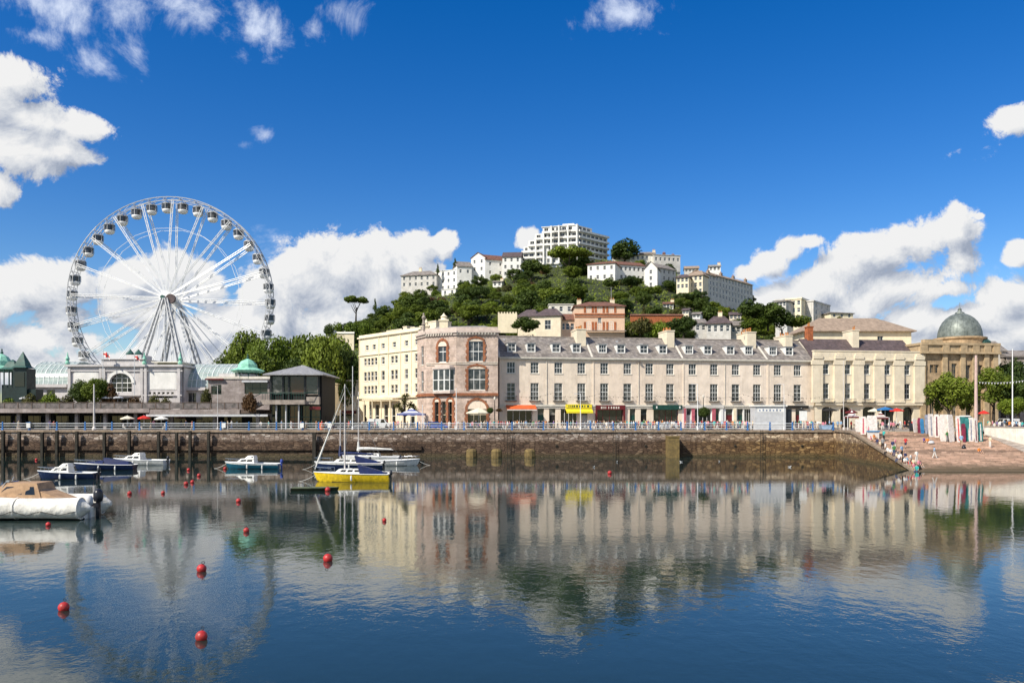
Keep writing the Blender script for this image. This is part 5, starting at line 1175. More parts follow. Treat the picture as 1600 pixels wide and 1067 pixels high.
hill_house('hill_house', 'low grey house with a flat roof at the left end of the hilltop', 627, 682, 449, 430, 421, 'hip', 'grey_white', 'slate', 10, 2, 6, 4, 0, chim=((652, 417),))
hill_house('hill_house', 'white house with two rows of windows stepping down the left of the hill', 679, 714, 455, 423, None, 'flat', 'white_render', 'slate', 12, 3, 4, 6, 0)
hill_house('hill_house', 'white house with a grey sloping roof between two stepped white houses', 714, 737, 449, 416, 406, 'gable', 'white_render', 'slate', 10, 2, 2, 0, 2)
hill_house('hill_house', 'small white building at the foot of the stepped white house', 690, 712, 462, 452, None, 'flat', 'white_render', 'slate', 7, 1, 2, 3, 0)
hill_house('hill_house', 'tall white gabled house on the hill with a dark red roof', 736, 758, 438, 403, 395, 'front', 'white_render', 'tile_red', 13, 3, 2, 3, 0)
hill_house('hill_house', 'white house wing with plain wall right of the tall white gabled house', 758, 790, 433, 406, 396, 'gable', 'white_render', 'tile_red', 10, 2, 2, 0, 4)
hill_house('hill_house', 'white villa with a brown roof just left of the summit apartment block', 785, 814, 433, 401, 391, 'gable', 'white_render', 'slate_brown', 10, 3, 3, 1, 0)
hill_house('hill_house', 'wide white house with a red tiled roof below the summit apartment block', 918, 961, 440, 412, 405, 'hip', 'white_render', 'tile_red', 13, 2, 4, 4, 0)
hill_house('hill_house', 'long white wing with small windows right of the wide red roofed white house', 961, 1008, 440, 414, 406, 'gable', 'white_render', 'tile_red', 10, 2, 7, 0, 5)
hill_house('hill_house', 'pale house with a grey roof and dark balconies right of the long white wing', 1007, 1027, 450, 420, 409, 'front', 'white_render', 'slate', 12, 3, 1, 2, 0)
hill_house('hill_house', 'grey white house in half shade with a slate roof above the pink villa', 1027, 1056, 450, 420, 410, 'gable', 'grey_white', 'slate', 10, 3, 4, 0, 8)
hill_house('hill_house', 'low white house with a long balcony on the hilltop right of the round tree', 957, 1022, 408, 398, 394, 'hip', 'stone_white', 'roof_brown', 9, 1, 9, 2, 0, ybase=404)
hill_house('hill_house', 'brick and white flats on the hilltop at the right of the balcony house', 1022, 1063, 412, 399, None, 'flat', 'grey_white', 'slate', 9, 1, 6, 0, 3, ybase=402, chim=((1043, 393), (1057, 395)), cmat='tile_red')
hill_house('hill_house', 'small cream house at the left end of the hillside terrace', 1057, 1076, 452, 433, 427, 'hip', 'cream', 'slate_brown', 6, 2, 3, 2, 0, ybase=330)
hill_house('hill_house', 'cream gabled end house of the hillside terrace', 1076, 1098, 460, 430, 421, 'hip', 'pale_cream', 'roof_brown', 8, 3, 3, 3, 0, ybase=333)
for k, (a, b, bs, ev) in enumerate(((1098, 1118, 462, 429), (1118, 1138, 468, 433), (1138, 1157, 474, 438), (1157, 1176, 480, 443))):
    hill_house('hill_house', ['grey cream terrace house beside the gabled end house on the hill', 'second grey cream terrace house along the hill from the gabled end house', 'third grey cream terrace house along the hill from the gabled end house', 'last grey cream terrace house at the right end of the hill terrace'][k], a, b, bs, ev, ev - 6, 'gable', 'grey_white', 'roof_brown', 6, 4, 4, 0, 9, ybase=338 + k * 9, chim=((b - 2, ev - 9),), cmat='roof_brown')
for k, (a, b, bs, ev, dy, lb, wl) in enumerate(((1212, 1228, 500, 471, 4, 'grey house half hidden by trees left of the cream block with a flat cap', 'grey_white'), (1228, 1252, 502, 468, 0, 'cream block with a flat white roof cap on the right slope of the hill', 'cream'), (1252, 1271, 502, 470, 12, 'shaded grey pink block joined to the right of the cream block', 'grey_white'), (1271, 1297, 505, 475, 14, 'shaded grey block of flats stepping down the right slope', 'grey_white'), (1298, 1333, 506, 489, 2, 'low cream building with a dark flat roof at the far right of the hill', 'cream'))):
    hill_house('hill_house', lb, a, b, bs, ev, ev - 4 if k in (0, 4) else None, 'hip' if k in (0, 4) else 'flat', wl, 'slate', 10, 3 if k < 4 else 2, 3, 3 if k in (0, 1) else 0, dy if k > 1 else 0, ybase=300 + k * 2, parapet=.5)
hill_house('white_villa', 'small white box house among trees beside the cream block with a flat cap', 1219, 1230, 506, 500, None, 'flat', 'white_render', 'slate', 5, 1, 2, ybase=285)

for k, (a, b, bs, ev, rg, wl, rm, yb, lb) in enumerate(((922, 932, 458, 447, 444, 'white_render', 'slate', 352, 'tiny white house among trees below the wide red roofed white house'), (1036, 1052, 484, 474, 470, 'white_render', 'tile_red', 318, 'tiny white house with red roof among trees above the red topped wall'), (1066, 1076, 492, 484, 480, 'pale_cream', 'slate_brown', 300, 'tiny cream house half hidden below the small cream terrace end'), (1108, 1126, 424, 416, 412, 'white_render', 'flat_roof', 392, 'white roof storey showing above the hill terrace chimneys'), (1070, 1092, 426, 419, 414, 'grey_white', 'roof_brown', 388, 'grey house showing behind the gabled end of the hill terrace'), (1000, 1024, 402, 396, 392, 'white_render', 'slate', 404, 'small white house with chimneys on the crest above the long balcony'), (1082, 1094, 498, 490, 486, 'white_render', 'slate', 290, 'tiny white cottage in the trees left of the hill terrace foot'), (862, 876, 446, 437, 433, 'white_render', 'tile_red', 372, 'small white house under the broad pine'), (1140, 1158, 500, 491, 486, 'pale_cream', 'slate_brown', 312, 'small cream house under the right end of the hill terrace'), (770, 784, 448, 440, 437, 'white_render', 'slate', 366, 'small white annex below the plain white house wing'))):
    hill_house('hill_house', lb, a, b, bs, ev, rg, 'gable', wl, rm, 6, 1, max(1, (b - a) // 5), 1, 0, ybase=yb, keep=True, chim=((b - 2, rg - 2),) if k % 2 else ())
# pink villa
r, G, zb, ze = hill_house('pink_villa', 'pink villa with red shutters and a red hipped roof above the terrace', 898, 976, 525, 478, 468, 'hip', 'villa_pink', 'tile_red', 11, 1, 1, 0, 0, wpx=[], ybase=258, chim=((907, 466), (960, 465)), cat='villa')
zf = lambda p: CH + (HY - p) / FP * 258
mb = MB(); mb.fbox(G, -.1, G.len + .1, .002, .3, zf(492), zf(490)); mb.fbox(G, -.05, G.len + .05, .003, .16, zf(496), zf(494.5)); mb.build('red_band', MATS['terracotta'], r)
for p in (920, 937, 955):
    a, b = G.u(p) - .85, G.u(p) + .85
    window(r, G, a, b, zf(488), zf(480), 2, 2, n=.02, fw=.12, sill=False); window(r, G, a, b, zf(515), zf(502), 2, 3, n=.02, fw=.12, sill=False, arch=True)
    for s in (-1, 1):
        for t0, t1 in ((488.5, 479.5), (515.5, 503)): mb = MB(); c = G.u(p) + s * 1.25; mb.fbox(G, c - .36, c + .36, .02, .12, zf(t0), zf(t1)); mb.build('shutter', MATS['terracotta'], r)
mb = MB(); mb.fbox(G, 3.5, G.len + .3, .3, 1.6, zf(518), zf(517))
for q in range(20): u_ = 3.6 + q * .64; c = G.pt(u_, 1.5, zf(517)); mb.tube(c, (c[0], c[1], c[2] + .9), .03, n=4)
mb.build('balcony', MATS['concrete'], r)
mb = MB(); c = G.pt(G.u(958), -5, ze); mb.tube((c[0], c[1], zf(468)), (c[0], c[1], zf(445)), .05, n=5); mb.build('mast', MATS['light_grey'], r)
hill_house('hill_villa', 'cream villa with a purple grey hipped roof left of the pink villa', 836, 876, 523, 493, 479, 'hip', 'pale_cream', 'slate_brown', 10, 1, 1, 2, 0, ybase=256, win=(2.0, 3.0), wpx=[856], cat='villa', fcols=2)
hill_house('hill_villa', 'purple roofed wing behind the dark shrubs left of the cream villa', 809, 838, 520, 494, 481, 'hip', 'pale_cream', 'slate_brown', 9, 1, 3, 2, 0, ybase=260, cat='villa', keep=False)
hill_house('hill_villa', 'narrow cream link building with red tiles between the cream and pink villas', 876, 898, 522, 499, 488, 'gable', 'villa_pink', 'tile_red', 8, 1, 3, 0, 0, ybase=259, win=(1.2, 2.0), cat='villa')
hill_house('hill_wall_house', 'cream flat roofed building behind the purple roofed wing', 858, 896, 490, 476, None, 'flat', 'stone_white', 'slate', 6, 1, 3, 0, 0, ybase=275, keep=False)
hill_house('hill_villa', 'small house with a purple hipped roof and white bay above the terrace chimneys', 1104, 1142, 522, 505, 491, 'hip', 'grey_white', 'slate_brown', 10, 1, 4, 2, 0, ybase=262, chim=((1125, 486),), cat='villa', win=(1.1, 2.0))
hill_house('hill_villa', 'low slate roofed outbuilding left of the house with the white bay', 1086, 1104, 520, 504, 496, 'gable', 'grey_white', 'slate', 8, 1, 2, 0, 0, ybase=266, cat='villa')
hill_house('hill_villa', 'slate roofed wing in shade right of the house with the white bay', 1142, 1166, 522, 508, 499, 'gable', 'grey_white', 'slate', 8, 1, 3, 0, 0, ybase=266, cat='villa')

r = thing('crenellated_wall', 'cream wall with small battlements on the slope left of the purple roofed wing', 'wall', (X(778, 255), 255, Z(516, 255))); G = Facade(778, 255, 808, 255); mb = MB(); zf = G.z
mb.fbox(G, 0, G.len, -.8, 0, zf(520), zf(490))
for q in range(7): mb.fbox(G, q * .92, q * .92 + .5, -.8, 0, zf(490), zf(490) + .5)
mb.build('wall_body', MATS['cream'], r); KEEP.append((778, 808, 488, 508, 255))
for a, b, y, b0, t0, lb, m1, m2 in ((985, 1068, 285, 500, 493, 'low wall with a red tiled top on the slope right of the pink villa', 'terracotta', 'tile_red'), (512, 553, 262, 533, 521, 'pale flat topped wall above the round trees at the left foot of the hill', 'cream', 'stone_white')):
    G = Facade(a, y, b, y); r = thing('garden_wall', lb, 'wall', G.pt(0, 0, G.z(b0))); mb = MB(); mb.fbox(G, 0, G.len, -.6, 0, G.z(b0) - 3, G.z(t0)); mb.build('wall_body', MATS[m1], r)
    mb = MB(); cross(G, -.1, G.len + .1, [(.3, G.z(t0)), (-.3, G.z(t0) + .55), (-.9, G.z(t0))], mb); mb.build('coping', MATS[m2], r); KEEP.append((a, b, t0 - 2, b0 - 2, y))
    if a == 512: mb = MB(); mb.fbox(G, -.4, 2.4, -2.5, .3, G.z(533), G.z(516)); mb.build('pier', MATS['stone_white'], r)

# ------------------------------------------------------------------ vegetation
def crown_mesh(name, seed, shape='round', clumps=26, leaves=1800, size=.10, mat='leaf_mid'):
    rn_ = random.Random(seed); vs, fs = [], []; cl = []
    for k in range(clumps):
        while True:
            p = Vector((rn_.uniform(-1, 1), rn_.uniform(-1, 1), rn_.uniform(-1, 1)))
            if p.length < 1: break
        if shape == 'round': p = p.normalized() * (p.length ** .5) * .72; p.z = p.z * .78 + .05; rr = rn_.uniform(.24, .42)
        elif shape == 'flat': p = Vector((p.x * .85, p.y * .85, .25 + p.z * .16 - .1 * (p.x ** 2 + p.y ** 2))); rr = rn_.uniform(.20, .30)
        elif shape == 'loose': p = p.normalized() * (p.length ** .6) * .80; p.z = p.z * .8; rr = rn_.uniform(.13, .30)
        elif shape == 'bush': p = Vector((p.x * .75, p.y * .75, abs(p.z) * .45 - .15)); rr = rn_.uniform(.25, .42)
        elif shape == 'cone': t = rn_.random(); p = Vector((p.x * .5 * (1 - t), p.y * .5 * (1 - t), -.8 + 1.7 * t)); rr = .34 * (1 - t) + .10
        cl.append((p, rr))
    wts = [c[1] ** 2 for c in cl]
    for k in range(leaves):
        c, rr = rn_.choices(cl, wts)[0]; d = Vector((rn_.gauss(0, 1), rn_.gauss(0, 1), rn_.gauss(.15, 1))).normalized(); p = c + d * rr * rn_.uniform(.72, 1.06)
        if shape == 'flat': p.z = c.z + (p.z - c.z) * .6
        n = (d + Vector((rn_.gauss(0, .5), rn_.gauss(0, .5), rn_.gauss(.2, .5)))).normalized(); a = n.orthogonal().normalized(); a.rotate(Matrix.Rotation(rn_.uniform(0, 6.28), 3, n)); b = n.cross(a)
        s = size * rn_.uniform(.6, 1.25); o = len(vs)
        vs += [p + a * s, p + b * s * .62 + n * s * .12, p - a * s, p - b * s * .62 + n * s * .12]; fs.append((o, o + 1, o + 2, o + 3))
    me = bpy.data.meshes.new(name); me.from_pydata([v[:] for v in vs], [], fs); me.materials.append(MATS[mat]); me.update(); return me
def trunk_mesh(seed, h=1.0, r=.09, limbs=5):
    rn_ = random.Random(seed); mb = MB(); p = Vector((0, 0, 0)); q = Vector((rn_.uniform(-.06, .06), rn_.uniform(-.06, .06), h * .55))
    mb.tube(p, q, r, r * .7, 7); top = Vector((rn_.uniform(-.05, .05), rn_.uniform(-.1, .1), h)); mb.tube(q, top, r * .7, r * .4, 7)
    for k in range(limbs):
        a = 2 * pi * k / limbs + rn_.uniform(-.4, .4); s = q.lerp(top, rn_.uniform(0, .8)); m = s + Vector((cos(a) * .28, sin(a) * .28, .25)); mb.tube(s, m, r * .42, r * .28, 5); mb.tube(m, m + Vector((cos(a) * .25, sin(a) * .25, .32)), r * .28, r * .12, 5)
    o = mb.build('trunk', MATS['bark']); me = o.data; bpy.data.objects.remove(o); return me
CR = {}
for k in range(4):
    CR['dark', k] = crown_mesh('crown', 10 + k, mat='leaf_dark', leaves=2100); CR['mid', k] = crown_mesh('crown', 20 + k, mat='leaf_mid', leaves=2100)
    CR['bright', k] = crown_mesh('crown', 30 + k, 'bush', mat='leaf_bright', leaves=1500, size=.085); CR['olive', k] = crown_mesh('crown', 40 + k, 'bush', mat='leaf_olive', leaves=1500, size=.085)
    CR['big', k] = crown_mesh('crown', 50 + k, clumps=46, leaves=6500, size=.062, mat='leaf_mid'); CR['bigdark', k] = crown_mesh('crown', 60 + k, clumps=46, leaves=6500, size=.062, mat='leaf_dark')
    CR['bigbright', k] = crown_mesh('crown', 65 + k, clumps=46, leaves=6500, size=.062, mat='leaf_bright')
for k in range(4): CR['loose', k] = crown_mesh('crown', 90 + k, 'loose', 40, 4200, .06, 'leaf_mid'); CR['loosedark', k] = crown_mesh('crown', 95 + k, 'loose', 40, 4200, .06, 'leaf_dark')
CR['pine', 0] = crown_mesh('crown', 70, 'flat', 34, 3200, .07, 'leaf_mid'); CR['pine', 1] = crown_mesh('crown', 71, 'flat', 34, 3000, .07, 'leaf_dark'); CR['cypress', 0] = crown_mesh('crown', 72, 'cone', 18, 1500, .07, 'leaf_dark')
CR['rust', 0] = crown_mesh('crown', 73, 'bush', 22, 1500, .09, 'leaf_rust')
TR = [trunk_mesh(80 + k) for k in range(4)]
VEG_N = 0
def tree(name, label, cat, x, y, zb, R, H, kind, k, group=None, stem=.45, rz=None):
    """R crown radius, H total height; the crown mesh has unit radius"""
    t = thing(name, label, cat, (x, y, zb), group); rz = random.uniform(0, 6.28) if rz is None else rz
    if stem > 0 :
        inst('trunk', TR[k % 4], t, (0, 0, -.5), rz, (R * .9, R * .9, max(.5, (H - R * 1.1) * .9) if kind != 'pine' else (H - R * .5) * .82))
    bush = kind in ('bright', 'olive', 'rust'); hz = (H - H * stem) / (1.85 if not bush else 1.05)
    if kind == 'pine': inst('crown', CR['pine', k % 2], t, (0, 0, H - R * .42), rz, (R, R, R * .85))
    elif kind == 'cypress': inst('crown', CR['cypress', 0], t, (0, 0, H * .52), rz, (R * 1.6, R * 1.6, H * .5))
    elif name == 'hillside_tree' and (k + int(x)) % 2: inst('crown', CR['loose' if kind == 'mid' else 'loosedark', k], t, (0, 0, H - hz * .95), rz, (R * 1.05, R * .95, hz * random.uniform(.95, 1.25)))
    else: inst('crown', CR[kind, k] if kind != 'rust' else CR['rust', 0], t, (0, 0, H - hz * (1.0 if not bush else .72)), rz, (R, R, hz * (1.08 if not bush else 1.15)))
    return t
MARKS = [(652, 432, 'grey hilltop house'), (700, 440, 'stepped white houses'), (748, 415, 'tall white gabled house'), (800, 415, 'villa left of the apartment block'), (880, 385, 'summit apartment block'), (960, 425, 'wide red roofed white house'), (1040, 432, 'grey white house in half shade'), (1120, 450, 'hill terrace'), (1245, 485, 'cream block on the right slope'), (937, 495, 'pink villa'), (855, 500, 'cream villa'), (1125, 505, 'house with the white bay'), (793, 498, 'crenellated wall'), (530, 525, 'pale wall at the foot of the hill'), (610, 500, 'hotel chimneys'), (555, 480, 'lone pine')]
TONE = {'dark': 'dark green', 'mid': 'mid green', 'bright': 'bright green', 'olive': 'olive green', 'rust': 'rusty brown'}
def veg_label(kind, px, py, size):
    for m_ in sorted(MARKS, key=lambda m: hypot(px - m[0], (py - m[1]) * 1.5))[:10]:
        lb = veg_label1(kind, px, py, size, m_)
        if lb not in LABELS: return lb
    for ht in ('growing ' + ('low' if (py - gpy(px)) > 55 else 'high' if (py - gpy(px)) < 25 else 'midway') + ' on the slope', 'among taller trees' if size == 'small' else 'in a thicket', 'with an uneven crown'):
        for m_ in sorted(MARKS, key=lambda m: hypot(px - m[0], (py - m[1]) * 1.5))[:3]:
            lb = veg_label1(kind, px, py, size, m_).replace(' tree ', f' tree {ht} ').replace(' bush ', f' bush {ht} ')
            if lb not in LABELS and len(lb.split()) < 17: return lb
    return veg_label1(kind, px, py, size, min(MARKS, key=lambda m: hypot(px - m[0], (py - m[1]) * 1.5)))
def veg_label1(kind, px, py, size, m_):
    dx, dy = px - m_[0], py - m_[1]
    rel = ('below' if dy > 0 else 'above') if abs(dy) * 1.3 > abs(dx) else ('right of' if dx > 0 else 'left of')
    if len(m_[2].split()) > 6: m_ = (0, 0, ' '.join(m_[2].split()[:6]))
    return f"{size} {TONE[kind]} {'tree' if kind in ('dark', 'mid') else 'bush'} {rel} the {m_[2]}"
def blocked(px, py_top, r, y):
    for a, b, t0, b0, yb in KEEP:
        lim = b0 - (b0 - t0) * .36
        if y < yb + 2 and px + r * .8 > a and px - r * .8 < b and py_top < lim: return True
        if abs(y - yb) < 9 and a - 4 < px < b + 4 and y >= yb - 3: return True
    return False
random.seed(21); cnt = {'t': 0, 'b': 0}; placed = []
tries = 0
while tries < 14000 and (cnt['t'] < 260 or cnt['b'] < 170):
    tries += 1
    px = random.uniform(500, 1345); g = gpy(px); py = random.uniform(g + 1, 548)
    if px > 1190 and py < 500 : continue
    y = hit(px, py)
    if y is None or y > 402: continue
    small = (cnt['t'] >= 260) or (random.random() < .40 and cnt['b'] < 170)
    R = random.uniform(1.8, 3.1) if small else random.uniform(3.0, 5.4)
    if px < 620: R *= .8
    H = R * (random.uniform(1.1, 1.5) if small else random.uniform(1.6, 2.1))
    if py - H / y * FP < gpy(px) - 17: continue
    if blocked(px, py - H / y * FP, R / y * FP, y): continue
    x = X(px, y)
    if any(hypot(x - a, y - b) < (R + c) * .52 for a, b, c in placed): continue
    placed.append((x, y, R))
    if small: kind = random.choices(('bright', 'olive', 'rust'), (5, 4, 1.6))[0]; cnt['b'] += 1
    else: kind = random.choices(('dark', 'mid'), (6, 5))[0]; cnt['t'] += 1
    if px < 660 and py > 450 and random.random() < .35 and small: kind = 'bright'
    sz = 'small' if R < (2.2 if small else 3.7) else 'broad' if R > (2.6 if small else 4.5) else 'rounded'
    tree('hillside_tree' if not small else 'hillside_bush', veg_label(kind, px, py, sz), 'tree' if not small else 'bush', x, y, terr(x, y) - .2, R, H, kind, random.randrange(4), 'trees and bushes covering the hill', .34 if not small else 0)
# trees that stand out
def ptree(label, px, base, top, rpx, kind, k=0, y=None, stem=.4, name='tree', cat='tree', group=None):
    y = y or hill_y(px, base); x = X(px, y); zb = Z(base, y); return tree(name, label, cat, x, y, zb, rpx / FP * y, Z(top, y) - zb, kind, k, group, stem)
ptree('lone umbrella shaped pine on the skyline at the left slope of the hill', 556, 506, 463, 21, 'pine', 0, stem=.6, name='pine_tree')
ptree('broad flat topped pine in front of the summit apartment block', 888, 440, 386, 34, 'pine', 0, y=362, stem=.5, name='pine_tree')
ptree('dark lower pine standing under the broad pine below the apartment block', 905, 448, 405, 26, 'dark', 1, y=366, name='pine_tree')
ptree('large round dark tree on the hilltop right of the apartment block', 976, 408, 374, 25, 'dark', 2, y=402, name='tree', stem=.05)
for px, b, t_, lb in ((711, 412, 403, 'tiny dark cypress on the skyline above the stepped white houses'), (684, 424, 412, 'tiny dark cypress right of the grey hilltop house'), (586, 482, 466, 'thin dark cypress on the skyline right of the lone pine')): ptree(lb, px, b + 4, t_, 3.5, 'cypress', y=398, stem=.1, name='cypress')
for px, b, t_, rp, kd, lb in ((1175, 505, 466, 24, 'dark', 'dark tree just right of the hill terrace end house'), (1200, 515, 470, 26, 'dark', 'tall dark tree between the hill terrace and the cream block'), (1222, 520, 485, 22, 'dark', 'dark tree in front of the grey house beside the cream block'), (1248, 520, 492, 20, 'mid', 'round tree below the cream block with the flat cap'), (1180, 525, 492, 22, 'mid', 'green tree above the third terrace chimney'), (1068, 528, 492, 22, 'dark', 'dark tree above the second terrace chimney'), (1312, 506, 494, 10, 'olive', 'small bush on the roofline of the far right hill building'), (822, 526, 495, 24, 'dark', 'dark spreading shrub tree in front of the purple roofed wing'), (1000, 522, 494, 20, 'olive', 'olive bush right of the pink villa'), (1030, 524, 500, 18, 'bright', 'bright bush right of the pink villa under the red topped wall')):
    ptree(lb, px, b, t_, rp, kd, int(px) % 4, y=246 if px < 1160 else 262, stem=.1 if kd in ('olive', 'bright') else .25)
for px, yb, lb in ((528, 520, 'bright clipped hedge mound at the left foot of the hill'), (548, 519, 'second bright hedge mound right beside the first at the left foot of the hill'), (570, 518, 'bright green hedge mound left of the hotel roof')): ptree(lb, px, yb + 5, yb - 17, 13, 'bright', 1, y=275, stem=0, name='hedge', cat='hedge')
ptree('small dark bush at the far left tip of the hill', 515, 527, 505, 9, 'dark', 3, y=262, stem=.1)
# big trees behind the promenade
BT = [(352, 640, 548, 28, 'bigdark', 'lowest dark tree at the left end of the row behind the glass hall'), (384, 640, 515, 36, 'big', 'tall tree rising behind the lower right rim of the wheel'), (418, 640, 518, 34, 'bigbright', 'bright tree behind the pale green copper dome'), (452, 640, 522, 36, 'bigbright', 'bright rounded tree above the glass pavilion roof'), (486, 640, 520, 38, 'big', 'broad tree right behind the glass pavilion roof'), (520, 642, 522, 40, 'bigbright', 'broad tree between the glass pavilion and the hotel, upper crown'), (535, 650, 560, 26, 'bigdark', 'dark low tree right of the glass pavilion over the cream shop'), (505, 645, 520, 34, 'big', 'tallest tree of the row, above the right eave of the glass pavilion'), (540, 646, 536, 30, 'bigdark', 'dark tree touching the left end of the hotel'), (405, 640, 545, 34, 'big', 'mid height tree just right of the copper dome kiosk'), (470, 642, 552, 36, 'bigdark', 'dark tree directly behind the glass pavilion ridge'), (508, 648, 562, 34, 'bigdark', 'low dark tree overhanging the right eave of the glass pavilion'), (372, 640, 562, 26, 'bigdark', 'low tree just above the glass hall roof')]
for k, (px, b, t_, rp, kd, lb) in enumerate(BT): ptree(lb, px, b + 10, t_, rp, kd, k % 4, y=205 - (k % 3) * 5 if k < 7 else 188 - (k % 2) * 4, stem=.16, name='broadleaf_tree', group=None)
# harbour-side trees on the right
for px, b, t_, rp, y, kd, lb in ((1482, 664, 580, 36, 160, 'loose', 'pollarded street tree in front of the domed building, left'), (1464, 664, 592, 22, 163, 'loosedark', 'smaller street tree close behind the left tree of the square'), (1514, 664, 600, 18, 164, 'loose', 'slim street tree between the two big trees of the square'), (1552, 664, 572, 35, 160, 'loose', 'tall street tree beside the white flag mast on the right'), (1592, 664, 588, 34, 158, 'loosedark', 'dark street tree cut by the right edge of the photo'), (1580, 664, 618, 22, 152, 'bigbright', 'low bright tree at the right edge under the dark street tree')):
    ptree(lb, px, b, t_, rp, kd, int(px) % 4, y=y, stem=.30, name='street_tree')
ptree('tall dark tree behind the slim white mast at the right edge', 1580, 664, 556, 30, 'bigdark', 2, y=176, stem=.2, name='street_tree')
# palm-like plants and bushes on the deck
for px, b, t_, rp, kd, y, lb in ((128, 632, 592, 20, 'bigdark', 157, 'dark bushy tree in front of the left pavilion panel'), (150, 632, 588, 22, 'big', 156, 'round dark tree in front of the pavilion beside the flagpole'), (172, 632, 598, 18, 'rust', 157, 'rusty green bush at the foot of the pavilion arch'), (244, 633, 616, 16, 'olive', 160, 'olive bush below the right pavilion panel'), (322, 633, 604, 10, 'olive', 157, 'small yellow green bush left of the restaurant'), (391, 640, 612, 14, 'rust', 150, 'brown ornamental plant beside the balcony stair'), (258, 633, 620, 10, 'olive', 159, 'low olive bush right below the pavilion window row'), (20, 634, 618, 16, 'bright', 156, 'green hedge bush under the left cupola'), (52, 634, 614, 16, 'olive', 155, 'hedge bush in front of the dark kiosk'), (78, 634, 612, 18, 'bright', 155, 'hedge bush in front of the left glass hall'), (100, 634, 616, 14, 'olive', 155, 'hedge bush between the glass hall and the dark bushy tree'), (212, 633, 618, 12, 'rust', 158, 'brown bush right of the pavilion arch')):
    tree('deck_bush' if kd not in ('big', 'bigdark') else 'deck_tree', lb, 'bush', X(px, y), y, DZ, rp / FP * y, (Z(t_, y) - DZ), kd, int(px) % 4, None, .2 if kd in ('big', 'bigdark') else 0)
r = thing('cordyline', 'spiky cordyline palm in front of the hotel entrance', 'palm', (X(632, 156), 156, z0)); random.seed(5)
mb = MB(); x = X(632, 156); heads = [(x, 156, z0 + 5.2), (x + 1.2, 156.3, z0 + 4.6), (x - 1.1, 155.8, z0 + 4.3), (x + .3, 155.6, z0 + 6.2), (x - .6, 156.4, z0 + 3.5), (x + 1.9, 156, z0 + 3.6)]
mb.tube((x, 156, z0), (x, 156, z0 + 3), .2, .14, 8)
for h in heads: mb.tube((x, 156, z0 + 2.2), h, .12, .07, 6)
mb.build('trunk', MATS['bark'], r); mb = MB()
for h in heads:
    for q in range(60):
        d = Vector((random.gauss(0, 1), random.gauss(0, 1), random.gauss(.1, .8))).normalized(); h_ = Vector(h); m_ = h_ + d * .6; e_ = h_ + d * 1.15 + Vector((0, 0, -.25)); w_ = d.orthogonal().normalized() * .07
        mb.quad(h_ - w_ * .5, h_ + w_ * .5, m_ + w_, m_ - w_); mb.add([m_ - w_, m_ + w_, e_], [(0, 1, 2)])
mb.build('crown', MATS['leaf_olive'], r)
# low scrub between the trees
random.seed(9); vs, fs = [], []
for k in range(26000):
    px = random.uniform(480, 1400); y = random.uniform(212, 404); x = X(px, y); zz = terr(x, y)
    s = random.uniform(.25, .6); n = Vector((random.gauss(-.2, .5), random.gauss(-.5, .5), random.gauss(.8, .4))).normalized(); a = n.orthogonal().normalized(); a.rotate(Matrix.Rotation(random.uniform(0, 6.28), 3, n)); b = n.cross(a); p = Vector((x, y, zz + random.uniform(.1, .9))); o = len(vs)
    vs += [p + a * s, p + b * s * .7, p - a * s, p - b * s * .7]; fs.append((o, o+1, o+2, o+3))
me = bpy.data.meshes.new('scrub'); me.from_pydata([v[:] for v in vs], [], fs); me.materials.append(MATS['leaf_mid']); me.update()
o = bpy.data.objects.new('scrub', me); COL.objects.link(o); tag(o, 'low green scrub covering the ground between the hillside trees', 'scrub', kind='stuff')

# ------------------------------------------------------------------ boats
def boat(label, px_mid, py_water, L_, rz, cat='motorboat', name='motorboat'):
    Y = FP * CH / (py_water - HY); return thing(name, label, cat, (X(px_mid, Y), Y, 0), 'boats moored in the harbour', rz)
def mooring(r, x, z):
    mb = MB(); pr = None
    for q in range(9):
        t = q / 8; p = (x + 2.6 * t, .1 * t, z * (1 - t) - .5 * 4 * t * (1 - t) * .5 - .05 * t)
        if pr: mb.tube(pr, p, .025, n=4)
        pr = p
    lbuild(mb, 'mooring_line', MATS['sail_white'], r)
def lbuild(mb, name, mat, parent):      # geometry already in the boat's own coordinates
    return mb.build(name, mat, parent, loc=(0, 0, 0))
def hull_pts(L_, B, Fb, Fs, k=14, m=7, draft=.35, full=.62):
    rows = []
    for i in range(k + 1):
        t = i / k; x = -L_ / 2 + L_ * t; w = B / 2 * (1 - max(0, (t - full) / (1 - full)) ** 2.1) * (.90 + .10 * min(1, t / .35)); sh = Fs + (Fb - Fs) * t ** 2.0; kl = -draft * (1 - max(0, (t - .72) / .28) ** 2)
        row = []
        for j in range(m + 1):
            s = j / m; y = w * (s ** .42) * (1 if s > 0 else 0); z = kl + (sh - kl) * s ** 1.25; row.append((x + (max(0, t - .75) / .25) * s * Fb * .45, y, z))
        rows.append(row)
    return rows
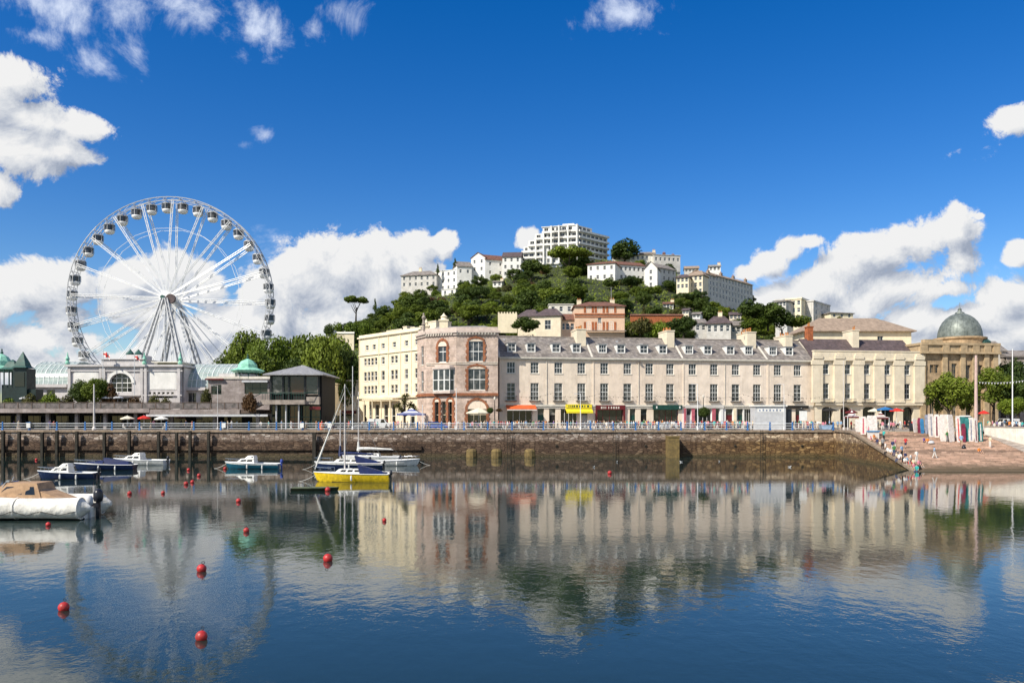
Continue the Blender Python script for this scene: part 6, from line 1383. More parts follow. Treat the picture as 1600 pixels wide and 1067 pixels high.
def make_hull(r, L_, B, Fb, Fs, mat, deck='white_hull', stripe=None, cockpit=(.06, .42), **kw):
    rows = hull_pts(L_, B, Fb, Fs, **kw); k = len(rows) - 1; m = len(rows[0]) - 1; mb = MB(); mb.sm = True
    for s in (1, -1):
        for i in range(k):
            for j in range(m):
                q = [rows[i][j], rows[i+1][j], rows[i+1][j+1], rows[i][j+1]]; q = [(a, b * s, c) for a, b, c in q]
                mb.m = 1 if max(p[2] for p in q) < .12 else (2 if stripe and j == m - 1 else 0)
                mb.add(q if s > 0 else q[::-1], [(0, 1, 2, 3)])
    mb.sm = False; mb.m = 0; mb.poly([(a, b, c) for a, b, c in rows[0]] + [(a, -b, c) for a, b, c in rows[0][::-1]])
    h = lbuild(mb, 'hull', [MATS[mat], MATS['antifoul'], MATS[stripe or mat]], r)
    mb = MB(); c0, c1 = cockpit; 
    for i in range(k):
        t0 = (i + .5) / k; a, b = rows[i][m], rows[i+1][m]
        if c0 < t0 < c1:                       # open cockpit: side decks, sole and coamings
            f = .72; mb.quad((a[0], a[1], a[2]), (b[0], b[1], b[2]), (b[0], b[1] * f, b[2]), (a[0], a[1] * f, a[2])); mb.quad((a[0], -a[1], a[2]), (a[0], -a[1] * f, a[2]), (b[0], -b[1] * f, b[2]), (b[0], -b[1], b[2]))
            zf = Fs * .35
            for s in (1, -1): mb.quad((a[0], s * a[1] * f, a[2]), (b[0], s * b[1] * f, b[2]), (b[0], s * b[1] * f, zf), (a[0], s * a[1] * f, zf))
            mb.quad((a[0], a[1] * f, zf), (b[0], b[1] * f, zf), (b[0], -b[1] * f, zf), (a[0], -a[1] * f, zf))
        else: mb.quad((a[0], a[1], a[2]), (b[0], b[1], b[2]), (b[0], -b[1], b[2]), (a[0], -a[1], a[2]))
    lbuild(mb, 'deck', MATS[deck], r); mb = MB()
    for s in (1, -1): mb.path([(p[m][0], s * p[m][1], p[m][2] + .01) for p in rows], .045, 6)
    lbuild(mb, 'gunwale', MATS['white_metal'], h); return rows
def cabin(r, x0, x1, w, z0_, h, mat='white_hull', rake=.45, wins=2, name='cabin', glass='glass_dark', back=.12):
    mb = MB(); tp = .82; V = []
    for s in (-1, 1): V += [(x0, s * w / 2, z0_), (x1, s * w / 2 * .72, z0_), (x1 - rake, s * w / 2 * tp * .72, z0_ + h), (x0 + back, s * w / 2 * tp, z0_ + h)]
    mb.add(V, [(0, 1, 2, 3), (7, 6, 5, 4), (0, 4, 5, 1), (1, 5, 6, 2), (2, 6, 7, 3), (3, 7, 4, 0)]); c = lbuild(mb, name, MATS[mat], r)
    if wins:
        mb = MB()
        for s in (-1, 1):
            P_ = lambda u, v: Vector(V[0 if s < 0 else 4]).lerp(Vector(V[1 if s < 0 else 5]), u).lerp(Vector(V[3 if s < 0 else 7]).lerp(Vector(V[2 if s < 0 else 6]), u), v) + Vector((0, s * .012, 0))
            for q in range(wins): a = .10 + .80 * q / wins; b = a + .80 / wins - .07; mb.quad(P_(a, .35), P_(b, .35), P_(b, .8), P_(a, .8))
        f = lambda u, v: Vector(V[1]).lerp(Vector(V[5]), u).lerp(Vector(V[2]).lerp(Vector(V[6]), u), v) + Vector((.014, 0, .008))
        mb.quad(f(.1, .3), f(.9, .3), f(.9, .88), f(.1, .88)); lbuild(mb, 'window', MATS[glass], c)
    return c
def rail_bow(r, rows, x_from, h=.55):
    mb = MB(); m = len(rows[0]) - 1
    for s in (1, -1):
        pts = [(p[m][0], s * p[m][1] * .94, p[m][2] + h) for p in rows if p[m][0] >= x_from]; mb.path(pts, .022, 5)
        for p in pts[::2]: mb.tube((p[0], p[1], p[2] - h), p, .018, n=4)
    lbuild(mb, 'guard_rail', MATS['chrome'], r)
def outboard(r, x, y=0, mat='engine_dark', tilt=.35, z=.5, sc=1.0):
    mb = MB(); c = Vector((x - .22 * sc, y, z + .45 * sc)); mb.sm = True
    for q in range(6):
        a0, a1 = q / 6, (q + 1) / 6
    mb.lathe(c - Vector((0, 0, .25 * sc)), [(0, 0), (.17 * sc, .03), (.21 * sc, .18 * sc), (.20 * sc, .42 * sc), (.12 * sc, .55 * sc), (0, .58 * sc)], 10); mb.sm = False
    mb.box(c.x - .08 * sc, c.x + .08 * sc, y - .06 * sc, y + .06 * sc, -.3, c.z - .2 * sc); mb.box(c.x - .06 * sc, x + .04, y - .12, y + .12, z - .05, z + .2)
    o = lbuild(mb, 'outboard_motor', MATS[mat], r); mb = MB(); mb.tube((c.x - .1, y, -.25), (c.x + .12, y, -.25), .06, .05, 8)
    for q in range(3): a = q * 2.1; mb.tube((c.x - .1, y, -.25), (c.x - .1, y + .14 * cos(a), -.25 + .14 * sin(a)), .03, .02, 4)
    lbuild(mb, 'propeller', MATS['chrome'], o)
def fenders(r, rows, ts, s=-1, mat='white_hull'):
    m = len(rows[0]) - 1
    for t in ts:
        p = rows[int(t * (len(rows) - 1))][m]; mb = MB(); mb.sm = True; mb.lathe((p[0], s * (p[1] + .12), p[2] - .75), [(0, 0), (.08, .04), (.11, .14), (.11, .44), (.08, .54), (.02, .6), (.015, .78)], 8); lbuild(mb, 'fender', MATS[mat], r)

# inflatable-collared boat with tan canopy, cut by the left edge
r = boat('cream collared boat with tan canvas cabin and two dark outboards at left edge', 45, 808, 7, pi + radians(2)); L_ = 7.4; r.scale = (1.3, 1.3, 1.3)
mb = MB(); mb.sm = True
def tubepath(z, off, rad, bowrise):
    pts = []
    for i in range(21):
        t = -1 + 2 * i / 20; a = abs(t); x = -L_ / 2 + .3 + (L_ - .9) * (1 - a ** 3.2); pts.append((x, (1.18 if t > 0 else -1.18) * min(1, a * 1.35) ** .6 + 0 * off, z + bowrise * (1 - a) ** 2 + (rad * .1)))
    return pts
pts = tubepath(.58, 0, .34, .35)
for i, (a, b) in enumerate(zip(pts, pts[1:])): mb.tube(a, b, .55 + .03 * sin(i * 2.3), .55 + .03 * sin((i + 1) * 2.3), 14, cap=i in (0, 19))
for e in (0, -1): p = pts[e]; mb.tube(p, (p[0] - .5, p[1], p[2]), .52, .12, 14)
col = lbuild(mb, 'collar', paint('collar_cream', (.78, .76, .70), .7, .16, 1.2, .10, 3.5, streak=.4), r)
for p in pts[::2]: mb = MB(); mb.tube((p[0] - .02, p[1], p[2]), (p[0] + .05, p[1], p[2]), .592, n=14, cap=False); lbuild(mb, 'collar_band', MATS['sail_white'], col)
mb = MB()
for i in range(len(pts) - 1):
    a, b = Vector(pts[i]), Vector(pts[i + 1]); s = 1 if a.y > 0 else -1; q = [Vector((v.x, v.y + s * .56, v.z - .1)) for v in (a, b)]; mid = (q[0] + q[1]) / 2 + Vector((0, s * .02, -.22)); mb.tube(q[0], mid, .022, n=4); mb.tube(mid, q[1], .022, n=4)
lbuild(mb, 'grab_line', MATS['black_rubber'], col)
make_hull(r, L_ - .6, 2.3, .75, .55, 'white_hull', cockpit=(2, 3), draft=.45)
cb = cabin(r, -1.2, 2.1, 1.9, .98, .95, 'canvas_tan', 1.15, 3, 'canvas_cabin', back=.35)
mb = MB(); mb.add([(-1.0, -.95, .8), (-1.0, .95, .8), (-.6, .74, 1.66), (-.6, -.74, 1.66), (-3.0, -1.0, .78), (-3.0, 1.0, .78), (-2.9, 0, .98)], [(3, 2, 6), (0, 3, 6, 4), (2, 1, 5, 6), (4, 6, 5)]); lbuild(mb, 'cockpit_cover', MATS['canvas_tan'], r)
mb = MB()
for q in range(4): x_ = -2.7 + q * .62; mb.path([(x_, -1.0, .80), (x_ + .1, 0, 1.04 + q * .16), (x_, 1.0, .80)], .035, 5)
lbuild(mb, 'cover_seam', MATS['canvas_tan'], r)
mb = MB()
for s in (-.6, .6): mb.tube((1.1, s, 1.62), (.9, s, 1.95), .025, n=5)
mb.tube((.9, -.6, 1.95), (.9, .6, 1.95), .03, n=5); mb.tube((.9, 0, 1.95), (.8, 0, 2.2), .03); mb.cbox((.9, .3, 2.0), .18, .22, .12); lbuild(mb, 'light_bar', MATS['chrome'], r)
outboard(r, -3.3, -.35, z=.55, sc=1.25); outboard(r, -3.25, .42, z=.5, sc=.95, mat='light_grey')
mb = MB(); mb.sm = True; mb.lathe((1.6, -1.66, .32), [(0, 0), (.13, .03), (.18, .15), (.13, .28), (0, .31)], 10); lbuild(mb, 'fender', MATS['buoy_red'], r)

def small_cruiser(label, px, pyw, L_, B, rz, hullm, cab, cov=None, stripe=None, eng='engine_dark', dark_cover=False):
    r = boat(label, px, pyw, L_, rz); rows = make_hull(r, L_, B, .95, .70, hullm, stripe=stripe); 
    if cab: cabin(r, -.3, L_ * .34, B * .72, .78, .62, 'white_hull', .8, 2)
    if cab == 2: cabin(r, -.25, L_ * .16, B * .66, 1.38, .42, 'white_hull', .5, 2, 'wheelhouse')
    if cov:
        mb = MB(); x0, x1 = -L_ * .44, -.1; V = [(x0, -B * .42, .72), (x1, -B * .38, .85), (x1, B * .38, .85), (x0, B * .42, .72), (x0 + .3, -B * .2, 1.1), (x1 + .25, -B * .26, 1.62), (x1 + .25, B * .26, 1.62), (x0 + .3, B * .2, 1.1)]
        mb.add(V, [(0, 1, 5, 4), (1, 2, 6, 5), (2, 3, 7, 6), (3, 0, 4, 7), (4, 5, 6, 7)]); lbuild(mb, 'cockpit_cover', MATS[cov], r)
    if dark_cover:
        mb = MB(); mb.add([(.2, -B * .3, .86), (L_ * .42, 0, .98), (.2, B * .3, .86), (.3, 0, 1.3)], [(0, 1, 3), (1, 2, 3), (2, 0, 3)]); lbuild(mb, 'foredeck_cover', MATS[cov], r)
    rail_bow(r, rows, L_ * .12, .45); mooring(r, L_ * .5, .85)
    if eng: outboard(r, -L_ / 2, 0, eng, z=.55)
    fenders(r, rows, (.35, .6), -1); fenders(r, rows, (.35, .6), 1); return r
small_cruiser('small white cabin boat with a dark blue hull beside the tan canopied boat', 108, 748, 6.2, 2.2, pi + .06, 'navy_hull', 2)
small_cruiser('low navy boat under a blue cover between the two white cabin boats', 166, 734, 7.4, 2.3, pi + .10, 'navy_hull', 0, 'navy', dark_cover=True, eng=None)
r = small_cruiser('white motor cruiser with a dark side window moored by the timbered wall', 221, 726, 7.6, 2.6, pi - .05, 'white_hull', 2, None, stripe='white_hull')
small_cruiser('teal hulled cabin boat with blue covered outboard moored alone below the wall', 397, 732, 7.2, 2.4, pi - .03, 'teal_hull', 2, None, eng='tent_blue', stripe='white_hull')

def yacht(label, px, pyw, L_, B, rz, hullm, mast_x, mast_top, Yb=None, sail=None, cabm='white_hull', cover=None, jib=False, stripe=None, hatch=True, name='sailing_boat'):
    r = boat(label, px, pyw, L_, rz, 'sailing boat', name); Y = r.location.y; rows = make_hull(r, L_, B, 1.05, .85, hullm, stripe=stripe, cockpit=(.06, .34), full=.5, draft=.45)
    cabin(r, -L_ * .14, L_ * .27, B * .62, .93, .48, cabm, .6, 3)
    if mast_top:
        H = Z(mast_top, Y); mb = MB(); mb.tube((mast_x, 0, 1.0), (mast_x, 0, H), .085, .06, 8); ms = lbuild(mb, 'mast', MATS['pale_pole'], r)
        mb = MB()
        for z in (H * .5, H * .78): mb.tube((mast_x, -.7, z), (mast_x, .7, z), .03, n=5)
        lbuild(mb, 'spreader', MATS['pale_pole'], ms); mb = MB(); bow = rows[-1][-1]
        for s in (-1, 1): mb.path([(mast_x - .1, s * B * .45, .95), (mast_x, s * .7, H * .5), (mast_x, 0, H)], .012, 4)
        mb.tube((-L_ / 2 + .1, 0, .9), (mast_x, 0, H), .012, n=4); mb.tube((bow[0] - .1, 0, bow[2]), (mast_x, 0, H), .014, n=4); lbuild(mb, 'rigging', MATS['chrome'], r)
        if jib:
            mb = MB(); mb.sm = True; a = Vector((bow[0] - .15, 0, bow[2] + .3)); b = Vector((mast_x, 0, H * .93)); mb.tube(a, a.lerp(b, .12), .04, .11, 8); mb.tube(a.lerp(b, .12), a.lerp(b, .5), .11, .06, 8); mb.tube(a.lerp(b, .5), b, .06, .02, 8); lbuild(mb, 'furled_jib', MATS['sail_white'], r)
        mb = MB(); mb.tube((mast_x, 0, 2.0), (-L_ * .38, 0, 1.95), .06, n=8); bm_ = lbuild(mb, 'boom', MATS['pale_pole'], r)
        if sail:
            mb = MB(); mb.sm = True; k = 8
            for q in range(k): t0, t1 = q / k, (q + 1) / k; f = lambda t: Vector((mast_x + .1 - (mast_x + L_ * .36) * t, .02 * sin(q), 2.12 + .06 * sin(5 * t))); mb.tube(f(t0), f(t1), .24 - .15 * t0, .24 - .15 * t1, 10)
            mb.tube((mast_x + .02, 0, 1.8), (mast_x + .02, 0, 3.2), .26, .12, 10); lbuild(mb, 'sail_cover', MATS[sail], bm_)
    if cover:
        mb = MB(); x0, x1 = -L_ * .45, -L_ * .10; V = [(x0, -B * .40, .88), (x1, -B * .36, .95), (x1, B * .36, .95), (x0, B * .40, .88), (x0 + .5, -B * .1, 1.15), (x1 + .3, -B * .26, 1.85), (x1 + .3, B * .26, 1.85), (x0 + .5, B * .1, 1.15)]
        mb.add(V, [(0, 1, 5, 4), (1, 2, 6, 5), (2, 3, 7, 6), (3, 0, 4, 7), (4, 5, 6, 7)]); lbuild(mb, 'cockpit_cover', MATS[cover], r)
    rail_bow(r, rows, L_ * .25, .55); mooring(r, L_ * .5, .95); mb = MB(); mb.box(-L_ / 2 - .08, -L_ / 2 - .02, -.2, .2, -.4, .95); mb.tube((-L_ / 2, 0, 1.0), (-L_ / 2 + 1.1, 0, 1.15), .03, n=5); lbuild(mb, 'rudder', MATS['white_hull'], r)
    outboard(r, -L_ / 2, .45, z=.6, sc=.8); fenders(r, rows, (.25, .55), -1); fenders(r, rows, (.55,), 1)
    if hatch: mb = MB(); mb.box(L_ * .02, L_ * .1, -.25, .25, 1.39, 1.45); lbuild(mb, 'hatch', MATS['light_grey'], r)
    return r
yacht('bright yellow sailing boat with white cabin and blue cockpit cover', 553, 752, 8.0, 2.5, pi - .02, 'yellow_hull', 1.0, 600, sail=None, cover='navy', jib=True)
yacht('blue hulled sailing boat with navy sail cover behind the yellow boat', 548, 733, 8.8, 2.7, pi + .04, 'navy_hull', 1.4, 640, sail='navy', cover='navy', stripe='white_hull')
yacht('white sailing boat behind the blue covered one with bare boom', 582, 722, 8.6, 2.7, pi - .04, 'white_hull', 2.2, 612, sail='sail_white', cover=None)
small_cruiser('grey white motorboat with navy stern panel at the right end of the boats', 616, 727, 6.6, 2.3, .05, 'white_hull', 0, None, stripe='light_grey')
r = boat('low dark green upturned dinghy floating beside the yellow sailing boat', 492, 766, 4, .02, 'dinghy', 'dinghy'); mb = MB(); mb.sm = True
rows = hull_pts(4.4, 1.5, .34, .28, draft=.2)
for s in (1, -1):
    for i in range(14):
        for j in range(7): q = [(a, b * s, c) for a, b, c in (rows[i][j], rows[i+1][j], rows[i+1][j+1], rows[i][j+1])]; mb.add(q, [(0, 1, 2, 3)])
mb.sm = False; mb.poly([(a, b, c) for a, b, c in rows[0]] + [(a, -b, c) for a, b, c in rows[0][::-1]]); lbuild(mb, 'hull', MATS['wet_green'], r)
mb = MB()
for i in range(14): a, b = rows[i][-1], rows[i+1][-1]; mb.quad((a[0], a[1], a[2]), (b[0], b[1], b[2]), (b[0], -b[1], b[2]), (a[0], -a[1], a[2]))
lbuild(mb, 'cover', paint('dinghy_cover', (.14, .17, .09), .8, .3, 2), r)

# mooring buoys
bp_, br2 = None, None
def buoy(px, py, d, label, ring=True):
    global bp_, br2
    Y = FP * CH / (py - HY); R = d / 2 / FP * Y * (.84 if d < 12 else .92)
    if bp_ is None:
        mb = MB(); mb.sm = True; mb.lathe((0, 0, .55), [(sin(pi * i / 14), -cos(pi * i / 14)) for i in range(15)], 20); o = mb.build('float', MATS['buoy_red']); bp_ = o.data; bpy.data.objects.remove(o)
        mb = MB(); mb.tube((0, 0, 1.5), (0, 0, 1.68), .16, .10, 8); mb.path([(.32 * cos(a), 0, 1.9 + .28 * sin(a)) for a in [2 * pi * i / 12 for i in range(13)]], .06, 5); o = mb.build('ring', MATS['black_rubber']); br2 = o.data; bpy.data.objects.remove(o)
    t = thing('mooring_buoy', label, 'buoy', (X(px, Y), Y, 0), 'red mooring buoys', random.uniform(-.6, .6)); t.rotation_euler.x = random.uniform(-.3, .3); t.rotation_euler.y = random.uniform(-.4, .4)
    inst('float', bp_, t, (0, 0, 0), 0, (R, R, R)); inst('ring', br2, t, (0, 0, 0), 0, (R, R, R))
random.seed(4)
for b in ((99, 953, 18, 'large red buoy alone near the left edge of the foreground water'), (314, 999, 20, 'lowest and largest red buoy in the foreground water'), (314, 892, 16, 'red buoy with a dark ring standing above the lowest one'), (513, 876, 16, 'red buoy in the middle foreground under the reflected cloud'),
          (385, 831, 11, 'red buoy in open water left of the reflected hotel'), (600, 814, 8, 'small red buoy on the reflection of the cream hotel'), (373, 784, 9, 'red buoy below the teal hulled boat'), (75, 821, 9, 'red buoy just in front of the cream collared boat'), (512, 767, 10, 'red buoy at the right end of the dark dinghy'),
          (203, 772, 8, 'red buoy right of the outboards of the cream collared boat'), (254, 771, 7, 'red buoy on the calm water below the white motor cruiser'), (291, 757, 8, 'left one of two red buoys close together in mid water'), (300, 754, 7, 'right one of two red buoys close together in mid water'), (311, 744, 7, 'small red buoy above the close pair'),
          (295, 735, 6, 'topmost small red buoy between the cruiser and the teal boat'), (352, 733, 6, 'tiny red buoy at the bow of the teal hulled boat'), (953, 740, 8, 'lone red buoy in front of the terrace near the square pier'), (57, 719, 5, 'tiny red buoy by the timbered wall at the left')): buoy(*b)

# ------------------------------------------------------------------ people
def skin_body(name, J, E, sub=1):
    me = bpy.data.meshes.new(name); keys = list(J); me.from_pydata([J[k][0] for k in keys], [(keys.index(a), keys.index(b)) for a, b in E], []); o = bpy.data.objects.new(name, me); COL.objects.link(o)
    md = o.modifiers.new('s', 'SKIN'); me.skin_vertices.new() if not me.skin_vertices else None
    for i, k in enumerate(keys): r_ = J[k][1]; r_ = r_ if isinstance(r_, tuple) else (r_, r_); me.skin_vertices[0].data[i].radius = r_; me.skin_vertices[0].data[i].use_root = i == 0
    md.use_smooth_shade = True; s = o.modifiers.new('u', 'SUBSURF'); s.levels = sub; s.render_levels = sub
    dg = bpy.context.evaluated_depsgraph_get(); dg.update(); m2 = bpy.data.meshes.new_from_object(o.evaluated_get(dg)); bpy.data.objects.remove(o); return m2
POSES = {}
def make_pose(name, hips=.93, lean=0.0, legs=((-.1, 0, 0), (.1, 0, 0)), arms=((-.05, .05), (.05, .0)), sit=None, skirt=False, long_hair=False, shorts=False):
    """the figure looks along -y; legs give (side, forward step), arms give forward swing of elbow and hand"""
    P_ = {}; hp = Vector((0, 0, hips)); up = Vector((0, -lean, 1)).normalized()
    P_['pelvis'] = (hp, (.145, .105)); P_['waist'] = (hp + up * .17, (.125, .09)); P_['chest'] = (hp + up * .36, (.155, .105)); P_['neck0'] = (hp + up * .50, (.075, .065)); P_['neck'] = (hp + up * .57, .052); hd = hp + up * .68 + Vector((0, -.02, 0))
    P_['head'] = (hd, (.080, .092)); P_['head1'] = (hd + Vector((0, 0, .075)), (.080, .095)); P_['nose'] = (hd + Vector((0, -.115, .0)), .014)
    E = [('pelvis', 'waist'), ('waist', 'chest'), ('chest', 'neck0'), ('neck0', 'neck'), ('neck', 'head'), ('head', 'head1'), ('head', 'nose')]
    for s, nm, (el, hn), (sd_, fw, kf) in ((-1, 'L', arms[0], legs[0]), (1, 'R', arms[1], legs[1])):
        sh = hp + up * .47 + Vector((s * .175, 0, 0)); e = sh + Vector((s * .05, -el * .9, -.27)); h = e + Vector((-s * .02, -hn, -.235 + abs(hn) * .5))
        P_['sh' + nm] = (sh, .056); P_['el' + nm] = (e, .040); P_['wr' + nm] = (h, .029); hv = (h - e).normalized(); P_['ha' + nm] = (h + hv * .07, (.036, .022))
        E += [('neck0', 'sh' + nm), ('sh' + nm, 'el' + nm), ('el' + nm, 'wr' + nm), ('wr' + nm, 'ha' + nm)]
        hj = hp + Vector((s * .095, 0, -.06))
        if sit is None: kn = hj + Vector((s * .01, -fw * .5 - kf, -.40)); an = Vector((s * .11, -fw, .09)) if hips > .5 else kn
        else: kn = hj + Vector((s * .06, -.42, sit[0])); an = kn + Vector((0, sit[1], sit[2]))
        P_['hj' + nm] = (hj, .088); P_['kn' + nm] = (kn, .058); P_['an' + nm] = (an, .040); P_['to' + nm] = (an + Vector((s * .02, -.17, -.045)), (.042, .03))
        E += [('pelvis', 'hj' + nm), ('hj' + nm, 'kn' + nm), ('kn' + nm, 'an' + nm), ('an' + nm, 'to' + nm)]
    me = skin_body('body', P_, E)
    # fingers and thumb: short bent chains rooted in the palm
    vs = [v.co[:] for v in me.vertices]; fs = [tuple(p.vertices) for p in me.polygons]; mb = MB()
    for nm, s in (('L', -1), ('R', 1)):
        h = P_['wr' + nm][0]; hv = (P_['ha' + nm][0] - h).normalized(); side = Vector((0, 1, 0)); side = (side - hv * side.dot(hv)).normalized(); inn = hv.cross(side) * s
        for q, ln in enumerate((.062, .072, .068, .052)): b = h + hv * .095 + side * (.026 - .017 * q); c = b + hv * ln * .55; mb.tube(b - hv * .02, c, .009, .0085, 5); mb.tube(c, c + (hv * .8 + inn * .5).normalized() * ln * .5, .0085, .007, 5)
        b = h + hv * .04 - side * .03 * -1; mb.tube(b, b + (hv * .7 + side * .7).normalized() * .035, .011, .010, 5); mb.tube(b + (hv * .7 + side * .7).normalized() * .035, b + (hv * 1.2 + side * .6).normalized() * .065, .010, .008, 5)
    o_ = len(vs); vs += mb.v; fs += [tuple(i + o_ for i in f) for f in mb.f]
    body = bpy.data.meshes.new('body'); body.from_pydata([tuple(v) for v in vs], [], fs); body.materials.append(MATS['skin']); body.polygons.foreach_set('use_smooth', [True] * len(body.polygons)); body.update()
    body.calc_loop_triangles(); nr = [v.normal.copy() for v in body.vertices]
    segs = {'shirt': [('pelvis', 'waist'), ('waist', 'chest'), ('chest', 'neck0')] + [('neck0', 'sh' + n_) for n_ in 'LR'] + [('sh' + n_, 'el' + n_) for n_ in 'LR'], 'trousers': [('hj' + n_, 'kn' + n_) for n_ in 'LR'] + ([] if shorts else [('kn' + n_, 'an' + n_) for n_ in 'LR']) + [('pelvis', 'hj' + n_) for n_ in 'LR'],
            'shoes': [('an' + n_, 'to' + n_) for n_ in 'LR'], 'skin': [('el' + n_, 'wr' + n_) for n_ in 'LR'] + [('wr' + n_, 'ha' + n_) for n_ in 'LR'] + [('neck', 'head'), ('head', 'head1'), ('neck0', 'neck'), ('head', 'nose')] + ([('kn' + n_, 'an' + n_) for n_ in 'LR'] if shorts else [])}
    def dseg(p, a, b): d = b - a; t = max(0, min(1, (p - a).dot(d) / max(1e-9, d.length_squared))); return (p - a - d * t).length
    cls = {k: [] for k in segs}; hair = []
    for p in me.polygons:
        c = p.center; best = min(((dseg(c, Vector(P_[a][0]), Vector(P_[b][0])) - (.02 if k == 'shirt' else 0), k) for k, l in segs.items() for a, b in l)); cls[best[1]].append(tuple(p.vertices))
        if c.z > hd.z + .055 or (c.y > hd.y + .02 and c.z > hd.z - (.16 if long_hair else .03)) and (c - hd).length < .26 and best[1] == 'skin': hair.append(tuple(p.vertices))
    out = {'body': body}
    for k, fl, off, mt in (('shirt', cls['shirt'], .020, 'cloth'), ('trousers', cls['trousers'], .018, 'cloth'), ('shoes', cls['shoes'], .012, 'cloth'), ('hair', hair, .016, 'hair')):
        used = sorted({i for f in fl for i in f}); ix = {v: i for i, v in enumerate(used)}; mm = bpy.data.meshes.new(k); mm.from_pydata([(Vector(vs[i]) + nr[i] * off)[:] for i in used], [], [tuple(ix[i] for i in f) for f in fl]); mm.materials.append(MATS[mt]); mm.polygons.foreach_set('use_smooth', [True] * len(fl)); mm.update(); out[k] = mm
    POSES[name] = out
make_pose('standing', arms=((-.02, .04), (.02, .06)))
make_pose('strolling', legs=((-.1, .26, .02), (.1, -.24, .05)), arms=((-.10, -.02), (.10, .10)), long_hair=True)
make_pose('walking', legs=((-.1, -.26, .06), (.1, .28, .0)), arms=((.10, .10), (-.10, .02)), shorts=True)
make_pose('leaning on the rail', lean=.28, legs=((-.1, .0, .03), (.1, -.12, 0)), arms=((.16, .20), (.16, .20)))
make_pose('sitting', hips=.12, lean=-.12, sit=(.28, -.16, -.38), arms=((.10, .16), (.12, .14)), shorts=True)
make_pose('sitting with legs hanging', hips=.10, lean=.06, sit=(.02, -.02, -.42), arms=((.06, .10), (.05, .10)), long_hair=True)
make_pose('seated', hips=.50, lean=.04, sit=(.02, -.04, -.40), arms=((.12, .18), (.10, .16)))
SHIRTS = {'white': (.72, .72, .70), 'red': (.50, .03, .03), 'navy': (.02, .03, .10), 'pink': (.62, .22, .28), 'black': (.02, .02, .02), 'pale blue': (.25, .40, .58), 'grey': (.25, .25, .26), 'turquoise': (.03, .38, .36), 'purple': (.14, .07, .28), 'cream': (.62, .54, .38), 'orange': (.62, .20, .03), 'green': (.05, .18, .05)}
LEGW = {'blue jeans': (.04, .07, .16), 'black trousers': (.015, .015, .017), 'beige shorts': (.40, .31, .20), 'grey trousers': (.16, .16, .17), 'white trousers': (.62, .61, .58), 'navy shorts': (.02, .03, .08)}
SKINS = [(.52, .30, .20), (.60, .38, .27), (.45, .25, .16), (.30, .16, .10)]; HAIRS = [(.03, .018, .01), (.10, .055, .025), (.30, .20, .09), (.35, .33, .31), (.015, .012, .01)]
USED = set(); random.seed(77)
def person(pose, x, y, z, rz, where, verb=None):
    sp = POSES[pose]; shorts_pose = pose in ('walking', 'sitting')
    for _ in range(60):
        sh = random.choices(list(SHIRTS), (9, 5, 4, 4, 4, 4, 3, 2, 2, 3, 2, 1))[0]; lg = random.choice([k for k in LEGW if ('shorts' in k) == shorts_pose]); lb = f"person in {sh} top, {lg}, {(verb or pose).split()[0]} {where}" if pose != 'seated' else f'person in {sh} top seated {where}'
        if lb not in USED and len(lb.split()) < 17: break
    USED.add(lb); t = thing('person', lb, 'person', (x, y, z), 'people around the harbour', rz); s = random.uniform(.93, 1.05); t.scale = (s, s, s)
    sk = random.choices(SKINS, (5, 5, 2, 1))[0]; inst('body', sp['body'], t, (0, 0, 0), 0, None, sk); inst('shirt', sp['shirt'], t, (0, 0, 0), 0, None, SHIRTS[sh]); inst('trousers', sp['trousers'], t, (0, 0, 0), 0, None, LEGW[lg])
    inst('shoes', sp['shoes'], t, (0, 0, 0), 0, None, random.choice([(.03, .03, .03), (.5, .5, .5), (.12, .07, .04)])); inst('hair', sp['hair'], t, (0, 0, 0), 0, None, random.choice(HAIRS)); return t
ZONES = [(0, 60, 'by the far left railing'), (60, 160, 'below the pavilion'), (160, 290, 'near the parasols under the deck'), (290, 420, 'outside the canopied shops'), (420, 505, 'below the glass pavilion'), (505, 570, 'left of the hotel'), (570, 650, 'in front of the hotel'), (650, 720, 'by the brick corner building'), (720, 780, 'by the cream parasol'), (780, 840, 'in front of the red awning'), (840, 925, 'in front of the yellow sign'), (925, 985, 'outside the dark red shop'), (985, 1065, 'in front of the green shop sign'), (1065, 1130, 'outside the pink columned shop'), (1130, 1180, 'beside the white kiosk'), (1180, 1270, 'by the white kiosk'), (1270, 1330, 'by the pilastered building'), (1330, 1440, 'on the square by the parasols'), (1440, 1540, 'by the leaning boards'), (1540, 1700, 'behind the white slipway wall')]
def where(px): return next((w for a, b, w in ZONES if a <= px < b), 'on the quay')
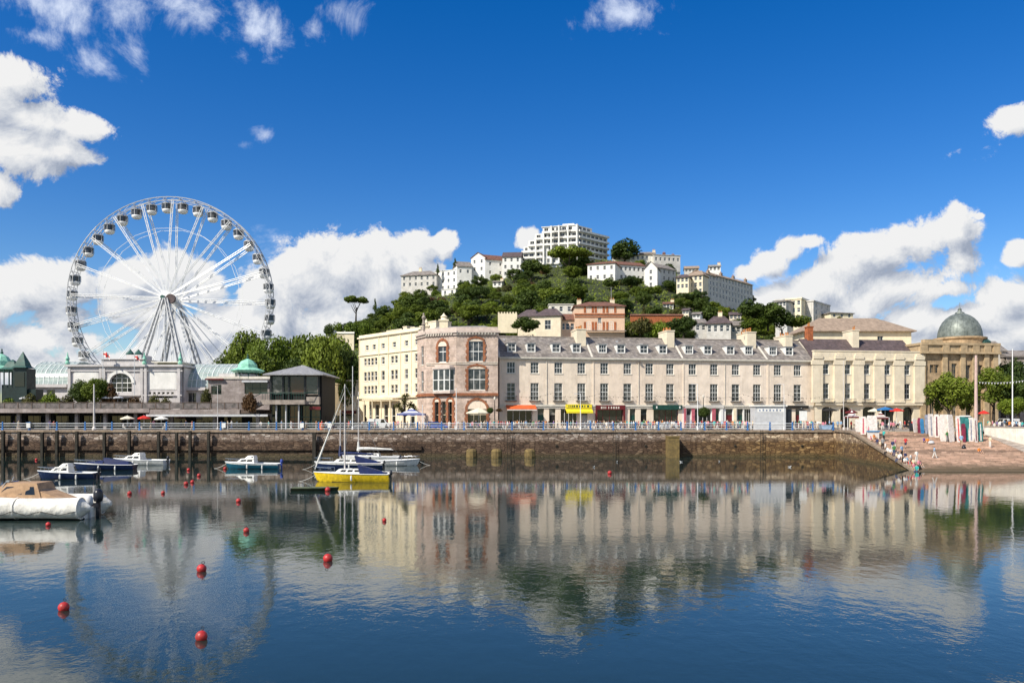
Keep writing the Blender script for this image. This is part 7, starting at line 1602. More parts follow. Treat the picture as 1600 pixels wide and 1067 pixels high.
for px in (22, 78, 200, 236, 240, 262, 291, 347, 356, 370, 408, 440, 470, 478, 494, 503, 521, 545, 548, 576, 581, 586, 598, 610, 614, 622, 634, 641, 648, 656, 664, 672, 702, 716, 722, 731, 738, 752, 760, 766, 779, 786, 790, 803, 808, 815, 822, 828, 838, 843, 849, 858, 892, 901, 922, 928, 934, 944, 948, 955, 959, 966, 977, 984, 990, 998, 1003, 1008, 1013, 1020, 1032, 1046, 1050, 1063, 1075, 1086, 1094, 1102, 1107, 1111, 1121, 1133, 1138, 1142, 1156, 1160, 1167, 1243, 1248, 1256, 1262, 1268, 1281, 1290, 1296, 1303, 1314, 29, 84, 210, 268, 300, 362, 420, 455, 510, 566, 590, 604, 618, 627, 637, 653, 668, 711, 727, 744, 757, 772, 796, 811, 819, 833, 871, 886, 914, 938, 951, 962, 971, 980, 995, 1006, 1016, 1027, 1038, 1056, 1080, 1091, 1116, 1128, 1148, 1164, 1252, 1274, 1286, 1309, 783, 793, 806, 818, 841, 847, 853, 865, 879, 896, 907, 919, 931, 941, 957, 969, 975, 987, 1001, 1011, 1023, 1035, 1043, 1053, 1060, 1071, 1083, 1097, 1105, 1113, 1125, 1136, 1145, 1153, 1170, 1176, 1240, 1250, 1265, 1278, 1300):
    y = random.choice((142.9, 143.4, 144.2, 145.5, 146.8, 149.5, 154.5)); pose = random.choices(('standing', 'strolling', 'walking', 'leaning on the rail'), (4, 4, 4, 2 if y < 143.2 else 0))[0]
    if pose == 'leaning on the rail': y = 142.75
    x = X(px, y); zz = QZ + (.13 if y > 153.2 and x > -50 else 0)
    person(pose, x, y, zz, (0 if pose[0] == 'l' else random.choice((pi / 2, -pi / 2, random.uniform(0, 6.28)))), where(px))
for px, y in ((1330, 146), (1337, 149), (1352, 150), (1372, 152), (1379, 141), (1392, 148), (1398, 151), (1407, 153), (1414, 150), (1420, 152), (1426, 149), (1434, 154), (1441, 150), (1546, 140), (1551, 144), (1558, 138), (1563, 147), (1566, 141), (1573, 136), (1577, 145), (1583, 139), (1588, 150), (1593, 137), (1597, 143), (1545, 150), (1556, 153), (1570, 154), (1521, 150), (1529, 148), (1508, 156), (1462, 157), (1450, 156)):
    person(random.choice(('standing', 'strolling', 'walking')), X(px, y), y, QZ + (.13 if y > 153.2 else .02 if px > 1540 and y < 131 else 0), random.uniform(0, 6.28), where(px))
# on the slipway and along its edge
def on_ramp(px, py):
    y = 103.0
    while y < 141:
        if CH + (HY - py) / FP * y <= ramp_z(y): return y
        y += .05
    return 141.0
for px, py, pose, rz, wh in ((1361, 690, 'sitting', .9, 'on the wall edge by the windbreak'), (1366, 686, 'sitting', .4, 'on the upper edge below the windbreak'), (1371, 693, 'sitting with legs hanging', -1.2, 'on the wall edge, upper slipway group'), (1376, 697, 'sitting', .2, 'at the lower side of the upper slipway group'), (1381, 689, 'standing', 2.0, 'behind the upper slipway group'),
                             (1372, 708, 'sitting with legs hanging', -1.4, 'on the slipway wall between the two groups'), (1380, 711, 'sitting', .0, 'on the slope left of the crouching figure'), (1388, 709, 'sitting', .6, 'on the slope left of the standing couple'), (1395, 706, 'standing', 2.4, 'mid slipway, left of the couple'), (1399, 702, 'standing', 1.0, 'mid slipway, right of the couple'),
                             (1393, 719, 'sitting with legs hanging', -1.4, 'on the slipway wall, middle of the lower group'), (1398, 717, 'sitting', .3, 'in the lower slipway group, upper left'), (1406, 718, 'sitting', -.4, 'in the lower slipway group, centre'), (1409, 714, 'standing', .5, 'at the top of the lower slipway group'), (1412, 725, 'sitting', .1, 'low in the lower slipway group'), (1418, 722, 'sitting', .8, 'in the lower slipway group, right side'), (1420, 730, 'sitting', 0, 'at the water end of the slipway wall'), (1427, 726, 'sitting', -.5, 'on the slope beside the standing figure'), (1432, 722, 'standing', .2, 'at the lower right end of the slipway group'), (1428, 734, 'sitting', .4, 'closest to the water on the slipway'), (1424, 737, 'sitting with legs hanging', -.8, 'at the very tip of the slipway wall'),
                             (1444, 691, 'sitting', .6, 'on the open slipway beside a bag, left'), (1449, 692, 'sitting', -.3, 'on the open slipway beside a bag, right'), (1392, 673, 'strolling', 1.6, 'on the square above the slipway'), (1396, 674, 'standing', 0, 'pausing on the square above the slipway'), (1502, 697, 'walking', 2.6, 'alone down the open slipway'), (1357, 683, 'standing', 1.2, 'beside the boat shaped panel'), (1384, 700, 'sitting', .9, 'on the slope below the upper group'), (1403, 712, 'sitting', .2, 'just above the lower slipway group'), (1390, 714, 'standing', -.6, 'at the kerb of the lower group'), (1415, 716, 'sitting', .5, 'above right of the lower group'), (1401, 723, 'sitting', -.7, 'at the kerb inside the lower group'), (1410, 730, 'sitting', 1.1, 'left end of the lowest row'), (1423, 729, 'standing', .9, 'ankle deep end of the slipway'), (1436, 728, 'sitting', .3, 'right end of the lowest row'), (1378, 703, 'standing', 2.8, 'on the kerb above the lone sitters'), (1415, 700, 'walking', -.8, 'crossing the middle slipway'), (1460, 716, 'strolling', 1.4, 'on the wide lower steps'), (1530, 708, 'sitting', .2, 'on the steps near the white wall'), (1547, 699, 'standing', 1.9, 'on the steps near the white wall'), (1480, 690, 'strolling', .4, 'below the widest white board')):
    y = on_ramp(px, py); y = max(103.2, y); x = X(px, y); lo = ex(min(y, 141)) + .15
    person(pose, max(x, lo) if rz < -1 or pose == 'sitting' else max(x, lo), y, ramp_z(y) + (.11 if max(x, lo) < lo + .5 else 0), rz, wh, 'sitting' if pose.startswith('sitting') else None)

# ------------------------------------------------------------------ street furniture, parasols, vehicles
def parasol(label, px, y, zt, half, mat, pm='white_metal', n=8, h=.75, zb=None, cat='parasol'):
    x = X(px, y); zb = (QZ + (.13 if y > 153.2 and x > -50 else 0)) if zb is None else zb; z = Z(zt, y); r = thing('parasol', label, cat, (x, y, zb)); mb = MB(); R = half / FP * y
    mb.lathe((x, y, z), [(R, -h), (R * 1.0, -h + .02), (R * .5, -h * .42), (.03, 0), (.03, -.03), (R * .5, -h * .46), (R * .98, -h - .01)], n); mb.lathe((x, y, z - h), [(R, .0), (R * .995, -.16), (R * .985, -.16), (R * .985, 0)], n); c = mb.build('canopy', MATS[mat], r)
    mb = MB(); mb.tube((x, y, zb), (x, y, z + .12), .035, n=6); mb.build('pole', MATS[pm], r); mb = MB()
    for q in range(n): a = 2 * pi * q / n; mb.tube((x, y, z - h - .1), (x + R * .5 * cos(a), y + R * .5 * sin(a), z - h * .5), .014, n=3)
    mb.build('strut', MATS[pm], c); mb = MB(); mb.lathe((x, y, zb), [(.32, 0), (.32, .07), (.08, .12), (0, .12)], 10); mb.build('base', MATS['concrete'], r); return r
for a in (('cream parasol leftmost of the three under the deck', 199, 148.5, 649.5, 11, 'umb_cream'), ('red and white parasol between two cream ones under the deck', 225, 148.5, 649, 10, 'umb_red'), ('white parasol rightmost of the three under the deck', 252, 148.5, 650, 11, 'awning_white'),
          ('large cream square parasol in front of the brick arch of the corner building', 748, 151, 637, 20, 'umb_cream'), ('bright red parasol outside the right end of the pilastered building', 1401, 161, 637.5, 11, 'umb_red'), ('blue parasol in front of the pilastered building', 1383, 158, 635.5, 13, 'umb_blue'), ('cream parasol beside the blue one', 1366, 160, 638, 10, 'umb_cream'),
          ('black parasol left of the blue and cream ones by the pilastered building', 1296, 158, 637, 12, 'dark'), ('dark parasol at the corner of the pilastered building', 1252, 157, 638, 9, 'dark'), ('dark red parasol stall top near the flag mast', 1330, 150, 640, 10, 'dark_red'), ('red sunshade on the square behind the leaning boards', 1537, 146, 641, 8, 'umb_red')):
    parasol(a[0], *a[1:6], h=(.5 if a[4] < 15 else .95)) if len(a) > 5 else None
for px, y, lb in ((40, 155, 'pale round sunshade on the deck in front of the dark kiosk'), (168, 156, 'grey sunshade on the deck below the pavilion arch'), (184, 156.5, 'pale sunshade on the deck right under the pavilion arch')): parasol(lb, px, y, 618 if px > 100 else 619, 9, 'light_grey', h=.4, zb=DZ)
# people and tables under the parasols
def table_set(px, y, wh, k=2):
    x = X(px, y); z = QZ + (.13 if y > 153.2 and x > -50 else 0); r = thing('cafe_table', f'small round cafe table {wh}', 'table', (x, y, z)); mb = MB(); mb.lathe((x, y, z + .70), [(0, 0), (.38, 0), (.38, .04), (0, .04)], 12); mb.build('tabletop', MATS['light_grey'], r)
    mb = MB(); mb.tube((x, y, z), (x, y, z + .7), .04, n=6); mb.lathe((x, y, z), [(.25, 0), (.25, .03), (0, .06)], 8); mb.build('leg', MATS['black_iron'], r)
    for s in ((-1, 1) if k == 2 else (-1,)):
        c = thing('cafe_chair', f"dark cafe chair on the {'left' if s < 0 else 'right'} of the table {wh}", 'chair', (x + s * .75, y, z), 'cafe chairs on the quay', -s * pi / 2 * 1.0)
        if not hasattr(table_set, 'm'):
            mb = MB(); mb.box(-.21, .21, -.2, .22, .43, .47); a = mb.build('seat', MATS['dark']); mb = MB(); mb.box(-.21, .21, .19, .23, .55, .86); b = mb.build('backrest', MATS['dark']); mb = MB(); mb.tube((0, 0, 0), (0, 0, .45), .016, n=5); l1 = mb.build('leg', MATS['black_iron']); mb = MB(); mb.tube((0, 0, 0), (0, 0, .86), .016, n=5); l2 = mb.build('leg', MATS['black_iron'])
            table_set.m = (a.data, b.data, l1.data, l2.data); [bpy.data.objects.remove(q) for q in (a, b, l1, l2)]
        m_ = table_set.m; inst('seat', m_[0], c, (0, 0, 0)); inst('backrest', m_[1], c, (0, 0, 0)); [inst('leg', m_[2], c, (q, -.18, 0)) for q in (-.19, .19)]; [inst('leg', m_[3], c, (q, .21, 0)) for q in (-.19, .19)]
        if random.random() < .75: person('seated', x + s * .75, y, z, -s * pi / 2, f"{'left' if s < 0 else 'right'} at the table {wh}", 'seated')
random.seed(31)
for px, y, wh in ((199, 147.6, 'under the leftmost deck parasol'), (225, 147.6, 'under the red and white parasol'), (252, 147.6, 'under the rightmost deck parasol'), (741, 150, 'left under the large cream parasol'), (756, 150.5, 'right under the large cream parasol'), (800, 155.5, 'left outside the red awning'), (812, 156, 'in the middle outside the red awning'), (826, 155.5, 'right outside the red awning'), (940, 156.5, 'outside the dark red shop'), (1398, 160.4, 'under the bright red parasol'), (1383, 157.2, 'under the blue parasol'), (1290, 157.4, 'under the black parasol'), (1410, 157, 'right of the bright red parasol'), (1342, 158, 'left of the blue parasol'), (700, 151.5, 'beside the blue van'), (610, 150.5, 'beside the striped gazebo')): table_set(px, y, wh)

def lamp(label, px, y, top, kind='double', bulk=.07, zb=None, name='street_lamp', mat='black_iron', ball=0, py_ball=650):
    x = X(px, y); zb = QZ if zb is None else zb; z = Z(top, y); r = thing(name, label, 'street lamp' if kind != 'mast' else 'mast', (x, y, zb)); mb = MB()
    mb.lathe((x, y, zb), [(bulk * 2.2, 0), (bulk * 2.2, .35), (bulk * 1.3, .55)], 10); mb.tube((x, y, zb + .5), (x, y, z), bulk * 1.15, bulk * .7, 8); mb.build('pole', MATS[mat], r)
    if kind == 'globe':
        mb = MB(); mb.lathe((x, y, z), [(.06, 0), (.16, .08), (.22, .35), (.14, .55), (.04, .62), (0, .72)], 8); mb.build('lantern', MATS['sill'], r)
    if kind == 'arm':
        mb = MB(); mb.tube((x, y, z - .1), (x - .8, y, z), .035, n=5); mb.build('arm', MATS[mat], r); mb = MB(); mb.cbox((x - .95, y, z - .02), .5, .22, .1); mb.build('lantern', MATS['light_grey'], r)
    if ball:
        for s in ((-1, 1) if ball > 1 else (0,)):
            mb = MB(); bz = Z(py_ball, y); rr = (.75 if ball > 1 else 1.35); cx = x + s * .85
            c = inst('hanging_basket', CR['bigdark' if s <= 0 else 'rust', 0] if True else None, r, (cx - x, 0, bz - zb), 0, (rr, rr, rr * .85))
            mb = MB(); mb.tube((x, y, bz + rr), (cx, y, bz + rr * .6), .03, n=4); mb.build('bracket', MATS['black_iron'], r)
    return r
lamp('black lamp column with two hanging flower baskets left of the red awning', 773, 150, 625, 'globe', .09, ball=2, py_ball=641)
lamp('black lamp column with one big dark plant ball in front of the pink columned shop', 1099, 148, 622, 'globe', .09, ball=1, py_ball=644)
for k, (px, y, top, b, mt, kd, lb) in enumerate(((147, 143.5, 600, .16, 'pale_pole', 'mast', 'thick pale pole on the quay in front of the bushy deck tree'), (340, 143, 602, .07, 'pale_pole', 'arm', 'slim pale lamp post left of the restaurant windows'), (907, 146, 615, .07, 'white_metal', 'arm', 'slim white lamp post in front of the yellow sign'), (1090, 145, 600, .07, 'white_metal', 'arm', 'slim white lamp post left of the lamp column with the plant ball'), (1225, 145, 600, .05, 'white_metal', 'arm', 'slim white lamp post right behind the white kiosk'), (1318, 143, 563, .06, 'pale_pole', 'mast', 'tall thin pale mast in front of the pilastered building'), (1525, 133, 555, .27, 'paint_pole', 'mast', 'thick pinkish flag mast behind the leaning boards'), (1582, 131, 545, .09, 'white_metal', 'mast', 'tall slim white mast at the right beside the dark tree'), (551, 149, 572, .08, 'white_metal', 'mast', 'white pole in front of the low shop left of the hotel'), (713, 148, 606, .07, 'white_metal', 'mast', 'white pole at the corner of the brick building'), (660, 146, 632, .07, 'white_metal', 'mast', 'short white pole beside the blue and white gazebo'))):
    if mt == 'paint_pole': paint('paint_pole', (.55, .40, .36), .5, .08)
    lamp(lb, px, y, top, kd, b, mat=mt, name='street_lamp' if kd == 'arm' else 'mast')
# bunting between the two masts on the right
r = thing('bunting', 'string of small white pennants between the masts in front of the street trees', 'bunting', (X(1525, 133), 133, Z(590, 133))); mb = MB(); a, b = Vector((X(1525, 133), 133, Z(596, 133))), Vector((X(1640, 131), 131, Z(585, 131))); pr = a
for q in range(1, 25):
    t = q / 24; p = a.lerp(b, t) - Vector((0, 0, 1.2 * 4 * t * (1 - t) * .5)); mb.tube(pr, p, .015, n=3)
    if q < 24: mb.add([p, p + Vector((.28, 0, 0)), p + Vector((.14, .05, -.34))], [(0, 1, 2)])
    pr = p
mb.build('pennants', MATS['white'], r)

def car(label, px, y, rz, color, van=False, name='parked_car', L_=4.3):
    x = X(px, y); r = thing(name, label, 'van' if van else 'car', (x, y, QZ + .006), 'vehicles on the quay road' , rz); w = .88; h = 1.45 if not van else 2.0
    prof = [(-L_/2, .35), (-L_/2, .85), (-L_/2 + .15, .95), (-L_/2 + .55, h - .05), (-L_/2 + .9, h), (.35, h), (L_/2 - 1.25, .98), (L_/2 - .15, .82), (L_/2, .6), (L_/2, .35)] if not van else [(-L_/2, .35), (-L_/2, 1.9), (-L_/2 + .15, h), (L_/2 - 1.3, h), (L_/2 - .75, 1.25), (L_/2 - .1, 1.05), (L_/2, .7), (L_/2, .35)]
    mb = MB(); mb.prism([(a, -w, b) for a, b in prof], (0, 2 * w, 0)); b_ = inst('body', None or lb_mesh(mb, 'body', 'carpaint'), r, (0, 0, 0), 0, None, color)
    mb = MB(); 
    gx0, gx1 = (-L_/2 + .75, .95) if not van else (L_/2 - 1.95, L_/2 - 1.05)
    for s in (-1, 1): mb.add([(gx0, s * (w + .006), 1.0 if not van else 1.25), (gx1, s * (w + .006), 1.0 if not van else 1.25), (gx1 - .62 if not van else gx1 - .25, s * (w + .006), h - .12), (gx0 + .15, s * (w + .006), h - .12)], [(0, 1, 2, 3)])
    inst('side_window', lb_mesh(mb, 'side_window', 'glass_dark'), r, (0, 0, 0))
    mb = MB(); a_, c_ = (prof[5], prof[6]) if not van else (prof[3], prof[4]); d = Vector((c_[0] - a_[0], 0, c_[1] - a_[1])); nn = Vector((-d.z, 0, d.x)).normalized() * .008; nn = nn if nn.z > 0 else -nn
    P0, P1 = Vector((a_[0], 0, a_[1])) + d * .08 + nn, Vector((a_[0], 0, a_[1])) + d * .92 + nn; mb.quad(P0 + Vector((0, -w * .85, 0)), P1 + Vector((0, -w * .92, 0)), P1 + Vector((0, w * .92, 0)), P0 + Vector((0, w * .85, 0))); inst('windscreen', lb_mesh(mb, 'windscreen', 'glass_dark'), r, (0, 0, 0))
    if not hasattr(car, 'w'):
        mb = MB(); mb.tube((0, -.1, 0), (0, .1, 0), .31, n=18); t_m = lb_mesh(mb, 'tyre', 'tyre'); mb = MB(); mb.tube((0, -.108, 0), (0, .108, 0), .19, n=14); car.w = (t_m, lb_mesh(mb, 'rim', 'chrome')); mb = MB(); mb.cbox((0, 0, 0), .06, .32, .14); car.l = lb_mesh(mb, 'headlight', 'white'); mb = MB(); mb.cbox((0, 0, 0), .06, .26, .16); car.t = lb_mesh(mb, 'tail_light', 'umb_red')
    for sx in (-L_/2 + .8, L_/2 - .8):
        for s in (-1, 1): wv = inst('wheel', car.w[0], r, (sx, s * (w - .08), .31)); inst('rim', car.w[1], wv, (0, 0, 0))
    for s in (-1, 1): inst('headlight', car.l, r, (L_/2 - .02, s * .62, .68)); inst('tail_light', car.t, r, (-L_/2 + .01, s * .7, .78))
    return r
def lb_mesh(mb, name, mat): o = mb.build(name, MATS[mat]); me = o.data; bpy.data.objects.remove(o); return me
for a in (('blue hatchback parked behind the railing in front of the brick corner building', 682, 149.2, 0, (.015, .06, .32), False), ('white van parked in front of the hotel entrance', 594, 153, 0, (.72, .72, .70), True), ('grey car parked beside the white van by the hotel', 572, 152, pi, (.20, .20, .21), False), ('black car at the foot of the dark trees left of the hotel', 541, 153, 0, (.015, .015, .018), False),
          ('dark blue car behind the crowd at the right edge', 1590, 156, 0, (.02, .05, .16), False), ('white van near the right edge beside the slim white mast', 1572, 157.5, pi, (.7, .7, .7), True), ('red car parked on the road left of the white kiosk', 1120, 150.5, 0, (.4, .02, .02), False), ('silver car parked in front of the green sign shop', 1040, 151.5, pi, (.45, .46, .48), False)): car(*a[:6], name='parked_car' if not a[5] else 'parked_van')

# white kiosk, gazebo, windbreak, boards
r = thing('kiosk', 'white box kiosk with faded blue markings in front of the terrace', 'kiosk', (X(1204, 147), 147, QZ)); G = Facade(1180, 145.5, 1228, 145.5); mb = MB(); zt = G.z(635)
mb.fbox(G, 0, G.len, -3, 0, QZ, zt); mb.build('body', MATS['light_grey'], r); mb = MB(); mb.fbox(G, -.2, G.len + .2, -3.2, .25, zt, zt + .28); mb.build('roof', MATS['sail_white'], r)
mb = MB(); mb.fbox(G, .4, G.len - .4, .003, .03, zt - 1.0, zt - .35); mb.fbox(G, .25, G.len - .25, .003, .06, QZ + 1.0, QZ + 1.08); mb.build('serving_hatch', MATS['white'], r)
mb = MB(); random.seed(2)
for q in range(7): u_ = .7 + q * .62; mb.fbox(G, u_, u_ + .28, .031, .036, zt - .85, zt - .55 + .1 * (q % 2))
mb.build('faded_mark', paint('faded_blue', (.22, .28, .42), .7, .2), r)
mb = MB(); mb.fbox(G, G.len + .01, G.len + 1.2, -2.6, -.4, QZ, zt - .4); mb.build('side_store', MATS['engine_dark'], r)
r = thing('notice_board', 'white notice board on two posts right of the white kiosk', 'sign board', (X(1255, 144.5), 144.5, QZ)); G = Facade(1249, 144.5, 1261, 144.5); mb = MB(); mb.fbox(G, 0, G.len, -.06, 0, G.z(657), G.z(642)); mb.build('board', MATS['white'], r)
mb = MB(); [mb.fbox(G, u_, u_ + .07, -.14, -.065, QZ, G.z(642)) for u_ in (.08, G.len - .15)]; mb.build('post', MATS['dark'], r)
r = thing('skip', 'pale blue low skip behind the railing at the start of the slipway', 'skip', (X(1292, 144), 144, QZ)); G = Facade(1283, 144, 1301, 144); mb = MB(); mb.prism([G.pt(0, 0, QZ + .9), G.pt(G.len, 0, QZ + .9), G.pt(G.len - .25, 0, QZ + .1), G.pt(.25, 0, QZ + .1)], tuple(-G.nrm * 1.3) + (0,)); mb.build('tub', paint('skip_blue', (.30, .42, .58), .6, .15), r)

def gazebo(label, px, y, top, half, m1, m2):
    x = X(px, y); w = half / FP * y; z = Z(top, y); r = thing('gazebo', label, 'gazebo', (x, y, QZ)); mb = MB(); ze = z - 1.1; c = (x, y, z)
    V = [(x - w, y - w * .7, ze), (x + w, y - w * .7, ze), (x + w, y + w * .7, ze), (x - w, y + w * .7, ze)]; mb.m = 0
    k = 5
    for i in range(4):
        A, B_ = Vector(V[i]), Vector(V[(i + 1) % 4])
        for j in range(k):
            f = lambda u, v: A.lerp(B_, u).lerp(Vector(c), v) - Vector((0, 0, .35 * 4 * v * (1 - v) * .6)); mb.m = 0 if i in (3, 0) and (i == 3 or True) and j % 2 == 0 else 1
            mb.quad(f(0, j / k), f(1, j / k), f(1, (j + 1) / k), f(0, (j + 1) / k))
        mb.m = 1; mb.quad(A, B_, B_ - Vector((0, 0, .3)), A - Vector((0, 0, .3)))
    mb.build('canopy', [MATS[m1], MATS[m2]], r); mb = MB(); [mb.tube((v[0], v[1], QZ), v, .05, n=6) for v in V]; mb.build('pole', MATS['white_metal'], r)
gazebo('blue and white gazebo in front of the hotel palm', 643, 149.5, 637, 21, 'white', 'tent_blue')
gazebo('dark red and white stall by the tall thin mast', 1331, 146, 641, 9, 'white', 'dark_red'); gazebo('small stall with a pale top beside the blue parasol', 1376, 151, 643, 10, 'awning_white', 'dark_red')
# white windbreak panels and a painted kiosk front at the top of the slipway
def panel(label, px, y, pyb, pyt, wpx, mat, tilt=.1, rz=0.0, parts=None, name='leaning_board', cat='board', rounded=True, mat2=None):
    x = X(px, y); zb = CH + (HY - pyb) / FP * y; h = (pyb - pyt) / FP * y; w = wpx / FP * y; zb = max(zb, ramp_z(y) if y < 131 else QZ) if abs(zb - (ramp_z(y) if y < 131 else QZ)) > .0 else zb
    zb = ramp_z(y) + .0 if y < 131 else QZ
    r = thing(name, label, cat, (x, y, zb), None if name != 'leaning_board' else 'boards leaning at the top of the slipway', rz); mb = MB(); k = 8
    pts = []
    for s in (1, -1):
        for j in range(k + 1): t = j / k if s == 1 else 1 - j / k; ww = w / 2 * (1 if not rounded else min(1, (.80 + t * 1.2)) * (1 - max(0, t - .82) ** 2 * 7)); pts.append((s * max(ww, .05), tilt * h * t, h * t))
    mb.prism(pts, (0, .10, 0)); o = lbuild(mb, 'panel', MATS[mat], r)
    if mat2:
        mb = MB(); mb.prism([(-.14 * w, tilt * h * .06 - .012, h * .06), (.16 * w, tilt * h * .06 - .012, h * .06), (.12 * w, tilt * h * .9 - .012, h * .9), (-.08 * w, tilt * h * .9 - .012, h * .9)], (0, .008, 0)); lbuild(mb, 'stripe', MATS[mat2], r)
    mb = MB(); mb.tube((0, tilt * h * .8 + .1, h * .8), (0, tilt * h + 1.0, 0), .035, n=5); lbuild(mb, 'prop', MATS['wood_wet'], r); return r
paint('board_white', (.74, .70, .66), .7, .12, 3, streak=.6, c2=(.55, .50, .47)); paint('board_blue', (.05, .25, .50), .6, .15); paint('board_teal', (.03, .20, .20), .6, .2); paint('board_maroon', (.20, .02, .05), .6, .2); paint('board_grey', (.30, .32, .40), .7, .2)
for a in (('pale blue and white booth panel, leftmost of the upright boards', 1431, 130, 668, 646, 7, 'board_white', None), ('dark maroon upright board beside the booth panel', 1436.5, 129.5, 671, 647, 5, 'board_maroon', None), ('bright blue upright board beside the maroon one', 1442, 129.3, 671, 648, 6, 'board_blue', None), ('grey blue upright board right of the bright blue one', 1449, 129, 671, 641, 6, 'board_grey', None),
          ('tall white board with a blue streak, first of the tall white ones', 1456, 126.5, 676, 640, 9, 'board_white', 'board_grey'), ('tall white board with a maroon streak right of the first tall white one', 1464, 126.2, 676, 640, 8, 'board_white', 'board_maroon'), ('widest white board in the middle of the row', 1476, 123.2, 683, 641, 14, 'board_white', None), ('wide white board right beside the widest one', 1488, 122.7, 684, 641, 11, 'board_white', None),
          ('narrow white board with a red edge near the middle of the row', 1499, 122.6, 684, 643, 7, 'board_white', 'umb_red'), ('maroon lower board between white boards', 1506, 122.5, 684, 655, 6, 'board_maroon', None), ('dark teal board near the mast foot', 1511, 123, 684, 648, 6, 'board_teal', None), ('white board with grey blue streak below the flag mast', 1518, 122.8, 683, 645, 8, 'board_white', 'board_grey'),
          ('white and pink board right of the flag mast foot', 1526, 122.4, 684, 646, 6, 'board_white', 'board_maroon'), ('dark teal board with pale edge at the right end of the row', 1533, 122.8, 683, 652, 7, 'board_teal', 'board_white')): panel(a[0], a[1], a[2], a[3], a[4], a[5], a[6], random.uniform(.03, .12), random.uniform(-.35, .35), mat2=a[7])
for a in (('white folding windbreak panel on the left of the slipway top', 1341, 130.5, 676, 656, 9, 'board_white', None), ('pink and white windbreak panel in the middle of the slipway top', 1349, 128.5, 682, 654, 9, 'board_white', 'pink_paint'), ('white and blue boat shaped panel on the right of the slipway top', 1363, 126.8, 683, 650, 16, 'board_white', None)): panel(a[0], *a[1:7], .08, random.uniform(-.3, .3), mat2=a[7], name='windbreak_panel', cat='windbreak')
r = thing('counter', 'low blue topped white counter in front of the boat shaped panel', 'counter', (X(1364, 125.5), 125.5, ramp_z(125.5))); x = X(1364, 125.5); z_ = ramp_z(125.5); mb = MB(); mb.box(x - .75, x + .75, 125, 125.8, z_ - .2, z_ + 1.0); mb.build('body', MATS['board_white'], r); mb = MB(); mb.box(x - .85, x + .85, 124.9, 125.9, z_ + 1.0, z_ + 1.18); mb.build('top', MATS['board_blue'], r)
r = thing('hut', 'small teal hut with a white roof behind the upright boards', 'hut', (X(1508, 134), 134, QZ)); x = X(1508, 134); mb = MB(); mb.box(x - .75, x + .75, 133.3, 134.8, QZ, QZ + 2.4); mb.build('body', MATS['board_teal'], r); mb = MB(); mb.box(x - .5, x + .45, 133.2, 134.9, QZ + 2.4, QZ + 2.62); mb.build('roof', MATS['white'], r); mb = MB(); mb.box(x - .35, x + .35, 133.26, 133.3, QZ + .1, QZ + 2.0); mb.build('door', MATS['board_grey'], r)
def bag(label, px, py, mat, s=.35):
    y = on_ramp(px, py); x = X(px, y); r = thing('bag', label, 'bag', (x, y, ramp_z(y))); mb = MB(); mb.sm = True; mb.lathe((x, y, ramp_z(y) - .02), [(0, 0), (s, .04), (s * 1.05, .2), (s * .7, .42), (s * .2, .5), (0, .5)], 10); mb.build('body', MATS[mat], r); mb = MB(); mb.path([(x + .2 * cos(a), y, ramp_z(y) + .42 + .18 * sin(a)) for a in [pi * i / 6 for i in range(7)]], .02, 4); mb.build('handle', MATS['dark'], r)
bag('grey bundle beside the pair sitting on the open slipway', 1455, 693, 'light_grey', .45); bag('dark bag beside the lower slipway group', 1436, 733, 'dark', .3); bag('dark bag by the walker on the open slipway', 1506, 701, 'engine_dark', .3)
# bins, benches, planters
for px, y, mt, lb in ((1425, 131.5, 'engine_dark', 'grey litter bin left of the upright boards'), (1345, 143.5, 'umb_red', 'red painted column bin at the railing end'), (502, 146, 'orange', 'orange red litter bin below the dark trees')):
    x = X(px, y); r = thing('litter_bin', lb, 'bin', (x, y, QZ)); mb = MB(); mb.lathe((x, y, QZ), [(.36, 0), (.40, .1), (.42, 1.0), (.40, 1.05)], 14); mb.build('body', MATS[mt], r); mb = MB(); mb.lathe((x, y, QZ + 1.05), [(.43, 0), (.43, .06), (.3, .22), (0, .3)], 14); mb.build('lid', MATS[mt], r)
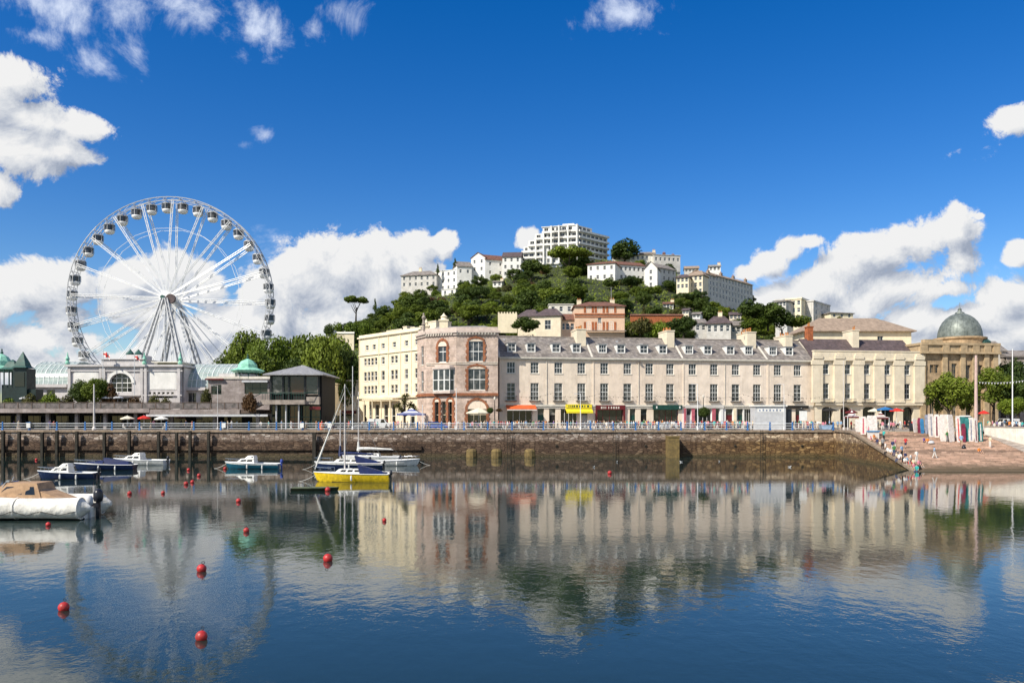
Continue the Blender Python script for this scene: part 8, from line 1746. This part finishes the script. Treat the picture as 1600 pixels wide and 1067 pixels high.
# lifebuoy cabinets on the railing
for px, lb in ((45, 'small white notice box on the railing at the far left'), (472, 'white lifebuoy box on the railing below the glass pavilion'), (515, 'white notice box on the railing left of the sailing masts'), (350, 'white notice box on the railing below the slim pale lamp post')):
    x = X(px, 141.8); r = thing('lifebuoy_box', lb, 'box', (x, 141.7, QZ + .5)); mb = MB(); mb.box(x - .33, x + .33, 141.62, 141.86, QZ + .45, QZ + 1.35); mb.build('body', MATS['white'], r); mb = MB(); mb.box(x - .38, x + .38, 141.58, 141.9, QZ + 1.35, QZ + 1.42); mb.build('lid', MATS['blue_paint'], r)
# gulls on the water
for px, py, lb in ((928, 730, 'white gull floating left of the lone red buoy'), (1064, 722, 'white gull floating beside the square pier'), (1234, 730, 'white gull floating below the right end of the terrace'), (1124, 721, 'white gull floating in front of the curved wall'), (964, 722, 'white gull floating near the foot of the wall above the lone buoy')):
    Y = FP * CH / (py - HY); x = X(px, Y); r = thing('gull', lb, 'gull', (x, Y, 0), None, random.uniform(0, 6))
    me = skin_body('body', {'b': (Vector((0, 0, .06)), (.085, .075)), 'r': (Vector((-.16, 0, .08)), (.05, .035)), 't': (Vector((-.27, 0, .11)), .014), 'f': (Vector((.10, 0, .08)), .065), 'n': (Vector((.15, 0, .16)), .036), 'h': (Vector((.17, 0, .22)), .036), 'k': (Vector((.235, 0, .21)), .010)}, [('b', 'r'), ('r', 't'), ('b', 'f'), ('f', 'n'), ('n', 'h'), ('h', 'k')]); me.materials.clear(); me.materials.append(MATS['white']); inst('body', me, r, (0, 0, 0))
    mb = MB()
    for s in (-1, 1): mb.add([(.08, s * .085, .10), (-.05, s * .092, .14), (-.26, s * .03, .13), (-.1, s * .088, .07)], [(0, 1, 2, 3)])
    lbuild(mb, 'wing', MATS['light_grey'], r)
# flower boxes and strings of bunting lamps along the terrace
F = Facade(780, 158, 1272, 168.5); r = thing('lamp_string', 'string of tiny festoon lamps slung along the front of the terrace', 'festoon lights', F.pt(0, 6, Z(616, 152))); mb = MB(); prev = None
for q in range(0, 141):
    u_ = F.len * q / 140; s = (q % 20) / 20; z_ = Z(613, 152) - 4 * .9 * s * (1 - s); p = F.pt(u_, 6.2, z_)
    if prev: mb.tube(prev, p, .012, n=3)
    if q % 2: mb.tube(p, (p[0], p[1], p[2] - .16), .05, .05, 5)
    prev = p
mb.build('cable', MATS['dark'], r)
